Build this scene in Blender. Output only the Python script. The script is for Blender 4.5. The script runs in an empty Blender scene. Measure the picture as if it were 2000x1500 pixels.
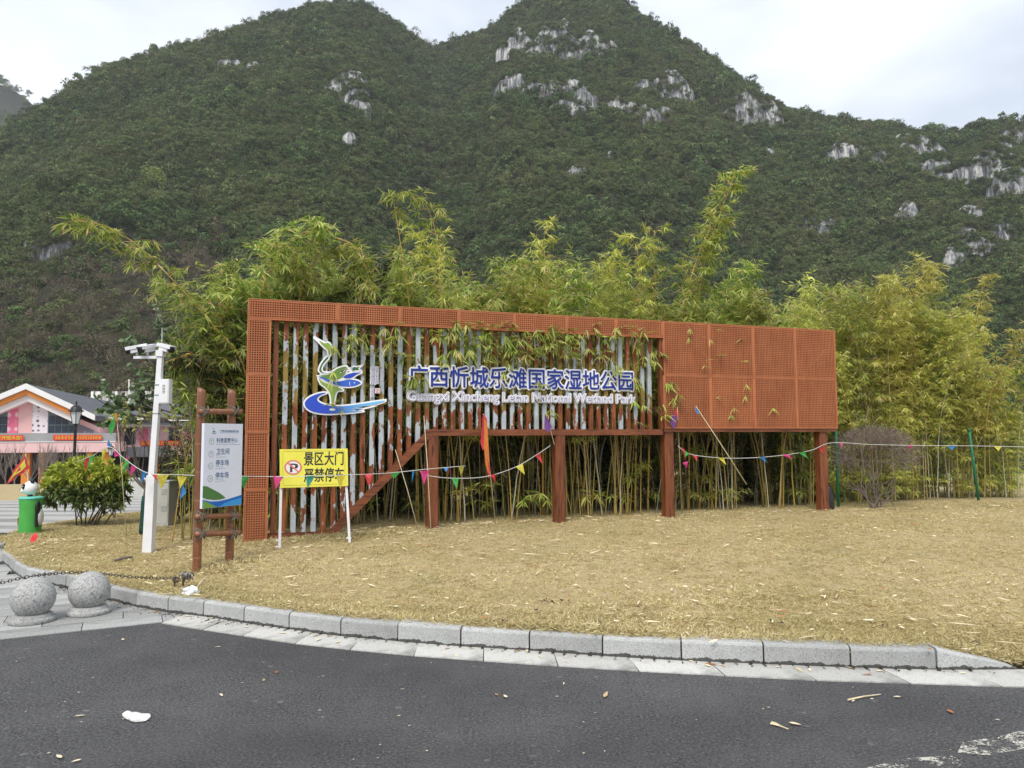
import bpy, math, random
import numpy as np
from mathutils import Vector, Matrix, noise as mnoise

# ------------------------------------------------------------------ camera, sky, sun, exposure
scene = bpy.context.scene
COL = scene.collection
F_PX = 1450.0                       # focal length in pixels of the 2000 px wide photograph
CAM = np.array([0.0, 0.0, 1.6])
PITCH, ROLL = math.atan(105 / F_PX), 0.0045
_F = np.array([0, math.cos(PITCH), math.sin(PITCH)])
_U0 = np.array([0, -math.sin(PITCH), math.cos(PITCH)])
_R0 = np.array([1.0, 0, 0])
_U = _U0 * math.cos(ROLL) + _R0 * math.sin(ROLL)
_R = _R0 * math.cos(ROLL) - _U0 * math.sin(ROLL)

cam_d = bpy.data.cameras.new('camera')
cam = bpy.data.objects.new('camera', cam_d)
COL.objects.link(cam)
cam_d.sensor_width = 36.0
cam_d.lens = 36.0 * F_PX / 2000.0
cam_d.clip_start = 0.05
cam_d.clip_end = 4000
cam.matrix_world = Matrix(((_R[0], _U[0], -_F[0], CAM[0]), (_R[1], _U[1], -_F[1], CAM[1]),
                           (_R[2], _U[2], -_F[2], CAM[2]), (0, 0, 0, 1)))
scene.camera = cam

SUN_EL, SUN_AZ = math.radians(52), math.radians(195)      # high, veiled, behind the viewer's right shoulder
world = bpy.data.worlds.new('World')
scene.world = world
world.use_nodes = True
wn = world.node_tree
wn.nodes.clear()
w_out = wn.nodes.new('ShaderNodeOutputWorld')
w_sky = wn.nodes.new('ShaderNodeTexSky')
w_sky.sky_type = 'NISHITA'
w_sky.sun_disc = False
w_sky.sun_elevation = SUN_EL
w_sky.sun_rotation = SUN_AZ
w_bg = wn.nodes.new('ShaderNodeBackground')
w_bg.inputs['Strength'].default_value = 0.1
wn.links.new(w_sky.outputs[0], w_bg.inputs['Color'])
w_cl = wn.nodes.new('ShaderNodeBackground')
w_tc = wn.nodes.new('ShaderNodeTexCoord')
w_map = wn.nodes.new('ShaderNodeMapping')
w_map.inputs['Scale'].default_value = (1.0, 1.0, 2.2)
w_n = wn.nodes.new('ShaderNodeTexNoise')
w_n.inputs['Scale'].default_value = 2.6
w_n.inputs['Detail'].default_value = 5
w_n.inputs['Roughness'].default_value = 0.5
w_r = wn.nodes.new('ShaderNodeValToRGB')
w_r.color_ramp.elements[0].position = 0.37
w_r.color_ramp.elements[0].color = (0.46, 0.51, 0.59, 1)
w_r.color_ramp.elements[1].position = 0.66
w_r.color_ramp.elements[1].color = (0.81, 0.835, 0.87, 1)
w_cl.inputs['Strength'].default_value = 0.74
wn.links.new(w_tc.outputs['Generated'], w_map.inputs['Vector'])
wn.links.new(w_map.outputs[0], w_n.inputs['Vector'])
wn.links.new(w_n.outputs[0], w_r.inputs[0])
wn.links.new(w_r.outputs[0], w_cl.inputs['Color'])
w_mix = wn.nodes.new('ShaderNodeMixShader')
w_mix.inputs[0].default_value = 0.86                       # closed cloud with a little blue behind it
wn.links.new(w_bg.outputs[0], w_mix.inputs[1])
wn.links.new(w_cl.outputs[0], w_mix.inputs[2])
wn.links.new(w_mix.outputs[0], w_out.inputs['Surface'])

sun_d = bpy.data.lights.new('sun', 'SUN')
sun_d.energy = 1.5
sun_d.angle = math.radians(25)
sun_d.color = (1.0, 0.95, 0.88)
sun = bpy.data.objects.new('sun', sun_d)
COL.objects.link(sun)
_sd = Vector((math.sin(SUN_AZ) * math.cos(SUN_EL), math.cos(SUN_AZ) * math.cos(SUN_EL), math.sin(SUN_EL)))
sun.rotation_euler = _sd.to_track_quat('Z', 'Y').to_euler()
sun.location = (0, -5, 30)

scene.view_settings.view_transform = 'Standard'
scene.view_settings.look = 'None'
scene.view_settings.gamma = 1.0
scene.view_settings.use_curve_mapping = False
scene.view_settings.exposure = 1.1
scene.cycles.max_bounces = 6
scene.cycles.diffuse_bounces = 3
scene.cycles.glossy_bounces = 2
scene.cycles.transmission_bounces = 4
scene.cycles.transparent_max_bounces = 8
scene.cycles.volume_bounces = 0
scene.cycles.caustics_reflective = False
scene.cycles.caustics_refractive = False
scene.cycles.use_denoising = True

# ------------------------------------------------------------------ pixels to places
def ray(px, py):
    u, v = (px - 1000.0) / F_PX, (py - 750.0) / F_PX
    return _F + u * _R - v * _U
def at_y(px, py, Y):
    d = ray(px, py)
    return CAM + d * ((Y - CAM[1]) / d[1])
def at_z(px, py, z):
    d = ray(px, py)
    return CAM + d * ((z - CAM[2]) / d[2])
def to_px(p):
    q = np.asarray(p, float) - CAM
    f = q @ _F
    return 1000 + F_PX * (q @ _R) / f, 750 - F_PX * (q @ _U) / f
def ground_z(Y):
    return -0.042 * max(0.0, Y - 13.0) if Y < 120 else -0.042 * 107

# ------------------------------------------------------------------ mesh helpers
class MB:
    def __init__(self):
        self.v, self.f = [], []
    def add(self, verts, faces):
        o = len(self.v)
        self.v += [tuple(float(c) for c in p) for p in verts]
        self.f += [tuple(i + o for i in f) for f in faces]
        return self
    def box(self, lo, hi, M=None):
        (x0, y0, z0), (x1, y1, z1) = lo, hi
        vs = [(x0, y0, z0), (x1, y0, z0), (x1, y1, z0), (x0, y1, z0), (x0, y0, z1), (x1, y0, z1), (x1, y1, z1), (x0, y1, z1)]
        if M is not None:
            vs = [tuple(M @ Vector(p)) for p in vs]
        return self.add(vs, [(0, 3, 2, 1), (4, 5, 6, 7), (0, 1, 5, 4), (1, 2, 6, 5), (2, 3, 7, 6), (3, 0, 4, 7)])
    def cbox(self, lo, hi, c=0.01, M=None):
        (x0, y0, z0), (x1, y1, z1) = lo, hi                # box with its four upright edges chamfered
        pl = [(x0 + c, y0), (x1 - c, y0), (x1, y0 + c), (x1, y1 - c), (x1 - c, y1), (x0 + c, y1), (x0, y1 - c), (x0, y0 + c)]
        vs = [(x, y, z0) for x, y in pl] + [(x, y, z1) for x, y in pl]
        if M is not None:
            vs = [tuple(M @ Vector(p)) for p in vs]
        fs = [tuple(range(7, -1, -1)), tuple(range(8, 16))] + [(i, (i + 1) % 8, (i + 1) % 8 + 8, i + 8) for i in range(8)]
        return self.add(vs, fs)
    def tube(self, path, radii, n=6, cap=True):
        P = [Vector(p) for p in path]
        if not hasattr(radii, '__len__'):
            radii = [radii] * len(P)
        vs, fs = [], []
        ref = Vector((0.31, 0.17, 0.93)).normalized()
        for i, p in enumerate(P):
            t = (P[min(i + 1, len(P) - 1)] - P[max(i - 1, 0)])
            t = t.normalized() if t.length > 1e-9 else Vector((0, 0, 1))
            if abs(t.dot(ref)) > 0.98:
                a = t.cross(Vector((1, 0, 0))).normalized()
            else:
                a = t.cross(ref).normalized()
            b = t.cross(a)
            for k in range(n):
                an = 2 * math.pi * k / n
                vs.append(p + (a * math.cos(an) + b * math.sin(an)) * radii[i])
        for i in range(len(P) - 1):
            for k in range(n):
                k2 = (k + 1) % n
                fs.append((i * n + k, i * n + k2, (i + 1) * n + k2, (i + 1) * n + k))
        if cap:
            fs.append(tuple(range(n - 1, -1, -1)))
            fs.append(tuple((len(P) - 1) * n + k for k in range(n)))
        return self.add(vs, fs)
    def lathe(self, prof, n=24, c=(0, 0, 0), M=None):
        vs, fs = [], []
        for r, z in prof:
            for k in range(n):
                a = 2 * math.pi * k / n
                p = Vector((c[0] + r * math.cos(a), c[1] + r * math.sin(a), c[2] + z))
                vs.append(M @ p if M is not None else p)
        for i in range(len(prof) - 1):
            for k in range(n):
                k2 = (k + 1) % n
                fs.append((i * n + k, i * n + k2, (i + 1) * n + k2, (i + 1) * n + k))
        fs.append(tuple(range(n - 1, -1, -1)))
        fs.append(tuple((len(prof) - 1) * n + k for k in range(n)))
        return self.add(vs, fs)
    def prism(self, poly, y0, y1):
        """polygon in (x, z), extruded from depth y0 (front) to y1"""
        n = len(poly)
        ar = sum(poly[i][0] * poly[(i + 1) % n][1] - poly[(i + 1) % n][0] * poly[i][1] for i in range(n))
        if ar < 0:
            poly = poly[::-1]
        vs = [(x, y0, z) for x, z in poly] + [(x, y1, z) for x, z in poly]
        fs = [tuple(range(n)), tuple(range(2 * n - 1, n - 1, -1))] + [(i, i + n, (i + 1) % n + n, (i + 1) % n) for i in range(n)]
        return self.add(vs, fs)
    def sphere(self, c, r, n=16, m=10, sc=(1, 1, 1)):
        prof = [(max(1e-4, r * math.sin(math.pi * i / m)), -r * math.cos(math.pi * i / m)) for i in range(m + 1)]
        M = Matrix.Translation(c) @ Matrix.Diagonal((sc[0], sc[1], sc[2], 1))
        return self.lathe(prof, n, (0, 0, 0), M)
    def mesh(self, name):
        me = bpy.data.meshes.new(name)
        me.from_pydata(self.v, [], self.f)
        me.update()
        return me

def link(name, me, mat=None, parent=None, smooth=False, loc=None):
    o = bpy.data.objects.new(name, me)
    COL.objects.link(o)
    if mat is not None and me is not None and len(me.materials) == 0:
        me.materials.append(mat)
    if smooth and me is not None:
        me.polygons.foreach_set('use_smooth', [True] * len(me.polygons))
    if parent is not None:
        o.parent = parent
    if loc is not None:
        o.location = loc
    return o
def build(name, mb, mat, parent=None, smooth=False, loc=None):
    return link(name, mb.mesh(name), mat, parent, smooth, loc)
def tag(o, label, cat, group=None, kind=None):
    o['label'] = label
    o['category'] = cat
    if group:
        o['group'] = group
    if kind:
        o['kind'] = kind
    return o
def thing(name, label, cat, loc=(0, 0, 0), rz=0.0, group=None):
    o = bpy.data.objects.new(name, None)
    COL.objects.link(o)
    o.empty_display_size = 0.2
    o.location = tuple(float(c) for c in loc)
    o.rotation_euler = (0, 0, rz)
    return tag(o, label, cat, group)
def structure(o, label, cat='ground'):
    o['kind'] = 'structure'
    o['label'] = label
    o['category'] = cat
    return o
def np_mesh(name, verts, loops, totals):
    me = bpy.data.meshes.new(name)
    verts = np.asarray(verts, np.float32).reshape(-1, 3)
    loops = np.asarray(loops, np.int32).ravel()
    totals = np.asarray(totals, np.int32).ravel()
    me.vertices.add(len(verts))
    me.vertices.foreach_set('co', verts.ravel())
    me.loops.add(len(loops))
    me.loops.foreach_set('vertex_index', loops)
    me.polygons.add(len(totals))
    me.polygons.foreach_set('loop_start', np.concatenate([[0], np.cumsum(totals)[:-1]]).astype(np.int32))
    me.update(calc_edges=True)
    me.validate()
    return me
def leaf_mesh(name, P, D, N, L, W, droop=0.25):
    """lance-shaped leaves: six vertices, four triangles each"""
    P, D, N = (np.asarray(a, float).reshape(-1, 3) for a in (P, D, N))
    n = len(P)
    L = np.broadcast_to(np.asarray(L, float), (n,))[:, None]
    W = np.broadcast_to(np.asarray(W, float), (n,))[:, None]
    D = D / np.maximum(np.linalg.norm(D, axis=1, keepdims=True), 1e-6)
    S = np.cross(D, N)
    S /= np.maximum(np.linalg.norm(S, axis=1, keepdims=True), 1e-6)
    g = np.array([0, 0, -1.0])
    pt = lambda t, s, w: P + D * L * t + S * W * w * s * 0.5 + g * L * droop * t * t
    V = np.stack([P, pt(.3, -1, 1), pt(.3, 1, 1), pt(.66, -1, .72), pt(.66, 1, .72), pt(1, 0, 0)], 1)
    base = (np.arange(n) * 6)[:, None]
    loops = base + np.array([[0, 1, 2, 1, 3, 4, 2, 3, 5, 4]])
    totals = np.tile([3, 4, 3], n)
    return np_mesh(name, V.reshape(-1, 3), loops, totals)
def catmull(pts, k=8, closed=False):
    pts = [np.asarray(p, float) for p in pts]
    n = len(pts)
    out = []
    rng = range(n) if closed else range(n - 1)
    for i in rng:
        g = (lambda j: pts[j % n]) if closed else (lambda j: pts[min(max(j, 0), n - 1)])
        p0, p1, p2, p3 = g(i - 1), g(i), g(i + 1), g(i + 2)
        for s in range(k):
            t = s / k
            out.append(0.5 * (2 * p1 + (p2 - p0) * t + (2 * p0 - 5 * p1 + 4 * p2 - p3) * t * t + (3 * p1 - p0 - 3 * p2 + p3) * t ** 3))
    if not closed:
        out.append(pts[-1])
    return out
def rnd_dirs(rs, n):
    d = rs.normal(size=(n, 3))
    return d / np.linalg.norm(d, axis=1, keepdims=True)

# ------------------------------------------------------------------ materials
class NT:
    def __init__(self, name):
        self.m = bpy.data.materials.new(name)
        self.m.use_nodes = True
        self.t = self.m.node_tree
        self.b = self.t.nodes['Principled BSDF']
        self.out = self.t.nodes['Material Output']
    def n(self, kind, **kw):
        nd = self.t.nodes.new('ShaderNode' + kind)
        for k, v in kw.items():
            if k in nd.inputs:
                nd.inputs[k].default_value = v
            else:
                setattr(nd, k, v)
        return nd
    def l(self, a, b):
        self.t.links.new(a, b)
    def coord(self, kind='Object', scale=(1, 1, 1)):
        tc = self.n('TexCoord')
        mp = self.n('Mapping')
        mp.inputs['Scale'].default_value = scale
        self.l(tc.outputs[kind], mp.inputs['Vector'])
        return mp.outputs[0]
    def noise(self, vec, scale, detail=4, rough=0.55, w=None):
        nd = self.n('TexNoise')
        nd.inputs['Scale'].default_value = scale
        nd.inputs['Detail'].default_value = detail
        nd.inputs['Roughness'].default_value = rough
        if vec is not None:
            self.l(vec, nd.inputs['Vector'])
        return nd.outputs[0]
    def ramp(self, fac, stops, interp='LINEAR'):
        nd = self.n('ValToRGB')
        cr = nd.color_ramp
        cr.interpolation = interp
        while len(cr.elements) < len(stops):
            cr.elements.new(0.5)
        for e, (p, c) in zip(cr.elements, stops):
            e.position = p
            e.color = (*c, 1) if len(c) == 3 else c
        self.l(fac, nd.inputs[0])
        return nd.outputs[0]
    def mix(self, fac, a, b, mode='MIX'):
        nd = self.n('Mix')
        nd.data_type = 'RGBA'
        nd.blend_type = mode
        for s, v in ((nd.inputs[0], fac), (nd.inputs[6], a), (nd.inputs[7], b)):
            if hasattr(v, 'links'):
                self.l(v, s)
            elif isinstance(v, (int, float)):
                s.default_value = v
            else:
                s.default_value = (*v, 1) if len(v) == 3 else v
        return nd.outputs[2]
    def math(self, op, a, b=0.0, clamp=False):
        nd = self.n('Math')
        nd.operation = op
        nd.use_clamp = clamp
        for s, v in ((nd.inputs[0], a), (nd.inputs[1], b)):
            if hasattr(v, 'links'):
                self.l(v, s)
            else:
                s.default_value = v
        return nd.outputs[0]
    def bump(self, h, strength=0.3, dist=0.01):
        nd = self.n('Bump')
        nd.inputs['Strength'].default_value = strength
        nd.inputs['Distance'].default_value = dist
        self.l(h, nd.inputs['Height'])
        self.l(nd.outputs[0], self.b.inputs['Normal'])
    def col(self, c):
        if hasattr(c, 'links'):
            self.l(c, self.b.inputs['Base Color'])
        else:
            self.b.inputs['Base Color'].default_value = (*c, 1)
    def rough(self, r):
        if hasattr(r, 'links'):
            self.l(r, self.b.inputs['Roughness'])
        else:
            self.b.inputs['Roughness'].default_value = r

def plain(name, c, rough=0.6, var=0.12, scale=6.0, metal=0.0, bump=0.0, coord='Object'):
    """one colour with a little mottled wear"""
    m = NT(name)
    v = m.coord(coord)
    f = m.noise(v, scale, 5, 0.6)
    lo = tuple(x * (1 - var) for x in c)
    hi = tuple(min(1, x * (1 + var)) for x in c)
    m.col(m.ramp(f, [(0.3, lo), (0.7, hi)]))
    m.rough(rough)
    m.b.inputs['Metallic'].default_value = metal
    m.b.inputs['Specular IOR Level'].default_value = 0.35
    if bump:
        m.bump(f, bump, 0.005)
    return m.m

def leafmat(name, stops, trans=0.3, rough=0.5, objvar=0.25, spec=0.3, locnoise=None):
    """leaf colour: random per leaf, then per plant; light passes through"""
    m = NT(name)
    g = m.n('NewGeometry')
    oi = m.n('ObjectInfo')
    c = m.ramp(g.outputs['Random Per Island'], stops)
    hs = m.n('HueSaturation')
    k = m.math('MULTIPLY_ADD', oi.outputs['Random'], 2 * objvar)
    k.node.inputs[2].default_value = 1 - objvar
    m.l(k, hs.inputs['Value'])
    h = m.math('MULTIPLY_ADD', oi.outputs['Random'], 0.03)
    h.node.inputs[2].default_value = 0.485
    m.l(h, hs.inputs['Hue'])
    m.l(c, hs.inputs['Color'])
    c = hs.outputs[0]
    if locnoise:
        nz = m.noise(oi.outputs['Location'], locnoise[0], 3, 0.6)
        c = m.mix(m.ramp(nz, [(0.4, (0, 0, 0)), (0.62, (1, 1, 1))]), c, m.mix(0.6, c, locnoise[1]))
    m.col(c)
    m.rough(rough)
    m.b.inputs['Specular IOR Level'].default_value = spec
    if trans:
        tr = m.n('BsdfTranslucent')
        m.l(c, tr.inputs['Color'])
        mx = m.n('MixShader')
        mx.inputs[0].default_value = trans
        m.l(m.b.outputs[0], mx.inputs[1])
        m.l(tr.outputs[0], mx.inputs[2])
        m.l(mx.outputs[0], m.out.inputs['Surface'])
    return m.m

# ------------------------------------------------------------------ lettering (the built-in font, turned to meshes in one go)
_TXT = []
def text_mesh(key, body, offset=0.0, extrude=0.0):
    cu = bpy.data.curves.new('t', 'FONT')
    cu.body = body
    cu.size = 1.0
    cu.offset = offset
    cu.extrude = extrude
    cu.resolution_u = 3
    cu.fill_mode = 'BOTH'
    o = bpy.data.objects.new('t', cu)
    COL.objects.link(o)
    _TXT.append((key, o))
def poly_mesh(key, polys, offset=0.0, extrude=0.0):
    cu = bpy.data.curves.new('t', 'CURVE')
    cu.dimensions = '2D'
    cu.fill_mode = 'BOTH'
    cu.offset = offset
    cu.extrude = extrude
    for pl in polys:
        sp_ = cu.splines.new('POLY')
        sp_.points.add(len(pl) - 1)
        for i, p in enumerate(pl):
            sp_.points[i].co = (p[0], p[1], 0, 1)
        sp_.use_cyclic_u = True
    o = bpy.data.objects.new('t', cu)
    COL.objects.link(o)
    _TXT.append((key, o))
def flush_text():
    """returns {key: (verts Nx3, faces)} with x right, z up, y towards the back"""
    dg = bpy.context.evaluated_depsgraph_get()
    out = {}
    for key, o in _TXT:
        me = bpy.data.meshes.new_from_object(o.evaluated_get(dg))
        v = np.zeros(len(me.vertices) * 3, np.float32)
        me.vertices.foreach_get('co', v)
        v = v.reshape(-1, 3)
        out[key] = (np.stack([v[:, 0], -v[:, 2], v[:, 1]], 1), [tuple(p.vertices) for p in me.polygons])
        bpy.data.meshes.remove(me)
    for key, o in _TXT:
        cu = o.data
        bpy.data.objects.remove(o)
        bpy.data.curves.remove(cu)
    _TXT.clear()
    return out

# ------------------------------------------------------------------ materials of the setting
def mat_asphalt():
    m = NT('asphalt')
    v = m.coord('Object')
    fine = m.noise(v, 62, 4, 0.85)
    mid = m.noise(v, 7, 4, 0.75)
    big = m.noise(v, 0.9, 4, 0.6)
    vo = m.n('TexVoronoi')
    vo.inputs['Scale'].default_value = 38
    m.l(v, vo.inputs['Vector'])
    speck = m.ramp(vo.outputs['Color'], [(0.90, (0, 0, 0)), (0.97, (1, 1, 1))])
    c = m.ramp(fine, [(0.36, (0.008, 0.008, 0.009)), (0.50, (0.055, 0.054, 0.056)), (0.64, (0.20, 0.197, 0.197))])
    c = m.mix(m.ramp(mid, [(0.40, (0, 0, 0)), (0.62, (0.5, 0.5, 0.5))]), c, (0.095, 0.094, 0.095))
    c = m.mix(m.math('MULTIPLY', speck, 0.35), c, (0.30, 0.30, 0.29))
    c = m.mix(m.ramp(big, [(0.45, (0, 0, 0)), (0.72, (0.55, 0.55, 0.55))]), c, m.mix(0.55, c, (0.16, 0.155, 0.15)))
    big2 = m.noise(m.coord('Object', (1.0, 1.6, 1)), 0.35, 3, 0.5)
    c = m.mix(m.ramp(big2, [(0.36, (0.75, 0.75, 0.75)), (0.56, (0, 0, 0))]), c, m.mix(0.6, c, (0.022, 0.022, 0.025)))
    m.col(c)
    m.rough(0.78)
    m.b.inputs['Specular IOR Level'].default_value = 0.3
    m.bump(m.math('ADD', fine, m.math('MULTIPLY', vo.outputs['Distance'], -0.8)), 0.75, 0.008)
    return m.m
def mat_granite(name, lo, hi, stain=0.5, dirt=False, scale=120):
    m = NT(name)
    v = m.coord('Object')
    f = m.noise(v, scale, 3, 0.8)
    big = m.noise(v, 3.0, 5, 0.65)
    c = m.ramp(f, [(0.33, lo), (0.66, hi)])
    vo = m.n('TexVoronoi')
    vo.inputs['Scale'].default_value = scale * 1.3
    m.l(v, vo.inputs['Vector'])
    c = m.mix(m.ramp(vo.outputs['Color'], [(0.82, (0, 0, 0)), (0.9, (0.6, 0.6, 0.6))]), c, tuple(x * 0.35 for x in lo))
    c = m.mix(m.ramp(big, [(0.48, (0, 0, 0)), (0.74, (stain, stain, stain))]), c, tuple(x * 0.42 for x in lo))
    oi = m.n('ObjectInfo')
    hs = m.n('HueSaturation')
    k = m.math('MULTIPLY_ADD', oi.outputs['Random'], 0.28)
    k.node.inputs[2].default_value = 0.86
    m.l(k, hs.inputs['Value'])
    m.l(c, hs.inputs['Color'])
    c = hs.outputs[0]
    if dirt:                                    # a rim of black grime with a ragged edge where the stones meet the gutter
        sx = m.n('SeparateXYZ')
        m.l(m.coord('Object'), sx.inputs[0])
        lim = m.math('MULTIPLY', m.noise(v, 9, 4, 0.75), 0.075)
        k = m.math('GREATER_THAN', m.math('SUBTRACT', lim, 0.012), sx.outputs['Z'])
        c = m.mix(m.math('MULTIPLY', k, 0.86), c, (0.022, 0.021, 0.018))
    m.col(c)
    m.rough(0.72)
    m.b.inputs['Specular IOR Level'].default_value = 0.3
    m.bump(f, 0.25, 0.003)
    return m.m
def mat_soil_grass():
    m = NT('dry_turf')
    v = m.coord('Object')
    c = m.ramp(m.noise(v, 45, 4, 0.75), [(0.3, (0.25, 0.19, 0.09)), (0.7, (0.52, 0.41, 0.22))])
    c = m.mix(m.ramp(m.noise(v, 0.9, 5, 0.65), [(0.56, (0, 0, 0)), (0.75, (0.6, 0.6, 0.6))]), c, (0.13, 0.15, 0.05))
    m.col(c)
    m.rough(0.95)
    m.bump(m.noise(v, 60, 4, 0.7), 0.6, 0.02)
    return m.m
def mat_plaza():
    m = NT('wet_paving')
    v = m.coord('Object')
    br = m.noise(m.coord('Object', (0.35, 1.5, 1)), 1.1, 5, 0.7)
    c = m.ramp(m.noise(v, 50, 4, 0.7), [(0.3, (0.25, 0.255, 0.245)), (0.7, (0.46, 0.46, 0.44))])
    wet = m.ramp(br, [(0.44, (0, 0, 0)), (0.58, (0.85, 0.85, 0.85))])
    c = m.mix(wet, c, (0.075, 0.078, 0.078))
    oi = m.n('ObjectInfo')
    hs = m.n('HueSaturation')
    k = m.math('MULTIPLY_ADD', oi.outputs['Random'], 0.4)
    k.node.inputs[2].default_value = 0.8
    m.l(k, hs.inputs['Value'])
    m.l(c, hs.inputs['Color'])
    m.col(hs.outputs[0])
    m.rough(m.ramp(wet, [(0, (0.75,) * 3), (1, (0.32,) * 3)]))
    m.bump(m.noise(v, 60, 3, 0.7), 0.2, 0.003)
    return m.m
def mat_far_plaza():
    m = NT('banded_paving')
    v = m.coord('Object')
    w = m.n('TexWave')
    w.wave_type = 'BANDS'
    w.bands_direction = 'Y'
    w.inputs['Scale'].default_value = 0.16
    w.inputs['Distortion'].default_value = 3.5
    w.inputs['Detail'].default_value = 3
    m.l(v, w.inputs['Vector'])
    c = m.ramp(w.outputs[0], [(0.35, (0.40, 0.39, 0.365)), (0.62, (0.27, 0.265, 0.25)), (0.9, (0.19, 0.188, 0.18))])
    c = m.mix(m.ramp(m.noise(m.coord('Object', (0.5, 2, 1)), 1.2, 4, 0.7), [(0.42, (0, 0, 0)), (0.7, (0.8, 0.8, 0.8))]), c, (0.43, 0.42, 0.395))
    m.col(c)
    m.rough(0.6)
    return m.m
M_ASPHALT = mat_asphalt()
M_KERB = mat_granite('kerb_granite', (0.25, 0.255, 0.25), (0.50, 0.505, 0.49), 0.3, True)
M_SLAB = mat_granite('gutter_granite', (0.36, 0.355, 0.33), (0.60, 0.59, 0.55), 0.8)
M_BALL = mat_granite('ball_granite', (0.21, 0.21, 0.205), (0.50, 0.50, 0.48), 0.35, False, 55)
M_TURF = mat_soil_grass()
M_PAVER = mat_plaza()
M_PLAZA = mat_far_plaza()
M_MORTAR = plain('dark_mortar', (0.035, 0.033, 0.03), 0.95, 0.3, 20)

# ------------------------------------------------------------------ ground, road, kerb, gutter
g = MB()
ys = [-40, 0, 6, 10, 13, 20, 30, 45, 60, 80, 120, 200, 400, 800, 1300]
xs = [-1300, -600, -300, -100, -40, -15, 0, 15, 40, 100, 300, 600, 1300]
g.add([(x, y, ground_z(y) - 0.05) for y in ys for x in xs],
      [(j * len(xs) + i, j * len(xs) + i + 1, (j + 1) * len(xs) + i + 1, (j + 1) * len(xs) + i) for j in range(len(ys) - 1) for i in range(len(xs) - 1)])
structure(build('ground', g, M_TURF), 'dry grassy ground stretching to the foot of the hills')

KJ = [(6, 1094), (14, 1106), (28, 1120), (52, 1134), (86, 1141), (128, 1149), (170, 1160), (214, 1173), (266, 1186), (328, 1197), (397, 1206), (476, 1218), (564, 1231), (665, 1244),
      (777, 1254), (900, 1264), (1034, 1273), (1177, 1283), (1331, 1292), (1492, 1299), (1662, 1306), (1830, 1310), (1990, 1309)]
KP = [at_z(x, y, 0)[:2] for x, y in KJ]
KP = [KP[0] + np.array([0.02, 0.55])] + KP
KS = 6
KC = catmull(KP, KS)                              # dense kerb line, joints at every KS-th sample
def knormal(C, i):
    t = C[min(i + 1, len(C) - 1)] - C[max(i - 1, 0)]
    t = t / np.linalg.norm(t)
    return np.array([-t[1], t[0]])                # towards the lawn
road = MB()
road.add([(-45, -30, 0), (45, -30, 0), (45, 4.72, 0), (3.2, 4.95, 0), (0.9, 5.4, 0), (-1.3, 6.0, 0), (-3.1, 6.75, 0), (-4.2, 6.2, 0), (-8, 4.2, 0), (-45, -14, 0)], [tuple(range(10))])
structure(build('road', road, M_ASPHALT), 'dark grey asphalt road with fine loose grit', 'road')

kerb = thing('kerb', 'pale granite kerb curving round the dry lawn', 'kerb')
kerb['kind'] = 'structure'
prof = [(0.0, -0.04), (0.0, 0.125), (0.006, 0.137), (0.022, 0.145), (0.15, 0.147), (0.15, -0.04)]
nj = (len(KC) - 1) // KS
for b in range(nj):
    mb = MB()
    rows = []
    cc = np.array(list(KC[b * KS]) + [0.0])
    rs = random.Random(b)
    dz, dn = rs.uniform(-0.004, 0.004), rs.uniform(-0.005, 0.005)
    for k in range(KS + 1):
        i = b * KS + k
        p, nrm = KC[i], knormal(KC, i)
        t = np.array([nrm[1], -nrm[0]])
        if k == 0:
            p = p + t * 0.006
        if k == KS:
            p = p - t * 0.006
        hf = 1.0
        if b == nj - 1:
            hf = 1.0 - 0.93 * k / KS
        rows.append([(p[0] + nrm[0] * (q + dn) - cc[0], p[1] + nrm[1] * (q + dn) - cc[1], (z * hf if z > 0 else z) + dz) for q, z in prof])
    n = len(prof)
    vs = [v for r in rows for v in r]
    fs = [(k * n + j, (k + 1) * n + j, (k + 1) * n + j + 1, k * n + j + 1) for k in range(KS) for j in range(n - 1)]
    fs += [tuple(range(n)), tuple(KS * n + j for j in range(n - 1, -1, -1))]
    mb.add(vs, fs)
    build('kerb_stone', mb, M_KERB, kerb, loc=cc)
core = MB()
cv = []
for i in range(len(KC) - KS - 2):
    p, nrm = KC[i], knormal(KC, i)
    for q, z in ((0.012, -0.03), (0.012, 0.118), (0.14, 0.118)):
        cv.append((p[0] + nrm[0] * q, p[1] + nrm[1] * q, z))
core.add(cv, [(i * 3 + j, (i + 1) * 3 + j, (i + 1) * 3 + j + 1, i * 3 + j + 1) for i in range(len(cv) // 3 - 1) for j in range(2)])
build('mortar', core, M_MORTAR, kerb)

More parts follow.
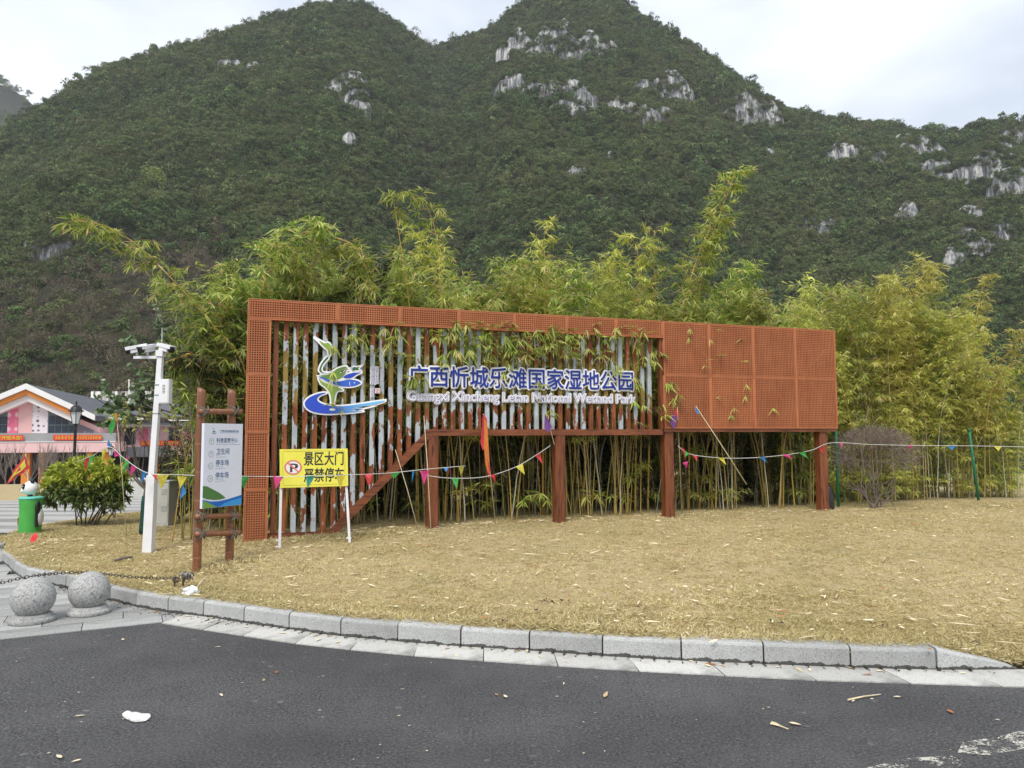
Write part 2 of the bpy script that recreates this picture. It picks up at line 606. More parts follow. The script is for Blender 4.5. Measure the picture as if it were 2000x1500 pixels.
# gutter slabs: their outer edge is the edge of the asphalt
GE = [at_z(x, y, 0)[:2] for x, y in [(316, 1218), (396, 1231), (476, 1243), (576, 1258), (684, 1270), (808, 1282), (944, 1292), (1090, 1302), (1248, 1312), (1416, 1321), (1594, 1330), (1778, 1336), (1956, 1342)]]
GE += [GE[-1] + np.array([0.6, -0.04]), GE[-1] + np.array([1.2, -0.07])]
KA = np.array(KC)
gutter = thing('gutter', 'row of pale stone gutter slabs between kerb and asphalt', 'gutter')
gutter['kind'] = 'structure'
def nearest_k(p):
    return int(np.argmin(np.linalg.norm(KA - p, axis=1)))
bed = MB()
for i in range(len(GE) - 1):
    a, b = GE[i], GE[i + 1]
    t = (b - a) / np.linalg.norm(b - a)
    nrm = np.array([-t[1], t[0]])
    w = 0.36 if i > 1 else 0.42
    sk = -0.10 * t
    ka, kb = a + nrm * w + sk, b + nrm * w + sk
    e = t * 0.0045
    z = 0.007 + random.Random(i).uniform(-0.0015, 0.0025)
    cc = np.array([a[0], a[1], 0])
    q = [a + e, b - e, kb - e, ka + e]
    mb = MB()
    mb.add([(p[0] - cc[0], p[1] - cc[1], zz) for zz in (-0.03, z) for p in q],
           [(4, 5, 6, 7), (0, 1, 5, 4), (1, 2, 6, 5), (2, 3, 7, 6), (3, 0, 4, 7)])
    build('slab', mb, M_SLAB, gutter, loc=cc)
    bed.add([(p[0], p[1], 0.0025) for p in (a, b, kb, ka)], [(0, 1, 2, 3)])
build('bedding', bed, M_MORTAR, gutter)

# plaza: individual pavers near the stone balls, one banded sheet farther off
E0, E1 = at_z(0, 1250, 0)[:2], at_z(318, 1216, 0)[:2]
pt = (E1 - E0) / np.linalg.norm(E1 - E0)
pn = np.array([-pt[1], pt[0]])
plaza = thing('plaza', 'wet grey stone paving beside the road and round the stone balls', 'paving')
plaza['kind'] = 'structure'
sheet = MB()
sheet.add([(E1[0] + .5, E1[1] + .33, -0.012), (E0[0] - pt[0] * 40, E0[1] - pt[1] * 40, -0.012), (-60, 20, -.012), (-8, 13, -0.012), (-2, 9, -.012)], [(0, 4, 3, 2, 1)])
build('bedding', sheet, M_MORTAR, plaza)
def inside_lawn(p):
    i = nearest_k(p)
    return (p - KA[i]) @ knormal(KC, i) > 0.16
shared = {}
rsp = random.Random(5)
pw, ph = 0.62, 0.31
for r in range(0, 25):
    for c in range(-13, 5):
        off = 0.31 * (r % 2)
        c0 = E1 + pt * (c * pw + off - 0.62) + pn * (r * ph)
        ctr = c0 + pt * pw / 2 + pn * ph / 2
        px = to_px((ctr[0], ctr[1], 0))[0]
        if px < -150 or inside_lawn(ctr) or ctr[1] > 13.2:
            continue
        if (ctr - E1) @ pt > 0.12 + 1.25 * ((ctr - E1) @ pn):
            continue
        me = shared.get('p')
        if me is None:
            mb = MB()
            mb.add([(x, y, z) for z, s in ((-.03, 0), (0, 0), ) for x, y in ((.004, .004), (pw - .004, .004), (pw - .004, ph - .004), (.004, ph - .004))],
                   [(4, 5, 6, 7), (0, 1, 5, 4), (1, 2, 6, 5), (2, 3, 7, 6), (3, 0, 4, 7)])
            me = shared['p'] = mb.mesh('paver')
            me.materials.append(M_PAVER)
        o = link('paver', me, None, plaza, loc=(c0[0], c0[1], 0.005 + rsp.uniform(-0.002, 0.002)))
        o.rotation_euler = (0, 0, math.atan2(pt[1], pt[0]))
far = MB()
ys = [11.0, 13, 16, 20, 26, 34, 44, 56, 75]
fv = []
for y in ys:
    fv += [(-90, y, ground_z(y) - 0.03 + (0 if y > 12 else -0.005)), (-0.26 * y - 0.8, y, ground_z(y) - 0.03)]
far.add(fv, [(2 * i, 2 * i + 1, 2 * i + 3, 2 * i + 2) for i in range(len(ys) - 1)])
structure(build('forecourt', far, M_PLAZA), 'light and dark banded paving in front of the pink building', 'paving')

# ------------------------------------------------------------------ the lawn
front = [np.array(KC[i]) + knormal(KC, i) * 0.13 for i in range(0, len(KC), 2)]
front += [np.array([front[-1][0] + d, front[-1][1] - 0.03 * d]) for d in (0.25, 0.6, 1.2, 2.2, 4, 8, 14)]
backpx = [(6, 1070), (70, 1038), (150, 1022), (260, 1003), (350, 990)]
back = [at_z(x, y, 0.0)[:2] for x, y in backpx] + [np.array(p) for p in [(-2.5, 17.0), (3.0, 19.5), (8.0, 21.0), (14.0, 22.0), (20.0, 22.5)]]
def resample(P, n):
    P = np.array(P)
    d = np.concatenate([[0], np.cumsum(np.linalg.norm(np.diff(P, axis=0), axis=1))])
    s = np.linspace(0, d[-1], n)
    return np.stack([np.interp(s, d, P[:, 0]), np.interp(s, d, P[:, 1])], 1)
FA = resample(front, 140)
BA = resample([p for p in catmull(back, 6)], 140)
def lawn_z(x, y):
    p = np.array([x, y])
    i = nearest_k(p)
    d = max(0.0, float(np.linalg.norm(KA[i] - p)))
    s = min(1.0, d / 4.2)
    s = s * s * (3 - 2 * s)
    z = 0.137 + 0.15 * s
    if x < -3.2:                                   # falls away towards the forecourt on the left
        z -= min(0.2, 0.055 * (-3.2 - x)) * s
    if i >= len(KC) - KS and x > KA[-KS][0]:
        z -= 0.125 * max(0.0, 1 - d / 0.5) * min(1.0, (x - KA[-KS][0]) / 0.5)
    z += 0.018 * mnoise.noise((x * 0.9, y * 0.9, 0)) + 0.008 * mnoise.noise((x * 3, y * 3, 4))
    if y > 15:
        z -= 0.03 * (y - 15)
    return z
NT_ = 46
lv, lf = [], []
for i in range(140):
    for k in range(NT_):
        t = (k / (NT_ - 1)) ** 1.3
        p = FA[i] * (1 - t) + BA[i] * t
        z = lawn_z(p[0], p[1])
        if k == 0:
            z -= 0.012
        if k == NT_ - 1:
            z = ground_z(p[1]) - 0.05
        lv.append((p[0], p[1], z))
for i in range(139):
    for k in range(NT_ - 1):
        a = i * NT_ + k
        lf.append((a, a + NT_, a + NT_ + 1, a + 1))
mb = MB()
mb.add(lv, lf)
lawn = structure(build('lawn', mb, M_TURF, smooth=True), 'dry straw-coloured lawn rising gently from the kerb to the sign', 'lawn')
def on_lawn(px, py):
    """where the ray through a pixel meets the lawn"""
    z = 0.2
    for _ in range(12):
        p = at_z(px, py, z)
        z = lawn_z(p[0], p[1])
    p = at_z(px, py, z)
    return p

# ------------------------------------------------------------------ scattering for what nobody could count
def scatter(name, pts, rot, scl, idx, templates):
    me = bpy.data.meshes.new(name)
    pts = np.asarray(pts, np.float32)
    me.vertices.add(len(pts))
    me.vertices.foreach_set('co', pts.ravel())
    for nm, ty, arr, key in (('rot', 'FLOAT_VECTOR', rot, 'vector'), ('scl', 'FLOAT', scl, 'value'), ('idx', 'INT', idx, 'value')):
        at = me.attributes.new(nm, ty, 'POINT')
        at.data.foreach_set(key, np.asarray(arr, np.int32 if ty == 'INT' else np.float32).ravel())
    coll = bpy.data.collections.new(name + '_kinds')
    for i, (tm, mat) in enumerate(templates):
        tm.materials.append(mat)
        coll.objects.link(bpy.data.objects.new('%s_kind_%02d' % (name, i), tm))
    ng = bpy.data.node_groups.new(name, 'GeometryNodeTree')
    ng.interface.new_socket('Geometry', in_out='INPUT', socket_type='NodeSocketGeometry')
    ng.interface.new_socket('Geometry', in_out='OUTPUT', socket_type='NodeSocketGeometry')
    N = ng.nodes
    gi, go = N.new('NodeGroupInput'), N.new('NodeGroupOutput')
    iop = N.new('GeometryNodeInstanceOnPoints')
    ci = N.new('GeometryNodeCollectionInfo')
    ci.inputs['Collection'].default_value = coll
    ci.inputs['Separate Children'].default_value = True
    ci.inputs['Reset Children'].default_value = True
    iop.inputs['Pick Instance'].default_value = True
    L = ng.links
    for nm, ty, sock in (('rot', 'FLOAT_VECTOR', 'Rotation'), ('scl', 'FLOAT', 'Scale'), ('idx', 'INT', 'Instance Index')):
        na = N.new('GeometryNodeInputNamedAttribute')
        na.data_type = ty
        na.inputs['Name'].default_value = nm
        L.new(na.outputs['Attribute'], iop.inputs[sock])
    L.new(gi.outputs[0], iop.inputs['Points'])
    L.new(ci.outputs[0], iop.inputs['Instance'])
    L.new(iop.outputs[0], go.inputs[0])
    o = link(name, me)
    md = o.modifiers.new('scatter', 'NODES')
    md.node_group = ng
    o['kind'] = 'stuff'
    return o

# dry grass
M_GRASS = leafmat('dry_grass_blade', [(0.0, (0.40, 0.315, 0.145)), (0.35, (0.64, 0.535, 0.28)), (0.8, (0.80, 0.71, 0.46)), (0.93, (0.38, 0.24, 0.11)), (1.0, (0.32, 0.33, 0.12))],
                  0.25, 0.8, 0.18, 0.1, (0.55, (0.44, 0.37, 0.17)))
def tuft(seed, n, h, spread):
    rs = np.random.RandomState(seed)
    P = np.zeros((n, 3))
    P[:, :2] = rs.normal(size=(n, 2)) * spread
    D = rnd_dirs(rs, n)
    D[:, 2] = np.abs(D[:, 2]) * 0.55 + 0.12
    N = rnd_dirs(rs, n)
    return leaf_mesh('tuft', P, D, N, h * rs.uniform(0.5, 1.25, n), 0.0045 * rs.uniform(0.7, 1.4, n), 0.25)
rs = np.random.RandomState(11)
pts, rot, scl, idx = [], [], [], []
cnt = 0
while cnt < 52000:
    if rs.rand() < 0.22:
        i = rs.randint(0, 139)
        t = (rs.rand() ** 2) * 0.05
    else:
        i = rs.randint(0, 139)
        t = rs.rand() ** 1.15 * (0.62 if i > 55 else 0.97)
    u = rs.rand()
    a = FA[i] * (1 - u) + FA[i + 1] * u
    b = BA[i] * (1 - u) + BA[i + 1] * u
    p = a * (1 - t) + b * t
    if p[0] > 0.78 * p[1] + 0.6 or p[0] < -0.75 * p[1] - 0.5:
        continue
    if p[1] > 15.5:
        continue
    pts.append((p[0], p[1], lawn_z(p[0], p[1]) - 0.004))
    rot.append((rs.uniform(-.25, .25), rs.uniform(-.25, .25), rs.uniform(0, 6.28)))
    near = np.linalg.norm(KA[nearest_k(p)] - p)
    scl.append(rs.uniform(0.55, 1.05) * (1.0 + (0.35 if near < 0.25 else 0)) * (1 + 0.6 * max(0, mnoise.noise((p[0] * .7, p[1] * .7, 9)))))
    idx.append(rs.randint(0, 5))
    cnt += 1
for (gx, gy, rad, nn, sc) in [(410, 1112, 0.30, 260, 2.0), (447, 1100, 0.18, 160, 2.4), (540, 1055, 0.5, 220, 1.9), (640, 1050, 0.5, 220, 1.8), (750, 1040, 0.5, 160, 1.6), (60, 1052, 0.5, 260, 2.0), (395, 1160, 0.2, 60, 1.5)]:
    c = on_lawn(gx, gy)
    for _ in range(nn):
        x, y = c[0] + rs.normal() * rad * 0.6, c[1] + rs.normal() * rad * 0.4
        pts.append((x, y, lawn_z(x, y)))
        rot.append((0, 0, rs.uniform(0, 6.28)))
        scl.append(sc * rs.uniform(.5, 1.1))
        idx.append(rs.randint(0, 5))
o = scatter('grass', pts, rot, scl, idx, [(tuft(k, 30, 0.05, 0.032), M_GRASS) for k in range(5)])
o['label'], o['category'] = 'short dry straw-coloured grass covering the lawn', 'grass'

# fallen bamboo leaves and sheaths on the lawn, thickest along the grove
M_LITTER = leafmat('fallen_leaf', [(0, (0.72, 0.61, 0.40)), (0.5, (0.82, 0.72, 0.50)), (0.86, (0.45, 0.31, 0.15)), (1, (0.38, 0.13, 0.05))], 0.1, 0.7, 0.0, 0.15)
rs = np.random.RandomState(3)
P, D, L = [], [], []
while len(P) < 2000:
    px = rs.uniform(20, 2000)
    far_y = np.interp(px, [0, 480, 845, 1310, 2000], [1060, 1050, 1030, 1006, 990])
    near_y = np.interp(px, [0, 128, 330, 665, 1034, 1500, 2000], [1085, 1130, 1175, 1208, 1240, 1262, 1290])
    t = rs.rand() ** 3.4
    py = far_y + (near_y - far_y) * t
    p = on_lawn(px, py)
    P.append((p[0], p[1], p[2] + 0.028 + rs.rand() * 0.014))
    a = rs.uniform(0, 6.28)
    D.append((math.cos(a), math.sin(a), rs.uniform(-0.08, 0.14)))
    L.append(rs.choice([0.06, 0.09, 0.13, 0.20], p=[.35, .4, .18, .07]) * rs.uniform(.7, 1.2))
L = np.array(L)
N = np.tile([0, 0, 1.0], (len(P), 1)) + rs.normal(size=(len(P), 3)) * 0.3
o = link('leaf_litter', leaf_mesh('leaf_litter', P, D, N, L, 0.016, 0.05), M_LITTER)
tag(o, 'pale fallen bamboo leaves strewn over the dry lawn', 'leaf litter', kind='stuff')

# ------------------------------------------------------------------ hills
RIDGE = [(-700, 520), (-400, 420), (-200, 350), (0, 266), (75, 218), (110, 196), (180, 156), (250, 126), (330, 101), (400, 86), (470, 61), (540, 36), (600, 21), (660, 11), (710, 14), (750, 36),
         (790, 66), (830, 91), (850, 96), (880, 88), (930, 71), (970, 51), (1000, 26), (1050, 1), (1100, -12), (1160, -14), (1200, 1), (1240, 26), (1300, 66), (1340, 91), (1380, 111),
         (1420, 146), (1480, 181), (1550, 221), (1600, 234), (1650, 241), (1720, 249), (1800, 256), (1840, 263), (1880, 261), (1930, 249), (1960, 244), (2000, 246), (2200, 300), (2500, 400), (2800, 480)]
RX = np.array([p[0] for p in RIDGE], float)
RY = np.array([p[1] for p in RIDGE], float)
RD_X = [-700, 0, 400, 690, 850, 1120, 1350, 1560, 1800, 2000, 2800]
RD_Y = [300, 340, 390, 420, 490, 440, 420, 400, 380, 350, 300]
BD_X = [-700, 0, 300, 900, 1500, 2000, 2800]
BD_Y = [100, 100, 110, 130, 130, 115, 110]
CLIFF = [(1090, 72, 85, 26), (1150, 88, 45, 22), (1060, 95, 30, 14), (672, 160, 34, 22), (690, 190, 20, 18), (1290, 162, 45, 18), (1305, 185, 25, 10), (1462, 215, 48, 20), (1000, 166, 26, 12),
         (1085, 172, 50, 9), (1225, 208, 60, 10), (1105, 205, 28, 8), (1262, 225, 26, 10), (1655, 298, 30, 11), (1795, 292, 40, 18), (1712, 305, 15, 13), (1935, 315, 55, 18), (1880, 342, 48, 10),
         (1978, 355, 30, 24), (1935, 452, 30, 24), (1885, 462, 30, 11), (1578, 440, 40, 11), (1590, 440, 20, 16), (450, 125, 22, 8), (495, 130, 12, 6), (1850, 500, 22, 14), (1985, 268, 16, 14), (1820, 330, 30, 10), (1905, 420, 25, 8),
         (683, 280, 12, 8), (1187, 305, 8, 8), (1237, 316, 8, 6), (1120, 340, 20, 5), (1500, 300, 10, 6), (1765, 415, 15, 12), (1780, 270, 25, 10), (1960, 290, 25, 12), (1900, 480, 30, 8), (700, 205, 18, 8), (1140, 190, 20, 6), (340, 215, 5, 4),
         (100, 480, 30, 8), (110, 490, 20, 8)]
def hill_profile(px):
    ry = np.interp(px, RX, RY)
    d = ray(px, ry)
    a = d[0] / d[1]
    Yr = np.interp(px, RD_X, RD_Y)
    zr = CAM[2] + d[2] / d[1] * Yr
    Yb = np.interp(px, BD_X, BD_Y)
    return a, Yb, Yr, zr
def fbm(x, y, z, o=4):
    s, a, t = 0.0, 1.0, 0.0
    for _ in range(o):
        s += a * mnoise.noise((x, y, z))
        t += a
        x, y, z, a = x * 2.1, y * 2.1, z * 2.1, a * 0.5
    return s / t
def hill_point(px, q):
    a, Yb, Yr, zr = hill_profile(px)
    zb = ground_z(Yb) - 1.0
    if q <= 1:
        Y = Yb + (Yr - Yb) * q
        X = a * Y
        f = 0.35 * q + 0.65 * q ** 1.55
        z = zb + (zr - zb) * f
        w = 4 * q * (1 - q) if q > 0.5 else min(1.0, q * 3)
        w = min(w, (1 - q) * 8)
        rid = 1 - abs(mnoise.noise((X * 0.017 + 3, Y * 0.004, 5.5))) * 2
        z += 11.0 * w * rid * min(1, q * 2)
        z += 26.0 * w * fbm(X * 0.011, Y * 0.011, 1.3) + 7.0 * w * fbm(X * 0.045, Y * 0.045, 7.1, 3)
    else:
        Y = Yr + (q - 1) * 160
        X = a * Y
        z = max(-5.0, zr - (q - 1) * 130)
    return X, Y, z
NX, NQ = 330, 120
qs = np.concatenate([np.linspace(0, 1, NQ), [1.15, 1.5, 2.2]])
pxs = np.linspace(-700, 2800, NX)
hv = [hill_point(px, q) for px in pxs for q in qs]
nq = len(qs)
hf = [(i * nq + k, (i + 1) * nq + k, (i + 1) * nq + k + 1, i * nq + k + 1) for i in range(NX - 1) for k in range(nq - 1)]
def cliff_mask(X, Y, z):
    x, y = to_px((X, Y, z))
    best = 0.0
    for cx, cy, rx, ry in CLIFF:
        d2 = ((x - cx) / (rx * 1.3)) ** 2 + ((y - cy) / (ry * 1.4)) ** 2
        if d2 < 1.6:
            best = max(best, 1.0 - d2 / 1.6)
    return best
mb = MB()
mb.add(hv, hf)
def mat_hill():
    m = NT('limestone_hill')
    v = m.coord('Object')
    at = m.n('Attribute', attribute_name='cliff')
    streak = m.noise(m.coord('Object', (0.30, 0.30, 0.035)), 1.0, 5, 0.75)
    rough = m.noise(v, 0.12, 5, 0.65)
    rock = m.ramp(streak, [(0.38, (0.07, 0.075, 0.08)), (0.50, (0.27, 0.27, 0.265)), (0.60, (0.66, 0.65, 0.62))])
    rock = m.mix(m.ramp(rough, [(0.55, (0, 0, 0)), (0.7, (0.8, 0.8, 0.8))]), rock, (0.16, 0.155, 0.14))
    soil = m.ramp(m.noise(v, 0.4, 5, 0.7), [(0.3, (0.014, 0.018, 0.010)), (0.7, (0.045, 0.047, 0.028))])
    k = m.math('ADD', at.outputs['Fac'], m.math('MULTIPLY', m.math('SUBTRACT', m.noise(v, 0.25, 4, 0.7), 0.5), 0.7))
    c = m.mix(m.ramp(k, [(0.16, (0, 0, 0)), (0.26, (1, 1, 1))]), soil, rock)
    m.col(c)
    m.rough(0.9)
    m.b.inputs['Specular IOR Level'].default_value = 0.1
    m.bump(streak, 0.8, 1.5)
    return m.m
M_HILL = mat_hill()
def mat_cliff():
    m = NT('limestone_cliff')
    v = m.coord('Object')
    s1 = m.noise(m.coord('Object', (0.34, 0.34, 0.030)), 1.0, 5, 0.75)
    s2 = m.noise(m.coord('Object', (1.1, 1.1, 0.12)), 1.0, 4, 0.7)
    k = m.math('ADD', m.math('MULTIPLY', s1, 0.65), m.math('MULTIPLY', s2, 0.35))
    c = m.ramp(k, [(0.41, (0.04, 0.044, 0.048)), (0.48, (0.14, 0.145, 0.15)), (0.54, (0.34, 0.34, 0.335)), (0.62, (0.60, 0.59, 0.56))])
    c = m.mix(m.ramp(m.noise(v, 0.16, 4, 0.7), [(0.52, (0, 0, 0)), (0.68, (0.75, 0.75, 0.75))]), c, (0.10, 0.10, 0.085))
    m.col(c)
    m.rough(0.9)
    m.b.inputs['Specular IOR Level'].default_value = 0.1
    m.bump(k, 0.9, 1.5)
    return m.m
M_CLIFF = mat_cliff()
CLIFF_SHRUBS = []
def make_cliff(ci, cx, cy, rx, ry):
    for q in np.linspace(0.02, 0.999, 220):
        X, Y, z = hill_point(cx, q)
        if to_px((X, Y, z))[1] < cy + ry * 0.95:
            break
    W, H = rx * 1.5 * Y / F_PX, 2.7 * ry * Y / F_PX + 2.5
    rs = random.Random(ci)
    nu, nv = max(10, int(rx * 1.1)), max(8, int(ry * 1.1))
    vs = []
    for j in range(nv + 1):
        v = j / nv
        for i in range(nu + 1):
            u = -1 + 2 * i / nu
            x = X + u * W
            env = (1 - abs(u) ** 2.4) ** 0.6 if abs(u) < 1 else 0.0
            hh = H * env * (0.75 + 0.7 * mnoise.noise((x * 0.11, ci * 3.1, 0.2)))
            zz = z - 7.0 + v * (hh + 7.0)
            dy = 1.2 * fbm(x * 0.16, zz * 0.05, ci * 1.7, 4) + 1.0 * fbm(x * 0.7, zz * 0.25, ci, 2)
            yy = Y - 4.5 + v * hh * 0.22 + dy * env + (1 - env) * 5.0 + 5.0 * v ** 8
            if zz > z and rs.random() < (0.16 if (v > .72 or v < .3 or env < .6) else 0.05) and v > 0.05:
                CLIFF_SHRUBS.append((x, yy, zz))
            vs.append((x, yy, zz))
    mb = MB()
    n = nu + 1
    mb.add(vs, [(j * n + i, j * n + i + 1, (j + 1) * n + i + 1, (j + 1) * n + i) for j in range(nv) for i in range(nu)])
    o = build('cliff', mb, M_CLIFF)
    structure(o, 'pale streaked limestone cliff face standing out of the wooded hillside', 'cliff')
hill = structure(build('hill', mb, M_HILL, smooth=True), 'steep wooded limestone hill with twin peaks and pale cliff patches', 'hill')
at = hill.data.attributes.new('cliff', 'FLOAT', 'POINT')
at.data.foreach_set('value', [0.0] * len(hv))
for ci, (cx, cy, rx, ry) in enumerate(CLIFF):
    make_cliff(ci, cx, cy, rx, ry)

# a farther hill at the left, half lost in the mist
mb = MB()
fp = [(-900, 140), (-500, 60), (-250, 90), (-120, 120), (0, 158), (40, 178), (80, 212), (130, 260), (250, 330), (400, 420), (600, 500)]
fx, fy = [p[0] for p in fp], [p[1] for p in fp]
rows = []
for px in np.linspace(-900, 600, 70):
    d = ray(px, np.interp(px, fx, fy) + 6)
    for t in np.linspace(0, 1, 14):
        Y = 620 + 260 * t
        z = -5 + (CAM[2] + d[2] / d[1] * 880 + 5) * (0.3 * t + 0.7 * t ** 1.6) + 12 * (1 - t) * fbm(d[0] / d[1] * 8, t * 6, 2.2)
        rows.append((d[0] / d[1] * Y, Y, z))
    rows.append((d[0] / d[1] * 1000, 1000, -5))
mb.add(rows, [(i * 15 + k, (i + 1) * 15 + k, (i + 1) * 15 + k + 1, i * 15 + k + 1) for i in range(69) for k in range(14)])
FAR_HILL = rows
structure(build('far_hill', mb, hill.data.materials[0], smooth=True), 'distant wooded hill half lost in mist', 'hill')

# the wood on the hills: crowns of loose leaf clumps, set out one by one over the slope
def crown(seed, n, lumps, flat=0.8, leaf=0.34, w=0.2):
    rs = np.random.RandomState(seed)
    C = rs.normal(size=(lumps, 3)) * np.array([0.36, 0.36, 0.30])
    R = rs.uniform(0.26, 0.48, lumps)
    k = rs.randint(0, lumps, n)
    d = rnd_dirs(rs, n)
    d[:, 2] = np.where(d[:, 2] < -0.35, -d[:, 2], d[:, 2])
    P = C[k] + d * (R[k] * rs.uniform(0.55, 1.05, n))[:, None]
    P[:, 2] = P[:, 2] * flat + 0.55
    D = np.cross(d, rnd_dirs(rs, n)) + d * 0.25
    N = d + rs.normal(size=(n, 3)) * 0.4
    return leaf_mesh('crown', P - D * leaf * 0.4, D, N, leaf * rs.uniform(0.55, 1.2, n), w * rs.uniform(0.6, 1.2, n), 0.15)
def bare_crown(seed, n):
    rs = np.random.RandomState(seed)
    P = np.zeros((n, 3))
    P[:, :2] = rs.normal(size=(n, 2)) * 0.14
    D = rnd_dirs(rs, n)
    D[:, 2] = np.abs(D[:, 2]) + 0.6
    t = rs.uniform(0, 0.6, n)[:, None]
    P = P + D * t
    D2 = D + rs.normal(size=(n, 3)) * 0.5
    return leaf_mesh('crown', P, D2, rnd_dirs(rs, n), rs.uniform(0.3, 0.75, n), 0.028, 0.0)
def forestmat(name, stops, tint):
    return leafmat(name, stops, 0.18, 0.7, 0.52, 0.12, (0.022, tint))
M_F1 = forestmat('forest_leaf', [(0, (0.020, 0.042, 0.016)), (0.5, (0.054, 0.092, 0.030)), (1, (0.165, 0.225, 0.070))], (0.13, 0.155, 0.050))
M_F2 = forestmat('forest_leaf_olive', [(0, (0.034, 0.050, 0.018)), (0.5, (0.088, 0.112, 0.038)), (1, (0.23, 0.25, 0.095))], (0.15, 0.155, 0.065))
M_F3 = forestmat('forest_scrub', [(0, (0.085, 0.066, 0.046)), (0.5, (0.15, 0.12, 0.082)), (1, (0.24, 0.195, 0.14))], (0.13, 0.12, 0.07))
TEMPL = [(crown(20 + k, 850, 10, 0.85, 0.15, 0.10), M_F1) for k in range(4)] + [(crown(40 + k, 700, 8, 0.95, 0.15, 0.09), M_F2) for k in range(3)] + \
        [(bare_crown(60 + k, 130), M_F3) for k in range(2)] + [(crown(70, 150, 7, 0.8, 0.22, 0.10), M_F3)]
rs = np.random.RandomState(8)
pts, rot, scl, idx = [], [], [], []
n_try = 0
while len(pts) < 48000 and n_try < 150000:
    n_try += 1
    px = rs.uniform(-350, 2350)
    q = rs.rand() ** 0.8 * 1.02
    X, Y, z = hill_point(px, min(q, 1.01))
    x, y = to_px((X, Y, z))
    if y > 840 or (460 < x < 1900 and y > 640):
        continue
    m = cliff_mask(X, Y, z)
    cm = m + 0.8 * fbm(X * 0.04, Y * 0.04, z * 0.07, 3)
    if m > 0.3 and cm > 0.5 and rs.rand() < 0.35:
        continue
    scrub = np.interp(y + 0.18 * (x - 100) + 70 * fbm(X * .03, Y * .03, 3, 3), [470, 560], [0, 0.9]) if x < 440 else 0.04
    size = np.interp(Y, [100, 200, 420], [1.6, 2.7, 4.3]) * rs.uniform(0.45, 1.15) * (1.6 if rs.rand() < 0.08 else 1)
    if m > 0.02:
        size *= 0.7
    if rs.rand() < scrub:
        k = 7 + rs.randint(0, 3)
        size *= 0.85
    elif q > 0.97 and rs.rand() < 0.12:
        k = 7 + rs.randint(0, 2)
    else:
        k = rs.randint(0, 4) if rs.rand() < 0.62 else 4 + rs.randint(0, 3)
    pts.append((X, Y, z - 0.25 * size))
    rot.append((rs.uniform(-.12, .12), rs.uniform(-.12, .12), rs.uniform(0, 6.28)))
    scl.append(size)
    idx.append(k)
for (X, Y, z) in CLIFF_SHRUBS:
    pts.append((X, Y + .3, z - .4))
    rot.append((0, 0, rs.uniform(0, 6.28)))
    scl.append(rs.uniform(1.2, 3.2))
    idx.append(rs.randint(0, 7))
for _ in range(6000):
    i = rs.randint(0, len(FAR_HILL))
    X, Y, z = FAR_HILL[i]
    if Y > 900:
        continue
    pts.append((X + rs.normal() * 9, Y + rs.normal() * 9, z - 1.5))
    rot.append((0, 0, rs.uniform(0, 6.28)))
    scl.append(rs.uniform(3.5, 6.0))
    idx.append(rs.randint(0, 7))
o = scatter('hillside_wood', pts, rot, scl, idx, TEMPL)
o['label'], o['category'] = 'dense dark green wood and brown scrub covering the hillside', 'wood'

# one pale spring-green tree stands out of the wood
M_PALE = leafmat('pale_leaf', [(0, (0.15, 0.19, 0.05)), (0.6, (0.26, 0.31, 0.09)), (1, (0.36, 0.40, 0.14))], 0.3, 0.6, 0.0, 0.15)
M_BARK = plain('grey_bark', (0.13, 0.11, 0.09), 0.9, 0.35, 12, bump=0.4)
for q in np.linspace(0.05, 0.9, 120):
    X, Y, z = hill_point(302, q)
    if to_px((X, Y, z))[1] < 385:
        break
t = thing('hillside_tree', 'pale yellow-green tree standing out of the dark hillside wood', 'tree', (X, Y, z))
s = Y * 62 / F_PX
rs = np.random.RandomState(77)
C = np.array([(0, 0, .62), (-.2, .1, .55), (.2, -.1, .52), (.08, 0, .82), (-.12, -.1, .76), (.24, .1, .72), (-.26, 0, .42), (.27, 0, .38), (0, -.2, .4)])
k = rs.randint(0, len(C), 900)
d = rnd_dirs(rs, 900)
P = (C[k] + d * 0.17 * rs.uniform(.4, 1.1, 900)[:, None]) * s
link('crown', leaf_mesh('crown', P, d + rs.normal(size=(900, 3)) * .6, rnd_dirs(rs, 900), 0.075 * s * rs.uniform(.6, 1.2, 900), 0.045 * s, .15), M_PALE, t)
mb = MB()
mb.tube([(0, 0, -.5), (0.02 * s, 0, .3 * s), (0, 0, .7 * s)], [.03 * s, .02 * s, .008 * s], 6)
for c in C[1:]:
    mb.tube([(0, 0, .25 * s), tuple(c * s)], [.012 * s, .003 * s], 5)
build('trunk', mb, M_BARK, t)

# ------------------------------------------------------------------ the big sign
TL = at_y(484, 582, 10.0)
_d = ray(1630, 645)
TR = CAM + _d * ((TL[2] - CAM[2]) / _d[2])
SL = float(np.linalg.norm(TR - TL))
ES = (TR - TL) / SL
ED = np.array([-ES[1], ES[0], 0.0])
SO = np.array([TL[0], TL[1], 0.0])
ZT = float(TL[2])
def sp(px, py, dep=0.0):
    """pixel -> (along the sign, height) on the plane a given depth behind the sign's front"""
    r = ray(px, py)
    t = ((SO - CAM) @ ED + dep) / (r @ ED)
    p = CAM + r * t
    return float((p - SO) @ ES), float(p[2])
def sw(s, dep, z):
    return SO + ES * s + ED * dep + np.array([0, 0, z])
SIGN = thing('park_sign', 'long rust-brown slatted park sign with raised lettering and a bird emblem', 'sign', SO, math.atan2(ES[1], ES[0]))

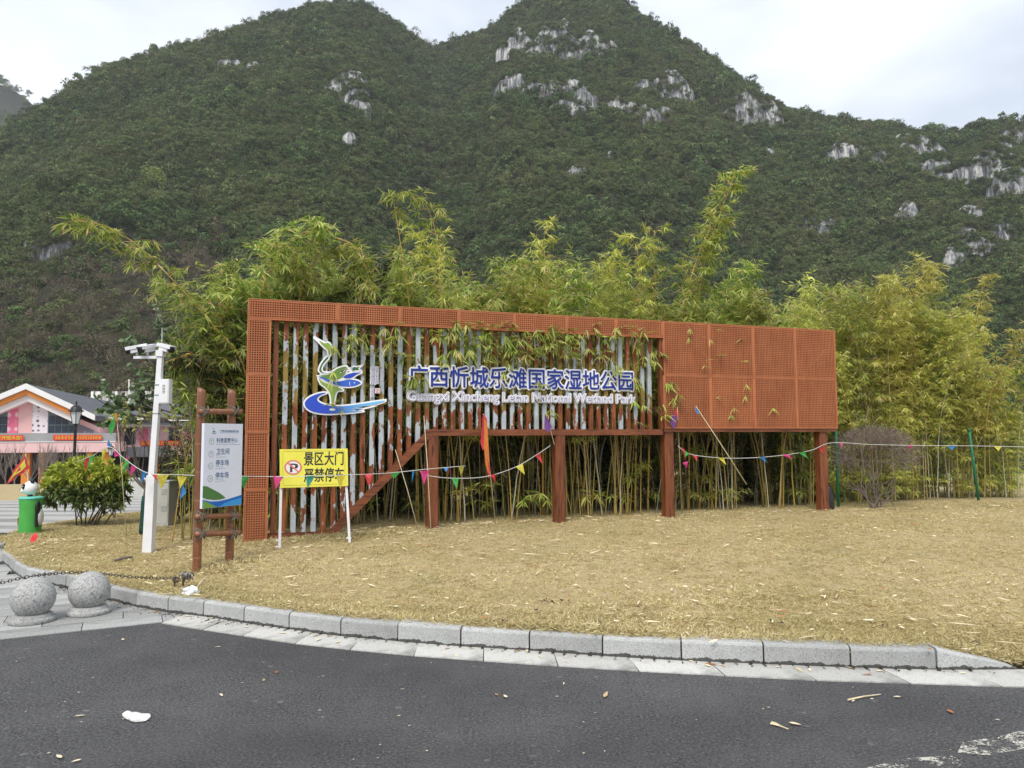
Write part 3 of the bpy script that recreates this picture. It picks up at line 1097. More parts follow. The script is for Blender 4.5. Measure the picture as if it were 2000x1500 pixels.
def mat_rust():
    m = NT('rust_steel')
    v = m.coord('Object')
    oi = m.n('ObjectInfo')
    c = m.ramp(m.noise(v, 2.2, 5, 0.65), [(0.3, (0.34, 0.112, 0.045)), (0.7, (0.45, 0.160, 0.066))])
    c = m.mix(m.ramp(m.noise(m.coord('Object', (6, 6, 0.8)), 2.0, 4, 0.7), [(0.48, (0, 0, 0)), (0.68, (0.6, 0.6, 0.6))]), c, (0.30, 0.080, 0.030))
    hs = m.n('HueSaturation')
    k = m.math('MULTIPLY_ADD', oi.outputs['Random'], 0.16)
    k.node.inputs[2].default_value = 0.92
    m.l(k, hs.inputs['Value'])
    m.l(c, hs.inputs['Color'])
    m.col(hs.outputs[0])
    m.rough(0.62)
    m.b.inputs['Specular IOR Level'].default_value = 0.3
    return m.m
def wood_nodes(m, vec_scale=(9, 9, 0.9)):
    oi = m.n('ObjectInfo')
    tc = m.n('TexCoord')
    ad = m.n('VectorMath')
    ad.operation = 'ADD'
    cb = m.n('CombineXYZ')
    m.l(m.math('MULTIPLY', oi.outputs['Random'], 37.0), cb.inputs[2])
    m.l(m.math('MULTIPLY', oi.outputs['Random'], 91.0), cb.inputs[0])
    m.l(tc.outputs['Object'], ad.inputs[0])
    m.l(cb.outputs[0], ad.inputs[1])
    mp = m.n('Mapping')
    mp.inputs['Scale'].default_value = vec_scale
    m.l(ad.outputs[0], mp.inputs['Vector'])
    gr = m.noise(mp.outputs[0], 2.2, 5, 0.7)
    c = m.ramp(gr, [(0.30, (0.040, 0.012, 0.005)), (0.44, (0.155, 0.046, 0.017)), (0.7, (0.265, 0.085, 0.031))])
    mp2 = m.n('Mapping')
    mp2.inputs['Scale'].default_value = tuple(s * 2.3 if s > 2 else s * 1.6 for s in vec_scale)
    m.l(ad.outputs[0], mp2.inputs['Vector'])
    kn = m.noise(mp2.outputs[0], 3.1, 2, 0.4)
    c = m.mix(m.ramp(kn, [(0.64, (0, 0, 0)), (0.69, (0.9, 0.9, 0.9))]), c, (0.022, 0.008, 0.004))
    return c, ad.outputs[0], gr
def mat_fauxwood(name, horiz=False):
    m = NT(name)
    c, v, gr = wood_nodes(m, (0.9, 9, 9) if horiz else (9, 9, 0.9))
    m.col(c)
    m.rough(0.45)
    m.b.inputs['Specular IOR Level'].default_value = 0.4
    m.bump(gr, 0.2, 0.004)
    return m.m
def mat_peel():
    m = NT('peeling_wood_film')
    c, v, gr = wood_nodes(m)
    def mp(s):
        q = m.n('Mapping')
        q.inputs['Scale'].default_value = s
        m.l(v, q.inputs['Vector'])
        return q.outputs[0]
    rustc = m.mix(m.ramp(m.noise(mp((6, 6, 2)), 1.6, 3, .6), [(.52, (0, 0, 0)), (.62, (.55, .55, .55))]), c, (0.34, 0.10, 0.035))
    # weathered yellow band roughly half way up, where the film bleached
    sx = m.n('SeparateXYZ')
    tc = m.n('TexCoord')
    m.l(tc.outputs['Object'], sx.inputs[0])
    oi = m.n('ObjectInfo')
    zz = m.math('ADD', sx.outputs['Z'], m.math('MULTIPLY', m.noise(mp((1, 1, 1)), 1.5, 3, 0.6), 0.7))
    band = m.math('SUBTRACT', 1.0, m.math('ABSOLUTE', m.math('MULTIPLY', m.math('SUBTRACT', zz, 2.80), 2.3)), True)
    yel = m.ramp(m.noise(mp((14, 14, 2.5)), 2.0, 4, .7), [(0.3, (0.12, 0.085, 0.02)), (0.7, (0.33, 0.235, 0.055))])
    c2 = m.mix(m.ramp(band, [(0.1, (0, 0, 0)), (0.3, (0.9, 0.9, 0.9))]), rustc, yel)
    # bare zinc where the film has come off, in flakes with hard edges
    n1 = m.noise(mp((5.5, 5.5, 2.0)), 1.25, 3, 0.55)
    n2 = m.noise(mp((22, 22, 14)), 1.0, 4, 0.75)
    k = m.math('ADD', n1, m.math('MULTIPLY', m.math('SUBTRACT', n2, 0.5), 0.26))
    k = m.math('SUBTRACT', k, m.math('MULTIPLY', band, 0.035))
    k = m.math('ADD', k, m.math('MULTIPLY', m.math('SUBTRACT', oi.outputs['Random'], 0.5), 0.10))
    mask = m.ramp(k, [(0.505, (0, 0, 0)), (0.513, (1, 1, 1))])
    zinc = m.ramp(m.noise(mp((5, 5, 2)), 3.0, 4, 0.7), [(0.3, (0.30, 0.335, 0.37)), (0.7, (0.47, 0.51, 0.54))])
    zinc = m.mix(m.ramp(m.noise(mp((30, 30, 12)), 1.6, 3, 0.7), [(0.62, (0, 0, 0)), (0.7, (0.7, 0.7, 0.7))]), zinc, (0.16, 0.14, 0.12))
    m.col(m.mix(mask, c2, zinc))
    m.rough(0.55)
    m.b.inputs['Specular IOR Level'].default_value = 0.3
    m.bump(m.math('MULTIPLY', mask, -1.0), 0.5, 0.003)
    return m.m
M_RUST, M_WOOD, M_WOODH, M_PEEL = mat_rust(), mat_fauxwood('faux_wood'), mat_fauxwood('faux_wood_level', True), mat_peel()
M_RIM = plain('rust_rim', (0.50, 0.19, 0.085), 0.6, 0.12, 4)
M_BACK = plain('hole_shade_black', (0.018, 0.012, 0.010), 0.9, 0.2, 8)  # near-black colour stands in for the shade behind the holes
M_WHITE = plain('white_enamel', (0.86, 0.86, 0.86), 0.35, 0.05, 8)

PITCH_H = 0.0318
def perforated(s0, s1, z0, z1, margin=0.02, depth=0.15, hole=0.55):
    """steel cassette: a sheet with square holes, folded edges and a closed back"""
    nx = max(1, int((s1 - s0 - 2 * margin) / PITCH_H))
    nz = max(1, int((z1 - z0 - 2 * margin) / PITCH_H))
    ox, oz = (s1 - s0 - nx * PITCH_H) / 2, (z1 - z0 - nz * PITCH_H) / 2
    V, Lp, Tt = [], [], []
    gi = {}
    def vid(x, y, z):
        V.append((x, y, z))
        return len(V) - 1
    gx = [s0 + ox + i * PITCH_H for i in range(nx + 1)]
    gz = [z0 + oz + j * PITCH_H for j in range(nz + 1)]
    G = [[vid(x, 0, z) for z in gz] for x in gx]
    h = PITCH_H * (1 - hole) / 2
    def face(*i):
        Lp.extend(i)
        Tt.append(len(i))
    for i in range(nx):
        for j in range(nz):
            x0, x1, y0, y1 = gx[i] + h, gx[i + 1] - h, gz[j] + h, gz[j + 1] - h
            a = [vid(x0, 0, y0), vid(x1, 0, y0), vid(x1, 0, y1), vid(x0, 0, y1)]
            b = [vid(x0, .004, y0), vid(x1, .004, y0), vid(x1, .004, y1), vid(x0, .004, y1)]
            o = [G[i][j], G[i + 1][j], G[i + 1][j + 1], G[i][j + 1]]
            for k in range(4):
                k2 = (k + 1) % 4
                face(o[k], o[k2], a[k2], a[k])
                face(a[k], a[k2], b[k2], b[k])
    # plain border, folded sides, back
    e = 0.0025
    O = [vid(s0 + e, 0, z0 + e), vid(s1 - e, 0, z0 + e), vid(s1 - e, 0, z1 - e), vid(s0 + e, 0, z1 - e)]
    face(O[0], O[1], *[G[i][0] for i in range(nx, -1, -1)])
    face(O[1], O[2], *[G[nx][j] for j in range(nz, -1, -1)])
    face(O[2], O[3], *[G[i][nz] for i in range(0, nx + 1)])
    face(O[3], O[0], *[G[0][j] for j in range(0, nz + 1)])
    B = [vid(s0 + e, depth, z0 + e), vid(s1 - e, depth, z0 + e), vid(s1 - e, depth, z1 - e), vid(s0 + e, depth, z1 - e)]
    for k in range(4):
        k2 = (k + 1) % 4
        face(O[k2], O[k], B[k], B[k2])
    return np_mesh('perforated_panel', np.array(V), Lp, Tt)
zb = sp(530, 625)[1]                                   # underside of the top band
cw = sp(530, 640)[0]                                   # width of the left column
def panel(s0, s1, z0, z1):
    o = link('perforated_panel', perforated(s0, s1, z0, z1), M_RUST, SIGN)
    lip = MB()                                          # the folded rim stands a little proud
    t, y = 0.012, -0.006
    lip.box((s0 + .003, y, z0 + .003), (s0 + t, 0.001, z1 - .003)).box((s1 - t, y, z0 + .003), (s1 - .003, 0.001, z1 - .003))
    lip.box((s0 + t, y + .0005, z0 + .003), (s1 - t, 0.0012, z0 + t)).box((s0 + t, y + .0005, z1 - t), (s1 - t, 0.0012, z1 - .003))
    build('rim', lip, M_RIM, o)
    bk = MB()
    bk.box((s0 + .006, 0.1, z0 + .006), (s1 - .006, 0.104, z1 - .006))  # sheet added so the holes look dark
    build('shade_sheet', bk, M_BACK, o)
bs = [sp(x, y)[0] for x, y in [(484, 590), (660, 600), (782, 605), (897, 612), (1005, 618), (1107, 625), (1203, 630), (1295, 640)]]
bs[0] = 0.0
for a, b in zip(bs, bs[1:]):
    panel(a, b, zb, ZT)
cz = [0.17] + [sp(505, y)[1] for y in (957, 844, 731)] + [zb]
for a, b in zip(cz, cz[1:]):
    panel(0.0, cw, a, b)
rs4 = np.linspace(bs[-1], SL, 5)
zr = [sp(1470, 837)[1], sp(1470, 737)[1], ZT]
for a, b in zip(rs4, rs4[1:]):
    for c, d in zip(zr, zr[1:]):
        panel(a, b, c, d)
S_R = bs[-1]
# slats
SD = 0.085                                             # the slats' front lies this far behind the panels' front
s_a, s_b = sp(538.7, 700, SD)[0], sp(885.4, 700, SD)[0]
pitch = (s_b - s_a) / 19.0
beam_top, beam_bot = sp(1000, 838.5, 0.05)[1], sp(1000, 850.5, 0.05)[1]
dg0, dg1 = sp(632, 1046, 0.06), sp(834, 842, 0.06)       # the slanting brace, upper edge
rail_z = sp(580, 1040, 0.06)[1]
def slat_bottom(s):
    if s < dg0[0]:
        return rail_z - 0.03
    if s < dg1[0]:
        return dg0[1] + (dg1[1] - dg0[1]) * (s - dg0[0]) / (dg1[0] - dg0[0]) - 0.05
    return beam_top - 0.03
k = 0
while True:
    s = s_a + k * pitch
    if s > S_R - 0.09:
        break
    w = 0.069
    mb = MB()
    mb.cbox((-w / 2, SD, slat_bottom(s)), (w / 2, SD + 0.05, zb + 0.02), 0.004)
    build('slat', mb, M_WOOD if k == 0 else M_PEEL, SIGN, loc=(s, 0, 0))
    k += 1
# frame members of wood-grained steel
def bar(name, lo, hi, mat=M_WOOD, c=0.006):
    mb = MB()
    ctr = ((lo[0] + hi[0]) / 2, (lo[1] + hi[1]) / 2, 0)
    mb.cbox((lo[0] - ctr[0], lo[1] - ctr[1], lo[2]), (hi[0] - ctr[0], hi[1] - ctr[1], hi[2]), c)
    build(name, mb, mat, SIGN, loc=ctr)
bar('bottom_rail', (cw + .004, 0.055, rail_z - 0.09), (dg0[0] + .05, 0.13, rail_z), M_WOODH)
bar('beam', (dg1[0] - 0.02, 0.045, beam_bot), (S_R - .003, 0.14, beam_top), M_WOODH)
bar('beam', (S_R + .003, 0.02, zr[0] - 0.055), (SL - .01, 0.14, zr[0] - .003), M_WOODH)
mb = MB()
dx, dz = dg1[0] - dg0[0], dg1[1] - dg0[1]
ln = math.hypot(dx, dz)
tx, tz = dx / ln, dz / ln
wbr = 0.115
mb.prism([(dg0[0] - tx * .12, dg0[1] - tz * .12), (dg1[0] + tx * 0.02, dg1[1] + tz * 0.02), (dg1[0] + tz * wbr * .9, dg1[1] - tx * wbr * .9), (dg0[0] + tz * wbr - tx * .12, dg0[1] - tx * wbr - tz * .12)], 0.042, 0.135)
build('brace', mb, M_WOODH, SIGN)
bar('side_trim', (S_R - .055, 0.03, beam_top + .003), (S_R - .004, 0.12, zb - .003))
for (xl, xr, yb, top) in [(835, 858, 1037, 'b'), (1086, 1104, 1022, 'b'), (1301, 1323, 1008, 'p'), (1605, 1628, 997, 'p')]:
    s0, s1 = sp(xl, 950, .05)[0], sp(xr, 950, .05)[0]
    p = sw((s0 + s1) / 2, 0.1, 0)
    zt = beam_bot - .002 if top == 'b' else zr[0] - 0.058
    wd = 0.17
    bar('post', (s0, 0.05, lawn_z(p[0], p[1]) - 0.05), (s0 + wd, 0.05 + wd, zt), M_WOOD, 0.02)

# lettering
CN = '\u5e7f\u897f\u5ffb\u57ce\u4e50\u6ee9\u56fd\u5bb6\u6e7f\u5730\u516c\u56ed'
EN = 'Guangxi Xincheng Letan National Wetland Park'
for i, ch in enumerate(CN):
    text_mesh('c%d' % i, ch)
    text_mesh('cw%d' % i, ch, 0.0, 0.02)
for i, ch in enumerate(EN):
    if ch != ' ':
        text_mesh('e%d' % i, ch)
        text_mesh('ew%d' % i, ch, 0.0, 0.03)
        text_mesh('pre%d' % i, EN[:i + 1] + '|')
text_mesh('pre', '|')
for i, w_ in enumerate(('WETLAND', 'PARK', 'NATIONAL')):
    text_mesh('v%d' % i, w_)
    text_mesh('vw%d' % i, w_, 0.0, 0.03)
# emblem, drawn on an enlargement 7.895 times the photograph, origin (570, 640)
EM = {
 'head': ((0.23, 0.36, 0.07), [(425, 200), (500, 240), (555, 232), (592, 262), (598, 305), (584, 350), (590, 405), (572, 432), (566, 385), (548, 335), (505, 300), (455, 250)]),
 'neck': ((0.035, 0.15, 0.065), [(545, 452), (562, 470), (500, 540), (462, 600), (455, 650), (482, 690), (540, 694), (470, 697), (430, 672), (424, 640), (445, 580), (490, 510)]),
 'wing': ((0.13, 0.24, 0.05), [(445, 738), (560, 720), (640, 675), (705, 632), (800, 602), (848, 607), (785, 650), (735, 697), (790, 682), (850, 645), (905, 632), (850, 655), (820, 705), (762, 768), (700, 797), (620, 800), (520, 780)]),
 'tail': ((0.035, 0.14, 0.055), [(930, 622), (960, 605), (1000, 613), (1045, 602), (1020, 630), (1042, 653), (990, 650), (950, 663), (922, 658), (942, 640)]),
 'leaf': ((0.025, 0.06, 0.48), [(795, 768), (850, 722), (940, 697), (1020, 691), (1065, 692), (1000, 720), (940, 762), (880, 778)]),
 'fish': ((0.04, 0.12, 0.55), [(420, 752), (500, 775), (600, 815), (700, 830), (800, 812), (900, 800), (1000, 815), (1062, 850), (1000, 888), (900, 908), (780, 903), (680, 880), (590, 850), (500, 805)]),
 'leg': ((0.24, 0.36, 0.07), [(415, 778), (470, 830), (560, 868), (700, 917), (760, 942), (782, 965), (720, 967), (682, 1000), (660, 1080), (642, 1200), (626, 1250), (612, 1200), (605, 1080), (576, 985), (520, 915), (450, 860)]),
 'pool': ((0.02, 0.075, 0.50), [(530, 1004), (440, 1010), (330, 1045), (245, 1095), (200, 1160), (222, 1228), (303, 1285), (430, 1316), (600, 1326), (800, 1315), (1000, 1296), (1095, 1282), (900, 1275), (1120, 1235), (880, 1250), (1150, 1205), (1320, 1172), (1440, 1122), (1200, 1155), (1000, 1185), (800, 1208), (650, 1210), (520, 1190), (425, 1150), (388, 1102), (420, 1055), (470, 1028)]),
}
LD = 0.045                                              # depth of the letters' front face
def em(p, dep=LD):
    return sp(570 + p[0] / 7.895, 640 + p[1] / 7.895, dep)
for nm, (c, pl) in EM.items():
    q = [em(p) for p in pl]
    sm = catmull(q, 5, True) if nm != 'tail' else [np.array(p) for p in q]
    EM[nm] = (c, sm)
    poly_mesh('m_' + nm, [sm], 0.0, 0.0)
    poly_mesh('mw_' + nm, [sm], 0.021, 0.008)
beak = [(334, 138), (352, 132), (430, 176), (500, 212), (500, 260), (440, 262), (380, 205), (332, 160)]
poly_mesh('mw_beak', [[em(p) for p in beak]], 0.003, 0.008)
GLY = flush_text()
def fat(key, r, n=8):
    """thicken a glyph: copies shifted round a small circle, each a hair behind the last"""
    v, f = GLY[key]
    V, Fc = [v], list(f)
    for k in range(n):
        a = 2 * math.pi * k / n
        V.append(v + np.array([r * math.cos(a), 0.0015 * (k + 1), r * math.sin(a)]))
        Fc += [tuple(i + len(v) * (k + 1) for i in q) for q in f]
    GLY[key] = (np.concatenate(V), Fc)
def glyph(name, key, mat, parent, M, y):
    """glyph mesh with its 2D shape mapped by M = (scale x, scale z, shift x, shift z), pushed to depth y"""
    v, f = GLY[key]
    v = v.copy()
    v[:, 0] = v[:, 0] * M[0] + M[2]
    v[:, 2] = v[:, 2] * M[1] + M[3]
    v[:, 1] = v[:, 1] * (M[1]) + y
    mb = MB()
    mb.add(v, f)
    return build(name, mb, mat, parent)
def inkmat(name, c, rough=0.4):
    return plain(name, c, rough, 0.04, 5)
M_BLUE = inkmat('blue_letter', (0.010, 0.032, 0.27))
M_LAV = inkmat('lavender_letter', (0.80, 0.80, 0.84))
M_VIO = inkmat('violet_letter', (0.13, 0.11, 0.34))
for i in range(12):
    fat('c%d' % i, 0.015, 6)
    fat('cw%d' % i, 0.085, 12)
for i, ch in enumerate(EN):
    if ch != ' ':
        GLY['eb%d' % i] = GLY['e%d' % i]
        fat('eb%d' % i, 0.028, 6)
        fat('ew%d' % i, 0.085, 12)
for i in range(3):
    fat('vw%d' % i, 0.13, 8)
cs0, cs1 = sp(797, 735, LD)[0], sp(1239, 745, LD)[0]
cz0, cz1 = sp(1000, 759, LD)[1], sp(1000, 717, LD)[1]
step = (cs1 - cs0) / 12.0
vm = GLY['c1'][0]
sc = (cz1 - cz0) / 0.99
for i in range(12):
    M = (step / 1.0 * 1.0, sc, cs0 + step * i, cz0 + 0.10 * sc)
    pl = glyph('character', 'cw%d' % i, M_WHITE, SIGN, M, LD + 0.016)
    glyph('character_face', 'c%d' % i, M_BLUE, pl, M, LD - 0.004)
es0, es1 = sp(795, 775, LD)[0], sp(1241, 782, LD)[0]
ez0 = sp(1000, 784.5, LD)[1]
eh = sp(1000, 766.5, LD)[1] - ez0
bar_w = GLY['pre'][0][:, 0].max()
full = GLY['pre%d' % (len(EN) - 1)][0][:, 0].max() - bar_w
kx = (es1 - es0) / full
kz = eh / 0.72
for i, ch in enumerate(EN):
    if ch == ' ':
        continue
    w0 = GLY['pre%d' % i][0][:, 0].max() - bar_w
    adv = GLY['e%d' % i][0]
    # pen position of this glyph: the text up to it
    prev = EN[:i]
    x0 = (GLY['pre%d' % (i - 1)][0][:, 0].max() - bar_w) if i and ch != ' ' and prev[-1] != ' ' else (0.0 if i == 0 else GLY['pre%d' % (i - 2)][0][:, 0].max() - bar_w + 0.27)
    M = (kx, kz, es0 + x0 * kx, ez0)
    pl = glyph('letter', 'ew%d' % i, M_WHITE, SIGN, M, LD + 0.012)
    glyph('letter_outline', 'eb%d' % i, M_VIO, pl, M, LD - 0.0045)
    glyph('letter_face', 'e%d' % i, M_LAV, pl, M, LD - 0.006)
# emblem parts: white plate behind, printed colour in front
emb_mats = {nm: inkmat('emblem_' + nm, c) for nm, (c, _) in EM.items()}
def gradient(name, c0, c1, s0, s1):
    m = NT(name)
    sx = m.n('SeparateXYZ')
    m.l(m.coord('Object'), sx.inputs[0])
    f = m.math('DIVIDE', m.math('SUBTRACT', sx.outputs['X'], s0), s1 - s0, True)
    m.col(m.ramp(f, [(0.35, c0), (1.0, c1)]))
    m.rough(0.4)
    return m.m
emb_mats['pool'] = gradient('emblem_pool', (0.02, 0.065, 0.50), (0.16, 0.48, 0.80), em((200, 1200))[0], em((1200, 1200))[0])
for nm in EM:
    pl = glyph('emblem_plate', 'mw_' + nm, M_WHITE, SIGN, (1, 1, 0, 0), LD + (0.012 if nm != 'pool' else 0.015))
    if nm == 'head':
        glyph('beak', 'mw_beak', M_WHITE, pl, (1, 1, 0, 0), LD + 0.0113)
    glyph('emblem_' + nm, 'm_' + nm, emb_mats[nm], pl, (1, 1, 0, 0), LD - (0.001 if nm != 'leg' else 0.004))
mb = MB()
c = em((625, 1262))
mb.prism([(c[0] + 0.042 * math.cos(a), c[1] + 0.018 * math.sin(a)) for a in np.linspace(0, 2 * math.pi, 17)[:-1]], LD - .003, LD)
build('ripple', mb, M_WHITE, SIGN)
mb = MB()
c = em((965, 850))
mb.prism([(c[0] + 0.008 * math.cos(a), c[1] + 0.008 * math.sin(a)) for a in np.linspace(0, 2 * math.pi, 13)[:-1]], LD - .004, LD - .002)
gl = [em(p) for p in [(893, 832), (885, 855), (890, 880), (902, 905), (906, 903), (896, 880), (892, 855), (898, 834)]]
mb.prism(gl, LD - .004, LD - .002)
build('fish_eye', mb, M_WHITE, SIGN)
# small lettering that reads downwards, and a red seal
for key, x0, x1, y0, y1 in (('v0', 1218, 1265, 598, 870), ('v1', 1218, 1265, 930, 1075), ('v2', 1288, 1337, 598, 878)):
    a, b = em((x0, y0)), em((x1, y1))
    for kk, mt, dep in (('vw' + key[1], M_WHITE, 0.012), (key, M_VIO, -0.003)):
        v, f = GLY[kk]
        ref = GLY[key][0]
        W = ref[:, 0].max()
        H = 0.72
        kx2, kz2 = (a[1] - b[1]) / W, (b[0] - a[0]) / H
        u = v.copy()
        u[:, 0] = a[0] + v[:, 2] * kz2 if False else b[0] - (H - v[:, 2]) * kz2
        u[:, 2] = a[1] - v[:, 0] * kx2
        u[:, 1] = v[:, 1] * kz2 + LD + dep
        mb = MB()
        mb.add(u, f)
        if dep > 0:
            pl = build('small_word', mb, mt, SIGN)
        else:
            build('small_word_face', mb, mt, pl)
a, b = em((1285, 935)), em((1362, 1012))
M_SEAL = inkmat('seal_red', (0.45, 0.03, 0.04))
mb = MB()
mb.box((a[0], LD, b[1]), (b[0], LD + .012, a[1]))
seal = build('seal_plate', mb, M_WHITE, SIGN)
mb = MB()
w, h = b[0] - a[0], a[1] - b[1]
for (x0, x1, y0, y1) in [(.12, .88, .12, .2), (.12, .88, .8, .88), (.12, .2, .2, .8), (.8, .88, .2, .8), (.3, .7, .46, .54), (.46, .54, .28, .46), (.46, .54, .54, .72), (.3, .38, .3, .42), (.62, .7, .58, .7)]:
    mb.box((a[0] + w * x0, LD - .003, b[1] + h * y0), (a[0] + w * x1, LD - .0005, b[1] + h * y1))
build('seal_mark', mb, M_SEAL, seal)

# ------------------------------------------------------------------ stone balls and chain
for n, (cx, by, dia, lab) in enumerate([(63, 1214, 0.352, 'grey granite ball bollard on a stepped round base, farther from the kerb'), (173, 1198, 0.348, 'grey granite ball bollard on a stepped round base, close beside the kerb')]):
    p = at_z(cx, by, 0.006)
    t = thing('stone_ball', lab, 'bollard', p)
    mb = MB()
    mb.lathe([(0.02, 0), (0.178, 0), (0.184, 0.01), (0.184, 0.032), (0.178, 0.041), (0.162, 0.045), (0.157, 0.050), (0.157, 0.062), (0.148, 0.070), (0.10, 0.074), (0.02, 0.074)], 40)
    build('base', mb, M_BALL, t, True)
    mb = MB()
    r = dia / 2
    mb.sphere((0, 0, 0.032 + r), r, 40, 24)
    build('ball', mb, M_BALL, t, True)
B1, B2 = at_z(63, 1214, .006), at_z(173, 1198, .006)
M_IRON = plain('rusty_chain', (0.10, 0.085, 0.07), 0.6, 0.4, 40, 0.5)
clump = on_lawn(356, 1150)
chain_pts = [at_y(-60, 1150, B1[1] + 0.02), at_y(0, 1139, B1[1] + .03), at_y(52, 1127, B1[1] + 0.06), at_y(110, 1120, B2[1] + 0.1), at_y(172, 1118, B2[1] + 0.25), at_y(250, 1126, 7.1), at_y(300, 1129, clump[1]), at_y(345, 1129, clump[1])]
cp = catmull(chain_pts, 14)
d = np.concatenate([[0], np.cumsum([np.linalg.norm(b - a) for a, b in zip(cp, cp[1:])])])
cp = np.array(cp)
ch = MB()
nl = int(d[-1] / 0.034)
for i in range(nl):
    s = (i + .5) * d[-1] / nl
    c = Vector([np.interp(s, d, cp[:, k]) for k in range(3)])
    c2 = Vector([np.interp(s + .01, d, cp[:, k]) for k in range(3)])
    t_ = (c2 - c).normalized()
    side = t_.cross(Vector((0, 0, 1))).normalized()
    up = side.cross(t_)
    ax = side if i % 2 else up
    ring = [c + t_ * 0.022 * math.cos(a) + ax * 0.011 * math.sin(a) for a in np.linspace(0, 2 * math.pi, 11)]
    ch.tube(ring, 0.004, 5, False)
tag(build('chain', ch, M_IRON, smooth=True), 'rusty chain slung from the stone balls to a stake on the lawn', 'chain')
# knotted chain and cloth round a stake at the chain's end
t = thing('chain_stake', 'short stake wrapped in knotted chain and striped cloth on the lawn edge', 'stake', clump)
mb = MB()
mb.tube([(0, 0, -.05), (0.01, 0, .14)], [.012, .011], 8)
build('stake', mb, M_IRON, t)
mb = MB()
rs = random.Random(4)
for k in range(9):
    c = Vector((rs.uniform(-.09, .09), rs.uniform(-.03, .03), rs.uniform(.06, .15)))
    ring = [c + Vector((0.026 * math.cos(a), 0.012 * math.sin(a + k), 0.02 * math.sin(a))) for a in np.linspace(0, 2 * math.pi, 11)]
    mb.tube(ring, 0.0045, 5, False)
for k in range(8):
    mb.tube([Vector((-.075 + rs.uniform(-.004, .004), 0, .12 - .016 * k)) + Vector((0.006 * math.cos(a), 0.006 * (k % 2) * math.sin(a), 0.011 * math.sin(a))) for a in np.linspace(0, 2 * math.pi, 9)], 0.003, 4, False)
build('knot', mb, M_IRON, t, True)
mb = MB()
for k in range(5):
    a = rs.uniform(-.4, .4)
    x = -.03 + .025 * k
    mb.tube([(x, -.01, .10), (x + .015, -.03, .155 + .01 * (k % 2)), (x + .03, -.01, .12), (x + .03, 0, .08)], [.004, .011, .010, .003], 6)
build('cloth', mb, plain('striped_rag', (0.30, 0.29, 0.28), 0.9, 0.9, 45), t, True)
# white plastic bag, a dry stalk and a broken branch on the lawn edge
def crumple(name, c, size, mat, seed, label, cat, flat=0.6, parent=None):
    mb = MB()
    mb.sphere((0, 0, 0), 1.0, 18, 12)
    vs = []
    for v in mb.v:
        p = Vector(v)
        k = 1 + 0.42 * mnoise.noise(p * 1.7 + Vector((seed, 0, 0))) + 0.2 * mnoise.noise(p * 4.3 + Vector((0, seed, 0)))
        vs.append((p.x * k * size[0], p.y * k * size[1], max(-0.02, p.z * k * size[2]) + size[2] * 0.5))
    mb.v = vs
    return tag(build(name, mb, mat, None, False, c), label, cat)
crumple('plastic_bag', on_lawn(370, 1163), (0.085, 0.06, 0.055), plain('white_plastic_bag', (0.72, 0.73, 0.76), 0.35, 0.12, 14), 3.1, 'crumpled white plastic bag on the lawn edge below the striped rag', 'plastic bag')
M_STALK = plain('dry_stalk', (0.62, 0.52, 0.33), 0.8, 0.2, 20)
a, b = on_lawn(384, 1150), on_lawn(400, 1136)
mb = MB()
b2 = a + (b - a) * 0.9 + np.array([0.02, 0, 0.06])
mb.tube([a + np.array([0, 0, .01]), (a + b2) / 2 + np.array([0, 0, .01]), b2], [.008, .007, .004], 6)
tag(build('dry_stalk', mb, M_STALK), 'pale dry bamboo sheath sticking up beside the white bag', 'stalk')
a, b = on_lawn(224, 1098), on_lawn(258, 1092)
mb = MB()
mb.tube([a + np.array([0, 0, .02]), (a + b) / 2 + np.array([0, 0, .03]), b + np.array([0, 0, .025])], [.018, .016, .012], 7)
tag(build('broken_branch', mb, M_BARK if 'M_BARK' in globals() else M_STALK), 'short broken branch lying in the grass by the camera pole', 'branch')

# litter on the road
pp = catmull([at_z(x, y, 0.004) for x, y in [(238, 1396), (250, 1392), (266, 1394), (288, 1396), (294, 1402), (284, 1409), (264, 1411), (252, 1407), (243, 1403)]], 2, True)
mb = MB()
c = sum(pp) / len(pp)
ring = [(p - c) for p in pp]
mb.add([(0, 0, .012)] + [(r[0], r[1], .004 + .009 * ((i * 7) % 5) / 4) for i, r in enumerate(ring)] + [(r[0], r[1], .002) for r in ring],
       [(0, i + 1, (i + 1) % 18 + 1) for i in range(18)] + [(i + 1, i + 19, (i + 1) % 18 + 19, (i + 1) % 18 + 1) for i in range(18)])
tag(build('paper_scrap', mb, plain('dirty_paper', (0.62, 0.62, 0.60), 0.8, 0.25, 30), None, False, c), 'torn white scrap of paper lying on the asphalt', 'paper')
rs = np.random.RandomState(21)
P, D, L, W = [], [], [], []
spots = [(145, 1398, .06), (1102, 1332, .05), (1180, 1362, .13), (990, 1362, .06), (972, 1358, .05), (1700, 1365, .03), (1664, 1370, .05), (1760, 1360, .05), (1850, 1385, .06), (1555, 1303, .1), (1400, 1298, .09), (1520, 1418, .08), (1540, 1410, .07),
         (790, 1345, .03), (515, 1330, .06), (240, 1250, .07), (432, 1262, .05), (540, 1310, .05), (430, 1354, .06), (160, 1482, .05), (120, 1480, .07), (1345, 1288, .07), (1100, 1290, .05), (985, 1285, .04), (890, 1278, .05), (870, 1275, .05), (395, 1216, .06), (380, 1222, .06), (300, 1195, .08), (345, 1205, .05)]
for x, y, ln in spots:
    p = at_z(x, y, 0.012)
    P.append(p)
    a = rs.uniform(0, 6.28)
    D.append((math.cos(a), math.sin(a), 0.02))
    L.append(ln)
    W.append(ln * rs.uniform(.2, .5))
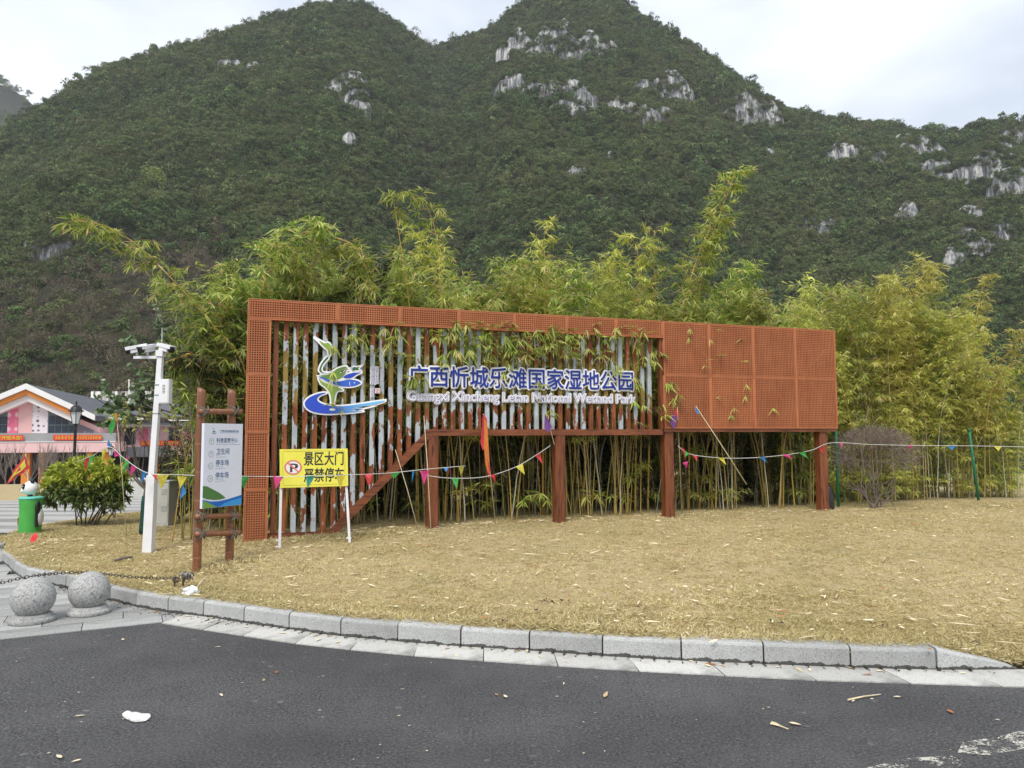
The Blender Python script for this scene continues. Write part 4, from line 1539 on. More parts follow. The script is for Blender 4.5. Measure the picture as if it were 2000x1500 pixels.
for k in range(34):
    i = rs.randint(8 * KS, len(KC) - 4)
    q = KC[i] - knormal(KC, i) * rs.uniform(0.02, 0.16)
    P.append((q[0], q[1], .016))
    a = rs.uniform(0, 6.28)
    D.append((math.cos(a), math.sin(a), 0.03))
    L.append(rs.uniform(.03, .09))
    W.append(rs.uniform(.01, .03))
for k in range(45):
    x, y = rs.uniform(0, 2000), 1240 + 250 * rs.rand()
    if y < np.interp(x, [0, 320, 700, 1100, 2000], [1255, 1225, 1280, 1312, 1345]):
        continue
    P.append(at_z(x, y, 0.008))
    a = rs.uniform(0, 6.28)
    D.append((math.cos(a), math.sin(a), 0.02))
    L.append(rs.uniform(.01, .028))
    W.append(rs.uniform(.005, .012))
n_ = len(P)
tag(link('fallen_leaves', leaf_mesh('fallen_leaves', P, D, np.tile([0, 0, 1.], (n_, 1)), L, W, 0.05), M_LITTER), 'scattered dry leaves and bits on the asphalt and gutter', 'leaf litter', kind='stuff')
for x0, y0, x1, y1, lab in [(1656, 1367, 1720, 1356, 'thin pale dry stick lying on the asphalt by the gutter'), (1505, 1413, 1540, 1424, 'thin dark twig lying on the asphalt among brown leaves')]:
    a, b = at_z(x0, y0, .01), at_z(x1, y1, .01)
    mb = MB()
    mb.tube([a, (a + b) / 2 + np.array([0, .006, 0.002]), b], [.006, .005, .003], 6)
    tag(build('stick', mb, M_STALK), lab, 'stick')
# soil crumbs along the foot of the kerb and dark clods on the lawn
rs = np.random.RandomState(27)
P, D, L, W = [], [], [], []
for k in range(1500):
    i = rs.randint(6 * KS, len(KC) - 3)
    if rs.rand() < .5 and mnoise.noise((KC[i][0] * 2.2, 0, 3)) < .05:
        continue
    q = KC[i] - knormal(KC, i) * abs(rs.normal()) * (.035 if i > 12 * KS else .09)
    P.append((q[0], q[1], .010 + rs.rand() * .006))
    a = rs.uniform(0, 6.28)
    D.append((math.cos(a), math.sin(a), rs.uniform(0, .5)))
    L.append(rs.uniform(.006, .024))
    W.append(rs.uniform(.006, .018))
for x, y in [(1075, 1182), (1060, 1180), (1105, 1180), (1055, 1200), (975, 1217), (1722, 1228), (1520, 1222), (1905, 1262)]:
    c = on_lawn(x, y)
    for k in range(6):
        P.append((c[0] + rs.normal() * .035, c[1] + rs.normal() * .03, c[2] + .022 + rs.rand() * .018))
        a = rs.uniform(0, 6.28)
        D.append((math.cos(a), math.sin(a), rs.uniform(-.2, .5)))
        L.append(rs.uniform(.012, .032))
        W.append(rs.uniform(.015, .03))
n_ = len(P)
tag(link('soil_crumbs', leaf_mesh('soil_crumbs', P, D, np.tile([0, 0, 1.], (n_, 1)) + rs.normal(size=(n_, 3)) * .5, L, W, 0.05), plain('dark_soil', (.045, .036, .026), .95, .4, 30)), 'dark soil crumbs gathered along the kerb and on the lawn', 'soil', kind='stuff')
# worn white paint at the edge of the road
def mat_paint():
    m = NT('worn_paint')
    v = m.coord('Object')
    k = m.math('ADD', m.noise(v, 5, 4, 0.7), m.math('MULTIPLY', m.math('SUBTRACT', m.noise(v, 70, 3, 0.8), .5), 0.7))
    m.col(m.ramp(m.noise(v, 30, 3, .7), [(.3, (.40, .385, .33)), (.7, (.60, .585, .52))]))
    m.l(m.ramp(k, [(0.50, (0, 0, 0)), (0.58, (1, 1, 1))]), m.b.inputs['Alpha'])
    m.rough(0.85)
    return m.m
M_PAINT = mat_paint()
for poly, lab in [([(1690, 1500), (1760, 1482), (1860, 1475), (1880, 1490), (1850, 1520), (1700, 1530)], 'worn patch of white road paint close to the bottom corner'), ([(1870, 1470), (1880, 1450), (1960, 1436), (2040, 1415), (2040, 1455), (1930, 1475)], 'worn streak of white road paint nearer the kerb')]:
    mb = MB()
    mb.add([at_z(x, y, .004) for x, y in poly], [tuple(range(len(poly)))])
    structure(build('road_marking', mb, M_PAINT), lab, 'marking')

# ------------------------------------------------------------------ white pole with cameras
PB = on_lawn(290, 1079)
t = thing('camera_pole', 'white square pole carrying three security cameras and a control box', 'camera pole', PB)
M_POLE = plain('white_pole', (0.74, 0.74, 0.75), 0.45, 0.06, 4)
M_LENS = plain('black_hood', (0.02, 0.02, 0.022), 0.3, 0.2, 10)
def pl(px, py, dy=0.0):
    return at_y(px, py, PB[1] + dy) - PB
top = pl(314, 692)
mb = MB()
def sq(mb, p0, p1, w0, w1):
    p0, p1 = Vector(p0), Vector(p1)
    vs = [(p.x + sx * w / 2, p.y + sy * w / 2, p.z) for p, w in ((p0, w0), (p1, w1)) for sx, sy in ((-1, -1), (1, -1), (1, 1), (-1, 1))]
    mb.add(vs, [(0, 3, 2, 1), (4, 5, 6, 7), (0, 1, 5, 4), (1, 2, 6, 5), (2, 3, 7, 6), (3, 0, 4, 7)])
mid = pl(297.5, 928)
sq(mb, (0, 0, -.1), mid, 0.118, 0.104)
sq(mb, mid, top, 0.075, 0.062)
build('pole', mb, M_POLE, t)
for (x, y) in [(306, 808), (308.5, 772), (309.5, 752)]:
    mb = MB()
    p = pl(x, y)
    w = 0.036
    mb.box((p[0] - w, p[1] - w, p[2] - .008), (p[0] + w, p[1] + w, p[2] + .008))
    build('band', mb, plain('steel_band', (0.35, 0.35, 0.36), 0.4, .1, 10, 0.6), t)
a, b = pl(262, 694), pl(312, 698)
mb = MB()
mb.box((a[0], -0.025, b[2] - .018), (b[0], 0.025, b[2] + .018))
build('arm', mb, M_POLE, t)
mb = MB()
mb.box((top[0] - .045, -.05, top[2] - .03), (top[0] + .045, .05, top[2] + .05))
build('bracket', mb, M_POLE, t)
def sec_cam(px, py, ang, pitch_, stand, ln=0.2):
    c = pl(px, py)
    M = Matrix.Translation(c) @ Matrix.Rotation(ang, 4, 'Z') @ Matrix.Rotation(pitch_, 4, 'Y')
    o = MB()
    o.cbox((-ln / 2, -.045, -.035), (ln / 2 - .02, .045, .045), .012, M)
    body = build('camera_housing', o, M_POLE, t)
    h = MB()
    h.box((-ln / 2 - .03, -.05, .046), (ln / 2 + .03, .05, .054), M)
    h.box((-ln / 2 - .03, -.0545, .01), (ln / 2 + .03, -.0505, .054), M)
    h.box((-ln / 2 - .03, .0505, .01), (ln / 2 + .03, .0545, .054), M)
    build('sunshade', h, M_POLE, body)
    l = MB()
    l.lathe([(.005, 0), (.036, 0), (.038, .05), (.03, .052), (.005, .045)], 16, (0, 0, 0), M @ Matrix.Translation((ln / 2 - .02, 0, 0)) @ Matrix.Rotation(math.pi / 2, 4, 'Y'))
    build('lens', l, M_LENS, body, True)
    s = MB()
    s.tube([M @ Vector((0, 0, -.03)), Vector(c) + Vector((0, 0, -stand))], .014, 8)
    build('mount', s, M_POLE, body)
sec_cam(267, 683, math.radians(205), math.radians(14), 0.07)
sec_cam(288, 682, math.radians(250), math.radians(14), 0.08)
sec_cam(324, 681, math.radians(-20), math.radians(14), 0.06, 0.17)
mb = MB()
p0, p1 = pl(314, 741), pl(333, 788)
mb.cbox((p0[0] + .005, -.06, p1[2]), (p1[0], .05, p0[2]), .008)
bx = build('control_box', mb, M_POLE, t)
mb = MB()
mb.box((p0[0] + .018, -.064, p1[2] + .012), (p1[0] - .012, -.0605, p0[2] - .012))
dr = build('box_door', mb, M_POLE, bx)
mb = MB()
for k in range(6):
    mb.box((p0[0] + .055, -.066, p0[2] - .085 - .02 * k), (p0[0] + .09, -.0645, p0[2] - .078 - .02 * k))
build('vent_slots', mb, M_LENS, bx)
mb = MB()
mb.tube([pl(316, 690), pl(316.5, 640)], .004, 6)
build('antenna', mb, M_POLE, t)

# ------------------------------------------------------------------ bamboo ladder signpost
LB, RB = on_lawn(384, 1118), on_lawn(448, 1101)
dv = RB - LB
dv[2] = 0
wl = float(np.linalg.norm(dv))
ang = math.atan2(dv[1], dv[0])
lx, ly = dv / wl, np.array([-dv[1], dv[0], 0]) / wl
LZ = min(LB[2], RB[2])
LO = np.array([LB[0], LB[1], LZ])
t = thing('direction_sign', 'white direction board lashed to a brown bamboo ladder frame', 'sign', LO, ang)
def lp(px, py, dep=0.0):
    r = ray(px, py)
    tt = ((LO - CAM) @ ly + dep) / (r @ ly)
    p = CAM + r * tt
    return float((p - LO) @ lx), float(p[2] - LZ)
def mat_canewood():
    m = NT('varnished_bamboo')
    sx = m.coord('Object', (14, 14, 1.2))
    c = m.ramp(m.noise(sx, 2, 4, .7), [(.3, (.17, .068, .032)), (.7, (.30, .13, .066))])
    m.col(c)
    m.rough(.42)
    m.bump(m.noise(sx, 3, 3, .7), .15, .004)
    return m.m
M_CANE = mat_canewood()
M_ROPE = plain('dark_rope', (0.16, 0.14, 0.115), 0.9, 0.7, 60)
for px0, px1, py1, s in ((384, 394, 757, 0), (448, 453, 760, 1)):
    x1, z1 = lp(px1, py1)
    x0 = 0.0 if s == 0 else wl
    mb = MB()
    N_ = 14
    rr = 0.047
    zs, rad = [-.1], [rr]
    z = 0.16
    hgt = z1
    while z < hgt - .12:
        zs += [z - .012, z - .004, z + .004, z + .012]
        rad += [rr, rr * 1.05, rr * .93, rr]
        z += 0.31
    zs.append(hgt - .06)
    rad.append(rr)
    vs, fs = [], []
    for zz, r_ in zip(zs, rad):
        xx = x0 + (x1 - x0) * max(0, zz) / hgt
        for k in range(N_):
            a = 2 * math.pi * k / N_
            vs.append((xx + r_ * math.cos(a), r_ * math.sin(a), zz))
    xx = x1                                             # slanting cut at the top
    for k in range(N_):
        a = 2 * math.pi * k / N_
        vs.append((xx + rr * math.cos(a), rr * math.sin(a), hgt - .0 - 0.5 * (rr * math.cos(a) + rr)))
    m_ = len(zs) + 1
    fs = [(i * N_ + k, i * N_ + (k + 1) % N_, (i + 1) * N_ + (k + 1) % N_, (i + 1) * N_ + k) for i in range(m_ - 1) for k in range(N_)] + [tuple((m_ - 1) * N_ + k for k in range(N_))]
    mb.add(vs, fs)
    build('post', mb, M_CANE, t, True)
for py in (804, 1009, 1043):
    xa, za = lp(383 if py < 900 else 376, py)
    xb, zb2 = lp(465 if py < 900 else 462, py - (0 if py < 900 else 3))
    mb = MB()
    n_ = 16
    path, rad = [], []
    for k in range(n_ + 1):
        f = k / n_
        path.append((xa + (xb - xa) * f, -0.055, za + (zb2 - za) * f))
        rad.append(.031 * (1.1 if k in (5, 11) else 1))
    mb.tube(path, rad, 10)
    rung = build('rung', mb, M_CANE, t, True)
    for side in (0, 1):
        x1, z1 = lp(394 if side == 0 else 453, 757)
        hz = za if side == 0 else zb2
        xc = (0 if side == 0 else wl) + ((x1 if side == 0 else x1 - wl)) * hz / z1
        mb = MB()
        for d_ in (-1, 1):
            for off in (-.012, 0, .012):
                mb.tube([(xc - .058, -.03, hz + d_ * -.052 + off), (xc - .03, -.085, hz - d_ * .026 + off), (xc, -.094, hz + off), (xc + .03, -.085, hz + d_ * .026 + off), (xc + .058, -.03, hz + d_ * .052 + off)], .0055, 5)
        build('lashing', mb, M_ROPE, rung)
# the board
b00, b11 = lp(383, 989), lp(462, 828)
x0, x1 = lp(384.5, 905)[0], lp(461, 905)[0]
z0, z1 = lp(421, 989)[1], lp(421, 827.5)[1]
M_BOARD = plain('white_board', (0.68, 0.71, 0.80), 0.45, 0.03, 5)
mb = MB()
mb.cbox((x0, -.10, z0), (x1, -.06, z1), .004)
board = build('board', mb, M_BOARD, t)
W_, H_ = x1 - x0, z1 - z0
# printed shapes: u to the right, v downwards, both 0..1 on the board
def bp(u, v):
    return (x0 + W_ * u, z1 - H_ * v)
def printed(name, polys, c, y, smooth=False):
    mb = MB()
    for q in polys:
        q = [np.array(bp(*p)) for p in q]
        if smooth:
            q = catmull(q, 5, True)
        mb.prism([tuple(p) for p in q], y, y + .0008)
    build(name, mb, inkmat('print_' + name, c), board)
printed('leaf_print', [[(0.003, .735), (.10, .742), (.22, .775), (.38, .82), (.50, .862), (.58, .90), (.45, .912), (.28, .91), (.12, .895), (.003, .872)]], (.07, .19, .05), -.1016)
printed('wave_print', [[(.003, .895), (.2, .925), (.42, .93), (.65, .915), (.997, .878), (.997, .997), (.003, .997)]], (.01, .13, .48), -.1014)
printed('light_wave_print', [[(.40, .997), (.55, .962), (.75, .935), (.997, .915), (.997, .997)]], (.04, .30, .66), -.1024)
printed('grass_print', [[(.003, .905), (.10, .925), (.22, .955), (.36, .997), (.003, .997)]], (.16, .33, .06), -.1028)
def arrow(cx, cy, direction):
    polys = []
    asp = W_ / H_
    n_ = 16
    for i in range(n_):
        a0, a1 = 2 * math.pi * i / n_, 2 * math.pi * (i + 1) / n_
        polys.append([(cx + r * math.cos(a), cy + r * math.sin(a) * asp) for r, a in ((.066, a0), (.066, a1), (.056, a1), (.056, a0))])
    rot = {'up': 0, 'left': -math.pi / 2, 'right': math.pi / 2}[direction]
    for q in ([(-.004, .034), (.004, .034), (.004, -.034), (-.004, -.034)], [(0, -.036), (.024, -.008), (.018, -.004), (0, -.026)], [(0, -.036), (-.024, -.008), (-.018, -.004), (0, -.026)]):
        polys.append([(cx + p[0] * math.cos(rot) - p[1] * math.sin(rot), cy + (p[0] * math.sin(rot) + p[1] * math.cos(rot)) * asp) for p in q])
    return polys
ar = []
for cx, cy, d_ in ((.19, .215, 'up'), (.185, .365, 'up'), (.18, .505, 'left'), (.175, .655, 'right')):
    ar += arrow(cx, cy, d_)
printed('arrow_print', ar, (.25, .36, .32), -.1012)
# grey lines of print too fine to read
fine = [[(u0, v), (u1, v), (u1, v + .006), (u0, v + .006)] for u0, u1, v in
        ((.31, .80, .228), (.31, .45, .25), (.47, .60, .25), (.62, .93, .25), (.31, .40, .378), (.31, .56, .40), (.30, .50, .515), (.30, .55, .538), (.30, .50, .665), (.30, .55, .688), (.40, .88, .107))]
printed('fine_print', fine, (.36, .45, .58), -.1012)
printed('mark_print', [[(.20, .10), (.24, .085), (.28, .09), (.27, .105), (.23, .11)], [(.19, .112), (.22, .118), (.27, .117), (.31, .11), (.28, .124), (.21, .124)], [(.225, .05), (.24, .055), (.235, .08), (.23, .085)]], (.04, .25, .24), -.1012)
rows = [('\u79d1\u666e\u5ba3\u6559\u4e2d\u5fc3', .31, .225, .092), ('\u536b\u751f\u95f4', .31, .372, .115), ('\u505c\u8f66\u573a', .30, .508, .115), ('\u505c\u8f66\u573a', .30, .658, .115), (CN, .39, .103, .041)]
for i, r_ in enumerate(rows):
    text_mesh('b%d' % i, r_[0])
G2 = flush_text()
GLY.update(G2)
for i, (tx, u, v, su) in enumerate(rows):
    k = W_ * su
    p = bp(u, v)
    fat('b%d' % i, .012, 4)
    glyph('board_text', 'b%d' % i, inkmat('board_ink', (.045, .12, .25)), board, (k, k * (1.15 if i else 1.0), p[0], p[1] + k * .1), -.1014)

# ------------------------------------------------------------------ yellow no-parking sign
YL, YR = on_lawn(546, 1071), on_lawn(684, 1061)
dv = YR - YL
dv[2] = 0
wl = float(np.linalg.norm(dv))
lx, ly = dv / wl, np.array([-dv[1], dv[0], 0]) / wl
LO = np.array([YL[0], YL[1], min(YL[2], YR[2])])
LZ = LO[2]
t = thing('no_parking_sign', 'yellow no-parking board on two thin white legs in front of the slats', 'sign', LO, math.atan2(dv[1], dv[0]))
for (xt, xb, xoff) in ((549, 546, 0.0), (676.5, 684, wl)):
    xa, za = lp(xt, 950)
    mb = MB()
    p0, p1 = Vector((xoff, 0, -.06)), Vector((xa, 0, za))
    w = .016
    vs = [(p.x + sx * w, p.y + sy * w, p.z) for p in (p0, p1) for sx, sy in ((-1, -1), (1, -1), (1, 1), (-1, 1))]
    mb.add(vs, [(0, 3, 2, 1), (4, 5, 6, 7), (0, 1, 5, 4), (1, 2, 6, 5), (2, 3, 7, 6), (3, 0, 4, 7)])
    leg = build('leg', mb, M_POLE, t)
    mb = MB()
    for z_ in (.02, .10):
        mb.tube([(xoff - .035, -.005, z_), (xoff + .012, -.005, z_)], .009, 6)
        mb.sphere((xoff - .036, -.005, z_), .014, 8, 6)
    build('bolt', mb, M_POLE, leg)
c00, c10, c11, c01 = lp(547, 953, -.03), lp(680, 949, -.03), lp(679, 876, -.03), lp(546, 877.5, -.03)
def mat_yellow():
    m = NT('yellow_board')
    v = m.coord('Object')
    c = m.ramp(m.noise(v, 3, 4, .6), [(.3, (.70, .65, .06)), (.7, (.78, .74, .10))])
    c = m.mix(m.ramp(m.noise(m.coord('Object', (1, 1, 3)), 5, 5, .75), [(.6, (0, 0, 0)), (.78, (.5, .5, .5))]), c, (.42, .42, .16))
    m.col(c)
    m.rough(.5)
    return m.m
mb = MB()
mb.prism([c00, c10, c11, c01], -.038, -.018)
board = build('board', mb, mat_yellow(), t)
def yp(u, v):
    a = np.array(c01) * (1 - u) + np.array(c11) * u
    b = np.array(c00) * (1 - u) + np.array(c10) * u
    return tuple(a * (1 - v) + b * v)
def yprint(name, polys, c, y):
    mb = MB()
    for q in polys:
        mb.prism([yp(*p) for p in q], y, y + .0008)
    build(name, mb, inkmat('print_' + name, c), board)
asp = 132 / 74.0
def ringp(cx, cy, r0, r1, n_=28):
    out = []
    for i in range(n_):
        a0, a1 = 2 * math.pi * i / n_, 2 * math.pi * (i + 1) / n_
        out.append([(cx + r * math.cos(a), cy + r * math.sin(a) * asp) for r, a in ((r1, a0), (r1, a1), (r0, a1), (r0, a0))])
    return out
cx, cy = .193, .475
yprint('disc_print', [[(cx + .115 * math.cos(a), cy + .098 * asp * math.sin(a)) for a in np.linspace(0, 2 * math.pi, 29)[:-1]]], (.75, .72, .72), -.0392)
rr_ = [[(cx + (u - cx) * 1.08, cy + (v - cy) * .92) for u, v in q] for q in ringp(cx, cy, .096, .118)]
yprint('ring_print', rr_ + [[(cx - .085, cy - .105), (cx - .068, cy - .13), (cx + .085, cy + .105), (cx + .068, cy + .13)]], (.66, .20, .16), -.0408)
yprint('letter_print', [[(cx - .045, cy - .10), (cx + .02, cy - .10), (cx + .062, cy - .085), (cx + .075, cy - .03), (cx + .062, cy + .02), (cx + .02, cy + .04), (cx - .012, cy + .04), (cx - .012, cy + .125), (cx - .045, cy + .125)]], (.04, .04, .05), -.0398)
yprint('letter_counter_print', [[(cx - .012, cy - .062), (cx + .015, cy - .062), (cx + .035, cy - .03), (cx + .015, cy + .003), (cx - .012, cy + .003)]], (.75, .72, .72), -.0403)
fr = []
for (u0, v0, u1, v1) in ((.05, .055, .95, .063), (.05, .937, .95, .945), (.043, .075, .047, .93), (.953, .075, .957, .93)):
    fr.append([(u0, v0), (u1, v0), (u1, v1), (u0, v1)])
yprint('border_print', fr, (.35, .27, .04), -.0392)
for i, tx in enumerate(('\u666f\u533a\u5927\u95e8', '\u4e25\u7981\u505c\u8f66')):
    text_mesh('y%d' % i, tx)
GLY.update(flush_text())
Wd = yp(1, .5)[0] - yp(0, .5)[0]
Hd = yp(.5, 0)[1] - yp(.5, 1)[1]
for i, v in enumerate((.43, .86)):
    fat('y%d' % i, .022, 6)
    a = yp(.345, v)
    glyph('sign_text', 'y%d' % i, inkmat('sign_ink', (.03, .03, .03)), board, (Wd * .6 / 4.0, Hd * .385, a[0], a[1] + Hd * .03), -.0398)

# ------------------------------------------------------------------ bamboo
M_BLEAF = leafmat('bamboo_leaf', [(0.0, (0.09, 0.17, 0.025)), (0.28, (0.25, 0.345, 0.055)), (0.58, (0.42, 0.49, 0.095)), (0.82, (0.60, 0.62, 0.18)), (0.93, (0.58, 0.52, 0.18)), (0.97, (0.68, 0.55, 0.30)), (1.0, (0.62, 0.34, 0.15))], 0.42, 0.42, 0.16, 0.35)
M_BLEAF_Y = leafmat('bamboo_leaf_yellow', [(0.0, (0.20, 0.25, 0.04)), (0.35, (0.48, 0.51, 0.09)), (0.7, (0.67, 0.65, 0.16)), (0.92, (0.74, 0.68, 0.24)), (0.97, (0.70, 0.58, 0.30)), (1.0, (0.60, 0.34, 0.14))], 0.42, 0.42, 0.16, 0.35)
M_BLEAF_D = leafmat('bamboo_leaf_shade_dark', [(0.0, (0.025, 0.040, 0.012)), (0.5, (0.055, 0.078, 0.022)), (0.85, (0.10, 0.115, 0.040)), (0.96, (0.20, 0.165, 0.075)), (1.0, (0.36, 0.22, 0.10))], 0.22, 0.40, 0.16, 0.4)  # shade low in the grove put into a darker leaf colour
def mat_culm():
    m = NT('bamboo_culm')
    oi = m.n('ObjectInfo')
    c = m.ramp(oi.outputs['Random'], [(0, (0.22, 0.20, 0.05)), (.3, (0.33, 0.25, 0.06)), (.6, (0.44, 0.30, 0.075)), (.8, (0.42, 0.39, 0.28)), (1, (0.50, 0.48, 0.40))])
    v = m.coord('Object', (8, 8, 1.2))
    c = m.mix(m.ramp(m.noise(v, 2.5, 4, .7), [(.5, (0, 0, 0)), (.7, (.65, .65, .65))]), c, (0.13, 0.12, 0.05))
    m.col(c)
    m.rough(0.4)
    return m.m
M_CULM = mat_culm()
M_CULM_G = plain('golden_culm', (0.58, 0.38, 0.10), 0.4, 0.2, 6)
def culm_path(H, lean, bend, az, n=26, wob=0.05, seed=0):
    """a cane that leans, then arches over at the top"""
    rs = random.Random(seed)
    P = []
    p = Vector((0, 0, -0.08))
    for i in range(n + 1):
        P.append(p.copy())
        t = i / n
        a = lean + bend * t ** 2.2
        d = Vector((math.sin(a) * math.cos(az), math.sin(a) * math.sin(az), math.cos(a)))
        d += Vector((rs.uniform(-wob, wob), rs.uniform(-wob, wob), 0))
        p = p + d.normalized() * (H / n)
    return P
def fan(rs, P, D, N, L, W, tip, out, k, ll):
    """a spray of leaves at the end of a twig, opening downwards and outwards"""
    out = out / max(1e-6, np.linalg.norm(out))
    side = np.cross(out, [0, 0, 1.0])
    side /= max(1e-6, np.linalg.norm(side))
    tilt = rs.uniform(-0.8, 0.95)
    for j in range(k):
        a = (j - (k - 1) / 2) / max(1, k - 1) * rs.uniform(1.3, 2.4)
        d = out * math.cos(a) + side * math.sin(a) + np.array([0, 0, tilt - 0.25 * abs(a) + rs.normal() * 0.15])
        P.append(tip - out * rs.uniform(0, 0.07))
        D.append(d)
        nn = np.cross(d, side) if abs(a) < 1.2 else np.array([0, 0, 1.0])
        N.append(nn / max(1e-6, np.linalg.norm(nn)) + rs.normal(size=3) * 0.35)
        L.append(ll * rs.uniform(0.65, 1.2))
        W.append(ll * rs.uniform(0.095, 0.15))
def make_bamboo(seed, H, lean, bend, az, r0=0.017, start=0.35, dens=1.0, ll=0.175, blen=0.55, path=None, fans=(3, 6)):
    rs = np.random.RandomState(seed)
    path = path or culm_path(H, lean, bend, az, seed=seed)
    n = len(path)
    Hh = sum((b - a).length for a, b in zip(path, path[1:]))
    mb = MB()
    fine, rad = [], []
    for i in range(n):
        f = i / (n - 1)
        r = r0 * (1 - 0.86 * f ** 1.4)
        if i:
            a = path[i - 1].lerp(path[i], 0.93)
            fine += [a, path[i]]
            rad += [r * 0.96, r * 1.13]
        else:
            fine.append(path[0])
            rad.append(r)
    mb.tube(fine, rad, 6)
    tw = MB()
    P, D, N, L, W = [], [], [], [], []
    for i in range(2, n):
        f = i / (n - 1)
        if f < start:
            if rs.rand() > 0.10:
                continue
        base = path[i]
        tdir = np.array((path[min(i + 1, n - 1)] - path[i - 1]).normalized())
        nb = max(1, int(round((2.6 if f < .85 else 3.0) * dens + rs.uniform(-.6, .6))))
        for b in range(nb):
            th = rs.uniform(0, 2 * math.pi)
            o = np.array([math.cos(th), math.sin(th), 0.0])
            d0 = o * 0.8 + tdir * rs.uniform(0.35, 1.0)
            d0 /= np.linalg.norm(d0)
            ln = blen * rs.uniform(0.55, 1.2) * (1.0 - 0.45 * f) * (0.6 if f < start else 1)
            pts = []
            p = np.array(base)
            m = 4
            for s in range(m + 1):
                pts.append(p.copy())
                d0 = d0 + np.array([0, 0, -0.16]) + rs.normal(size=3) * 0.05
                d0 /= np.linalg.norm(d0)
                p = p + d0 * ln / m
            pts[0] = np.array(base)
            tw.tube(pts, [r0 * .22, r0 * .2, r0 * .16, r0 * .12, r0 * .07], 3, False)
            for s in range(1, m + 1):
                if s < 2 and rs.rand() < .5:
                    continue
                for _ in range(rs.randint(1, 3)):
                    o2 = d0 * 0.5 + rnd_dirs(rs, 1)[0] * np.array([1, 1, .5])
                    tip = pts[s] + o2 * rs.uniform(0.03, 0.13)
                    fan(rs, P, D, N, L, W, tip, o2, rs.randint(*fans), ll)
    # the growing tip
    fan(rs, P, D, N, L, W, np.array(path[-1]), np.array([.2, .1, 1.]), 5, ll * .8)
    cm, tm = mb.mesh('culm'), tw.mesh('twigs')
    fm = leaf_mesh('foliage', P, D, N, L, W, 0.2)
    return cm, tm, fm
def place_bamboo(meshes, loc, rz, sc, mats, label, group=None, name='bamboo', extra=0):
    t = thing(name, label, 'bamboo', loc, rz, group)
    t.scale = (sc, sc, sc)
    for nm, me, mt in zip(('culm', 'twigs', 'foliage'), meshes, mats):
        if len(me.materials) == 0:
            me.materials.append(mt)
        o = link(nm, me, None, t)
        if me.materials[0] is not mt:
            o.material_slots[0].link = 'OBJECT'
            o.material_slots[0].material = mt
        if nm == 'twigs':
            o['kind'] = 'stuff'
        if nm == 'culm':
            o.data.polygons.foreach_set('use_smooth', [True] * len(o.data.polygons))
    rx = random.Random(hash((round(loc[0], 3), round(loc[1], 3))) % 9973)
    for _ in range(extra):                             # thinner bare canes of the same clump
        c = link('culm', rx.choice(VAR)[0], None, t)
        c.location = (rx.uniform(-.28, .28), rx.uniform(-.22, .22), 0)
        c.rotation_euler = (rx.uniform(-.05, .05), rx.uniform(-.05, .05), rx.uniform(0, 6.28))
        w_ = rx.uniform(.55, .9)
        c.scale = (w_, w_, rx.uniform(.6, .82))
    return t
VAR = [make_bamboo(100 + k, 4.2 + 0.25 * (k % 3), 0.03 + 0.02 * k % .07, 0.35 + 0.22 * (k % 4), k * 1.3, 0.0135, (0.40, 0.46, 0.52)[k % 3], 1.4) for k in range(11)]
BACK = [make_bamboo(160 + k, 2.4, 0.05, 0.5, k * 2.0, 0.011, 0.04, 1.1, 0.15, 0.45) for k in range(3)]
LOW = [make_bamboo(140 + k, 2.3, 0.06, 0.5, k * 2.0, 0.011, 0.22, 0.9, 0.14, 0.42) for k in range(3)]
VAR_R = [make_bamboo(180 + k, 4.2 + 0.25 * (k % 3), 0.03, 0.35 + 0.22 * (k % 4), k * 1.3, 0.0135, (0.30, 0.36, 0.42)[k % 3], 1.75, 0.135, 0.52) for k in range(7)]
rs = np.random.RandomState(31)
def where(s):
    return 'just beyond the left column of the sign' if s < .3 else 'behind the bird emblem' if s < 2.1 else 'behind the first characters of the sign' if s < 4.1 else 'behind the last characters of the sign' if s < 6.4 else 'behind the perforated panels'
def where_r(u):
    return 'between the sign and the bare bush' if u < .5 else 'behind the bare bush' if u < 1.7 else 'between the bare bush and the green fence post' if u < 3.0 else 'beyond the green fence post'
def tint(leaf):
    return 'yellow-leaved' if leaf is M_BLEAF_Y else 'dark-leaved' if leaf is M_BLEAF_D else 'green-leaved'
cnt = 0
def lz(p):
    return lawn_z(p[0], p[1])
M3 = lambda leaf: (M_CULM, M_CULM, leaf)
for i in range(175):                                   # behind the sign
    s = rs.uniform(-0.7, SL + 0.3)
    dep = 0.65 + 3.6 * rs.rand() ** 1.2
    if s < 2.0 and dep < 0.75:
        dep += 0.4
    p = sw(s, dep, 0)
    k = rs.randint(0, 11)
    ht = rs.uniform(0.80, 1.08)
    if s < 2.2:
        ht *= 0.96
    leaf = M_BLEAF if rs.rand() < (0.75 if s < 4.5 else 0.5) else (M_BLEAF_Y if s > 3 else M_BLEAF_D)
    rz = rs.uniform(0, 6.28)
    while dep < 1.9 and math.cos(k * 1.3 + rz) * ED[0] + math.sin(k * 1.3 + rz) * ED[1] < -0.1:
        rz = rs.uniform(0, 6.28)
    place_bamboo(VAR[k], (p[0], p[1], lz(p)), rz, ht, M3(leaf), 'slender %s bamboo clump %s' % (tint(leaf), where(s)), 'bamboo behind the sign', extra=3)
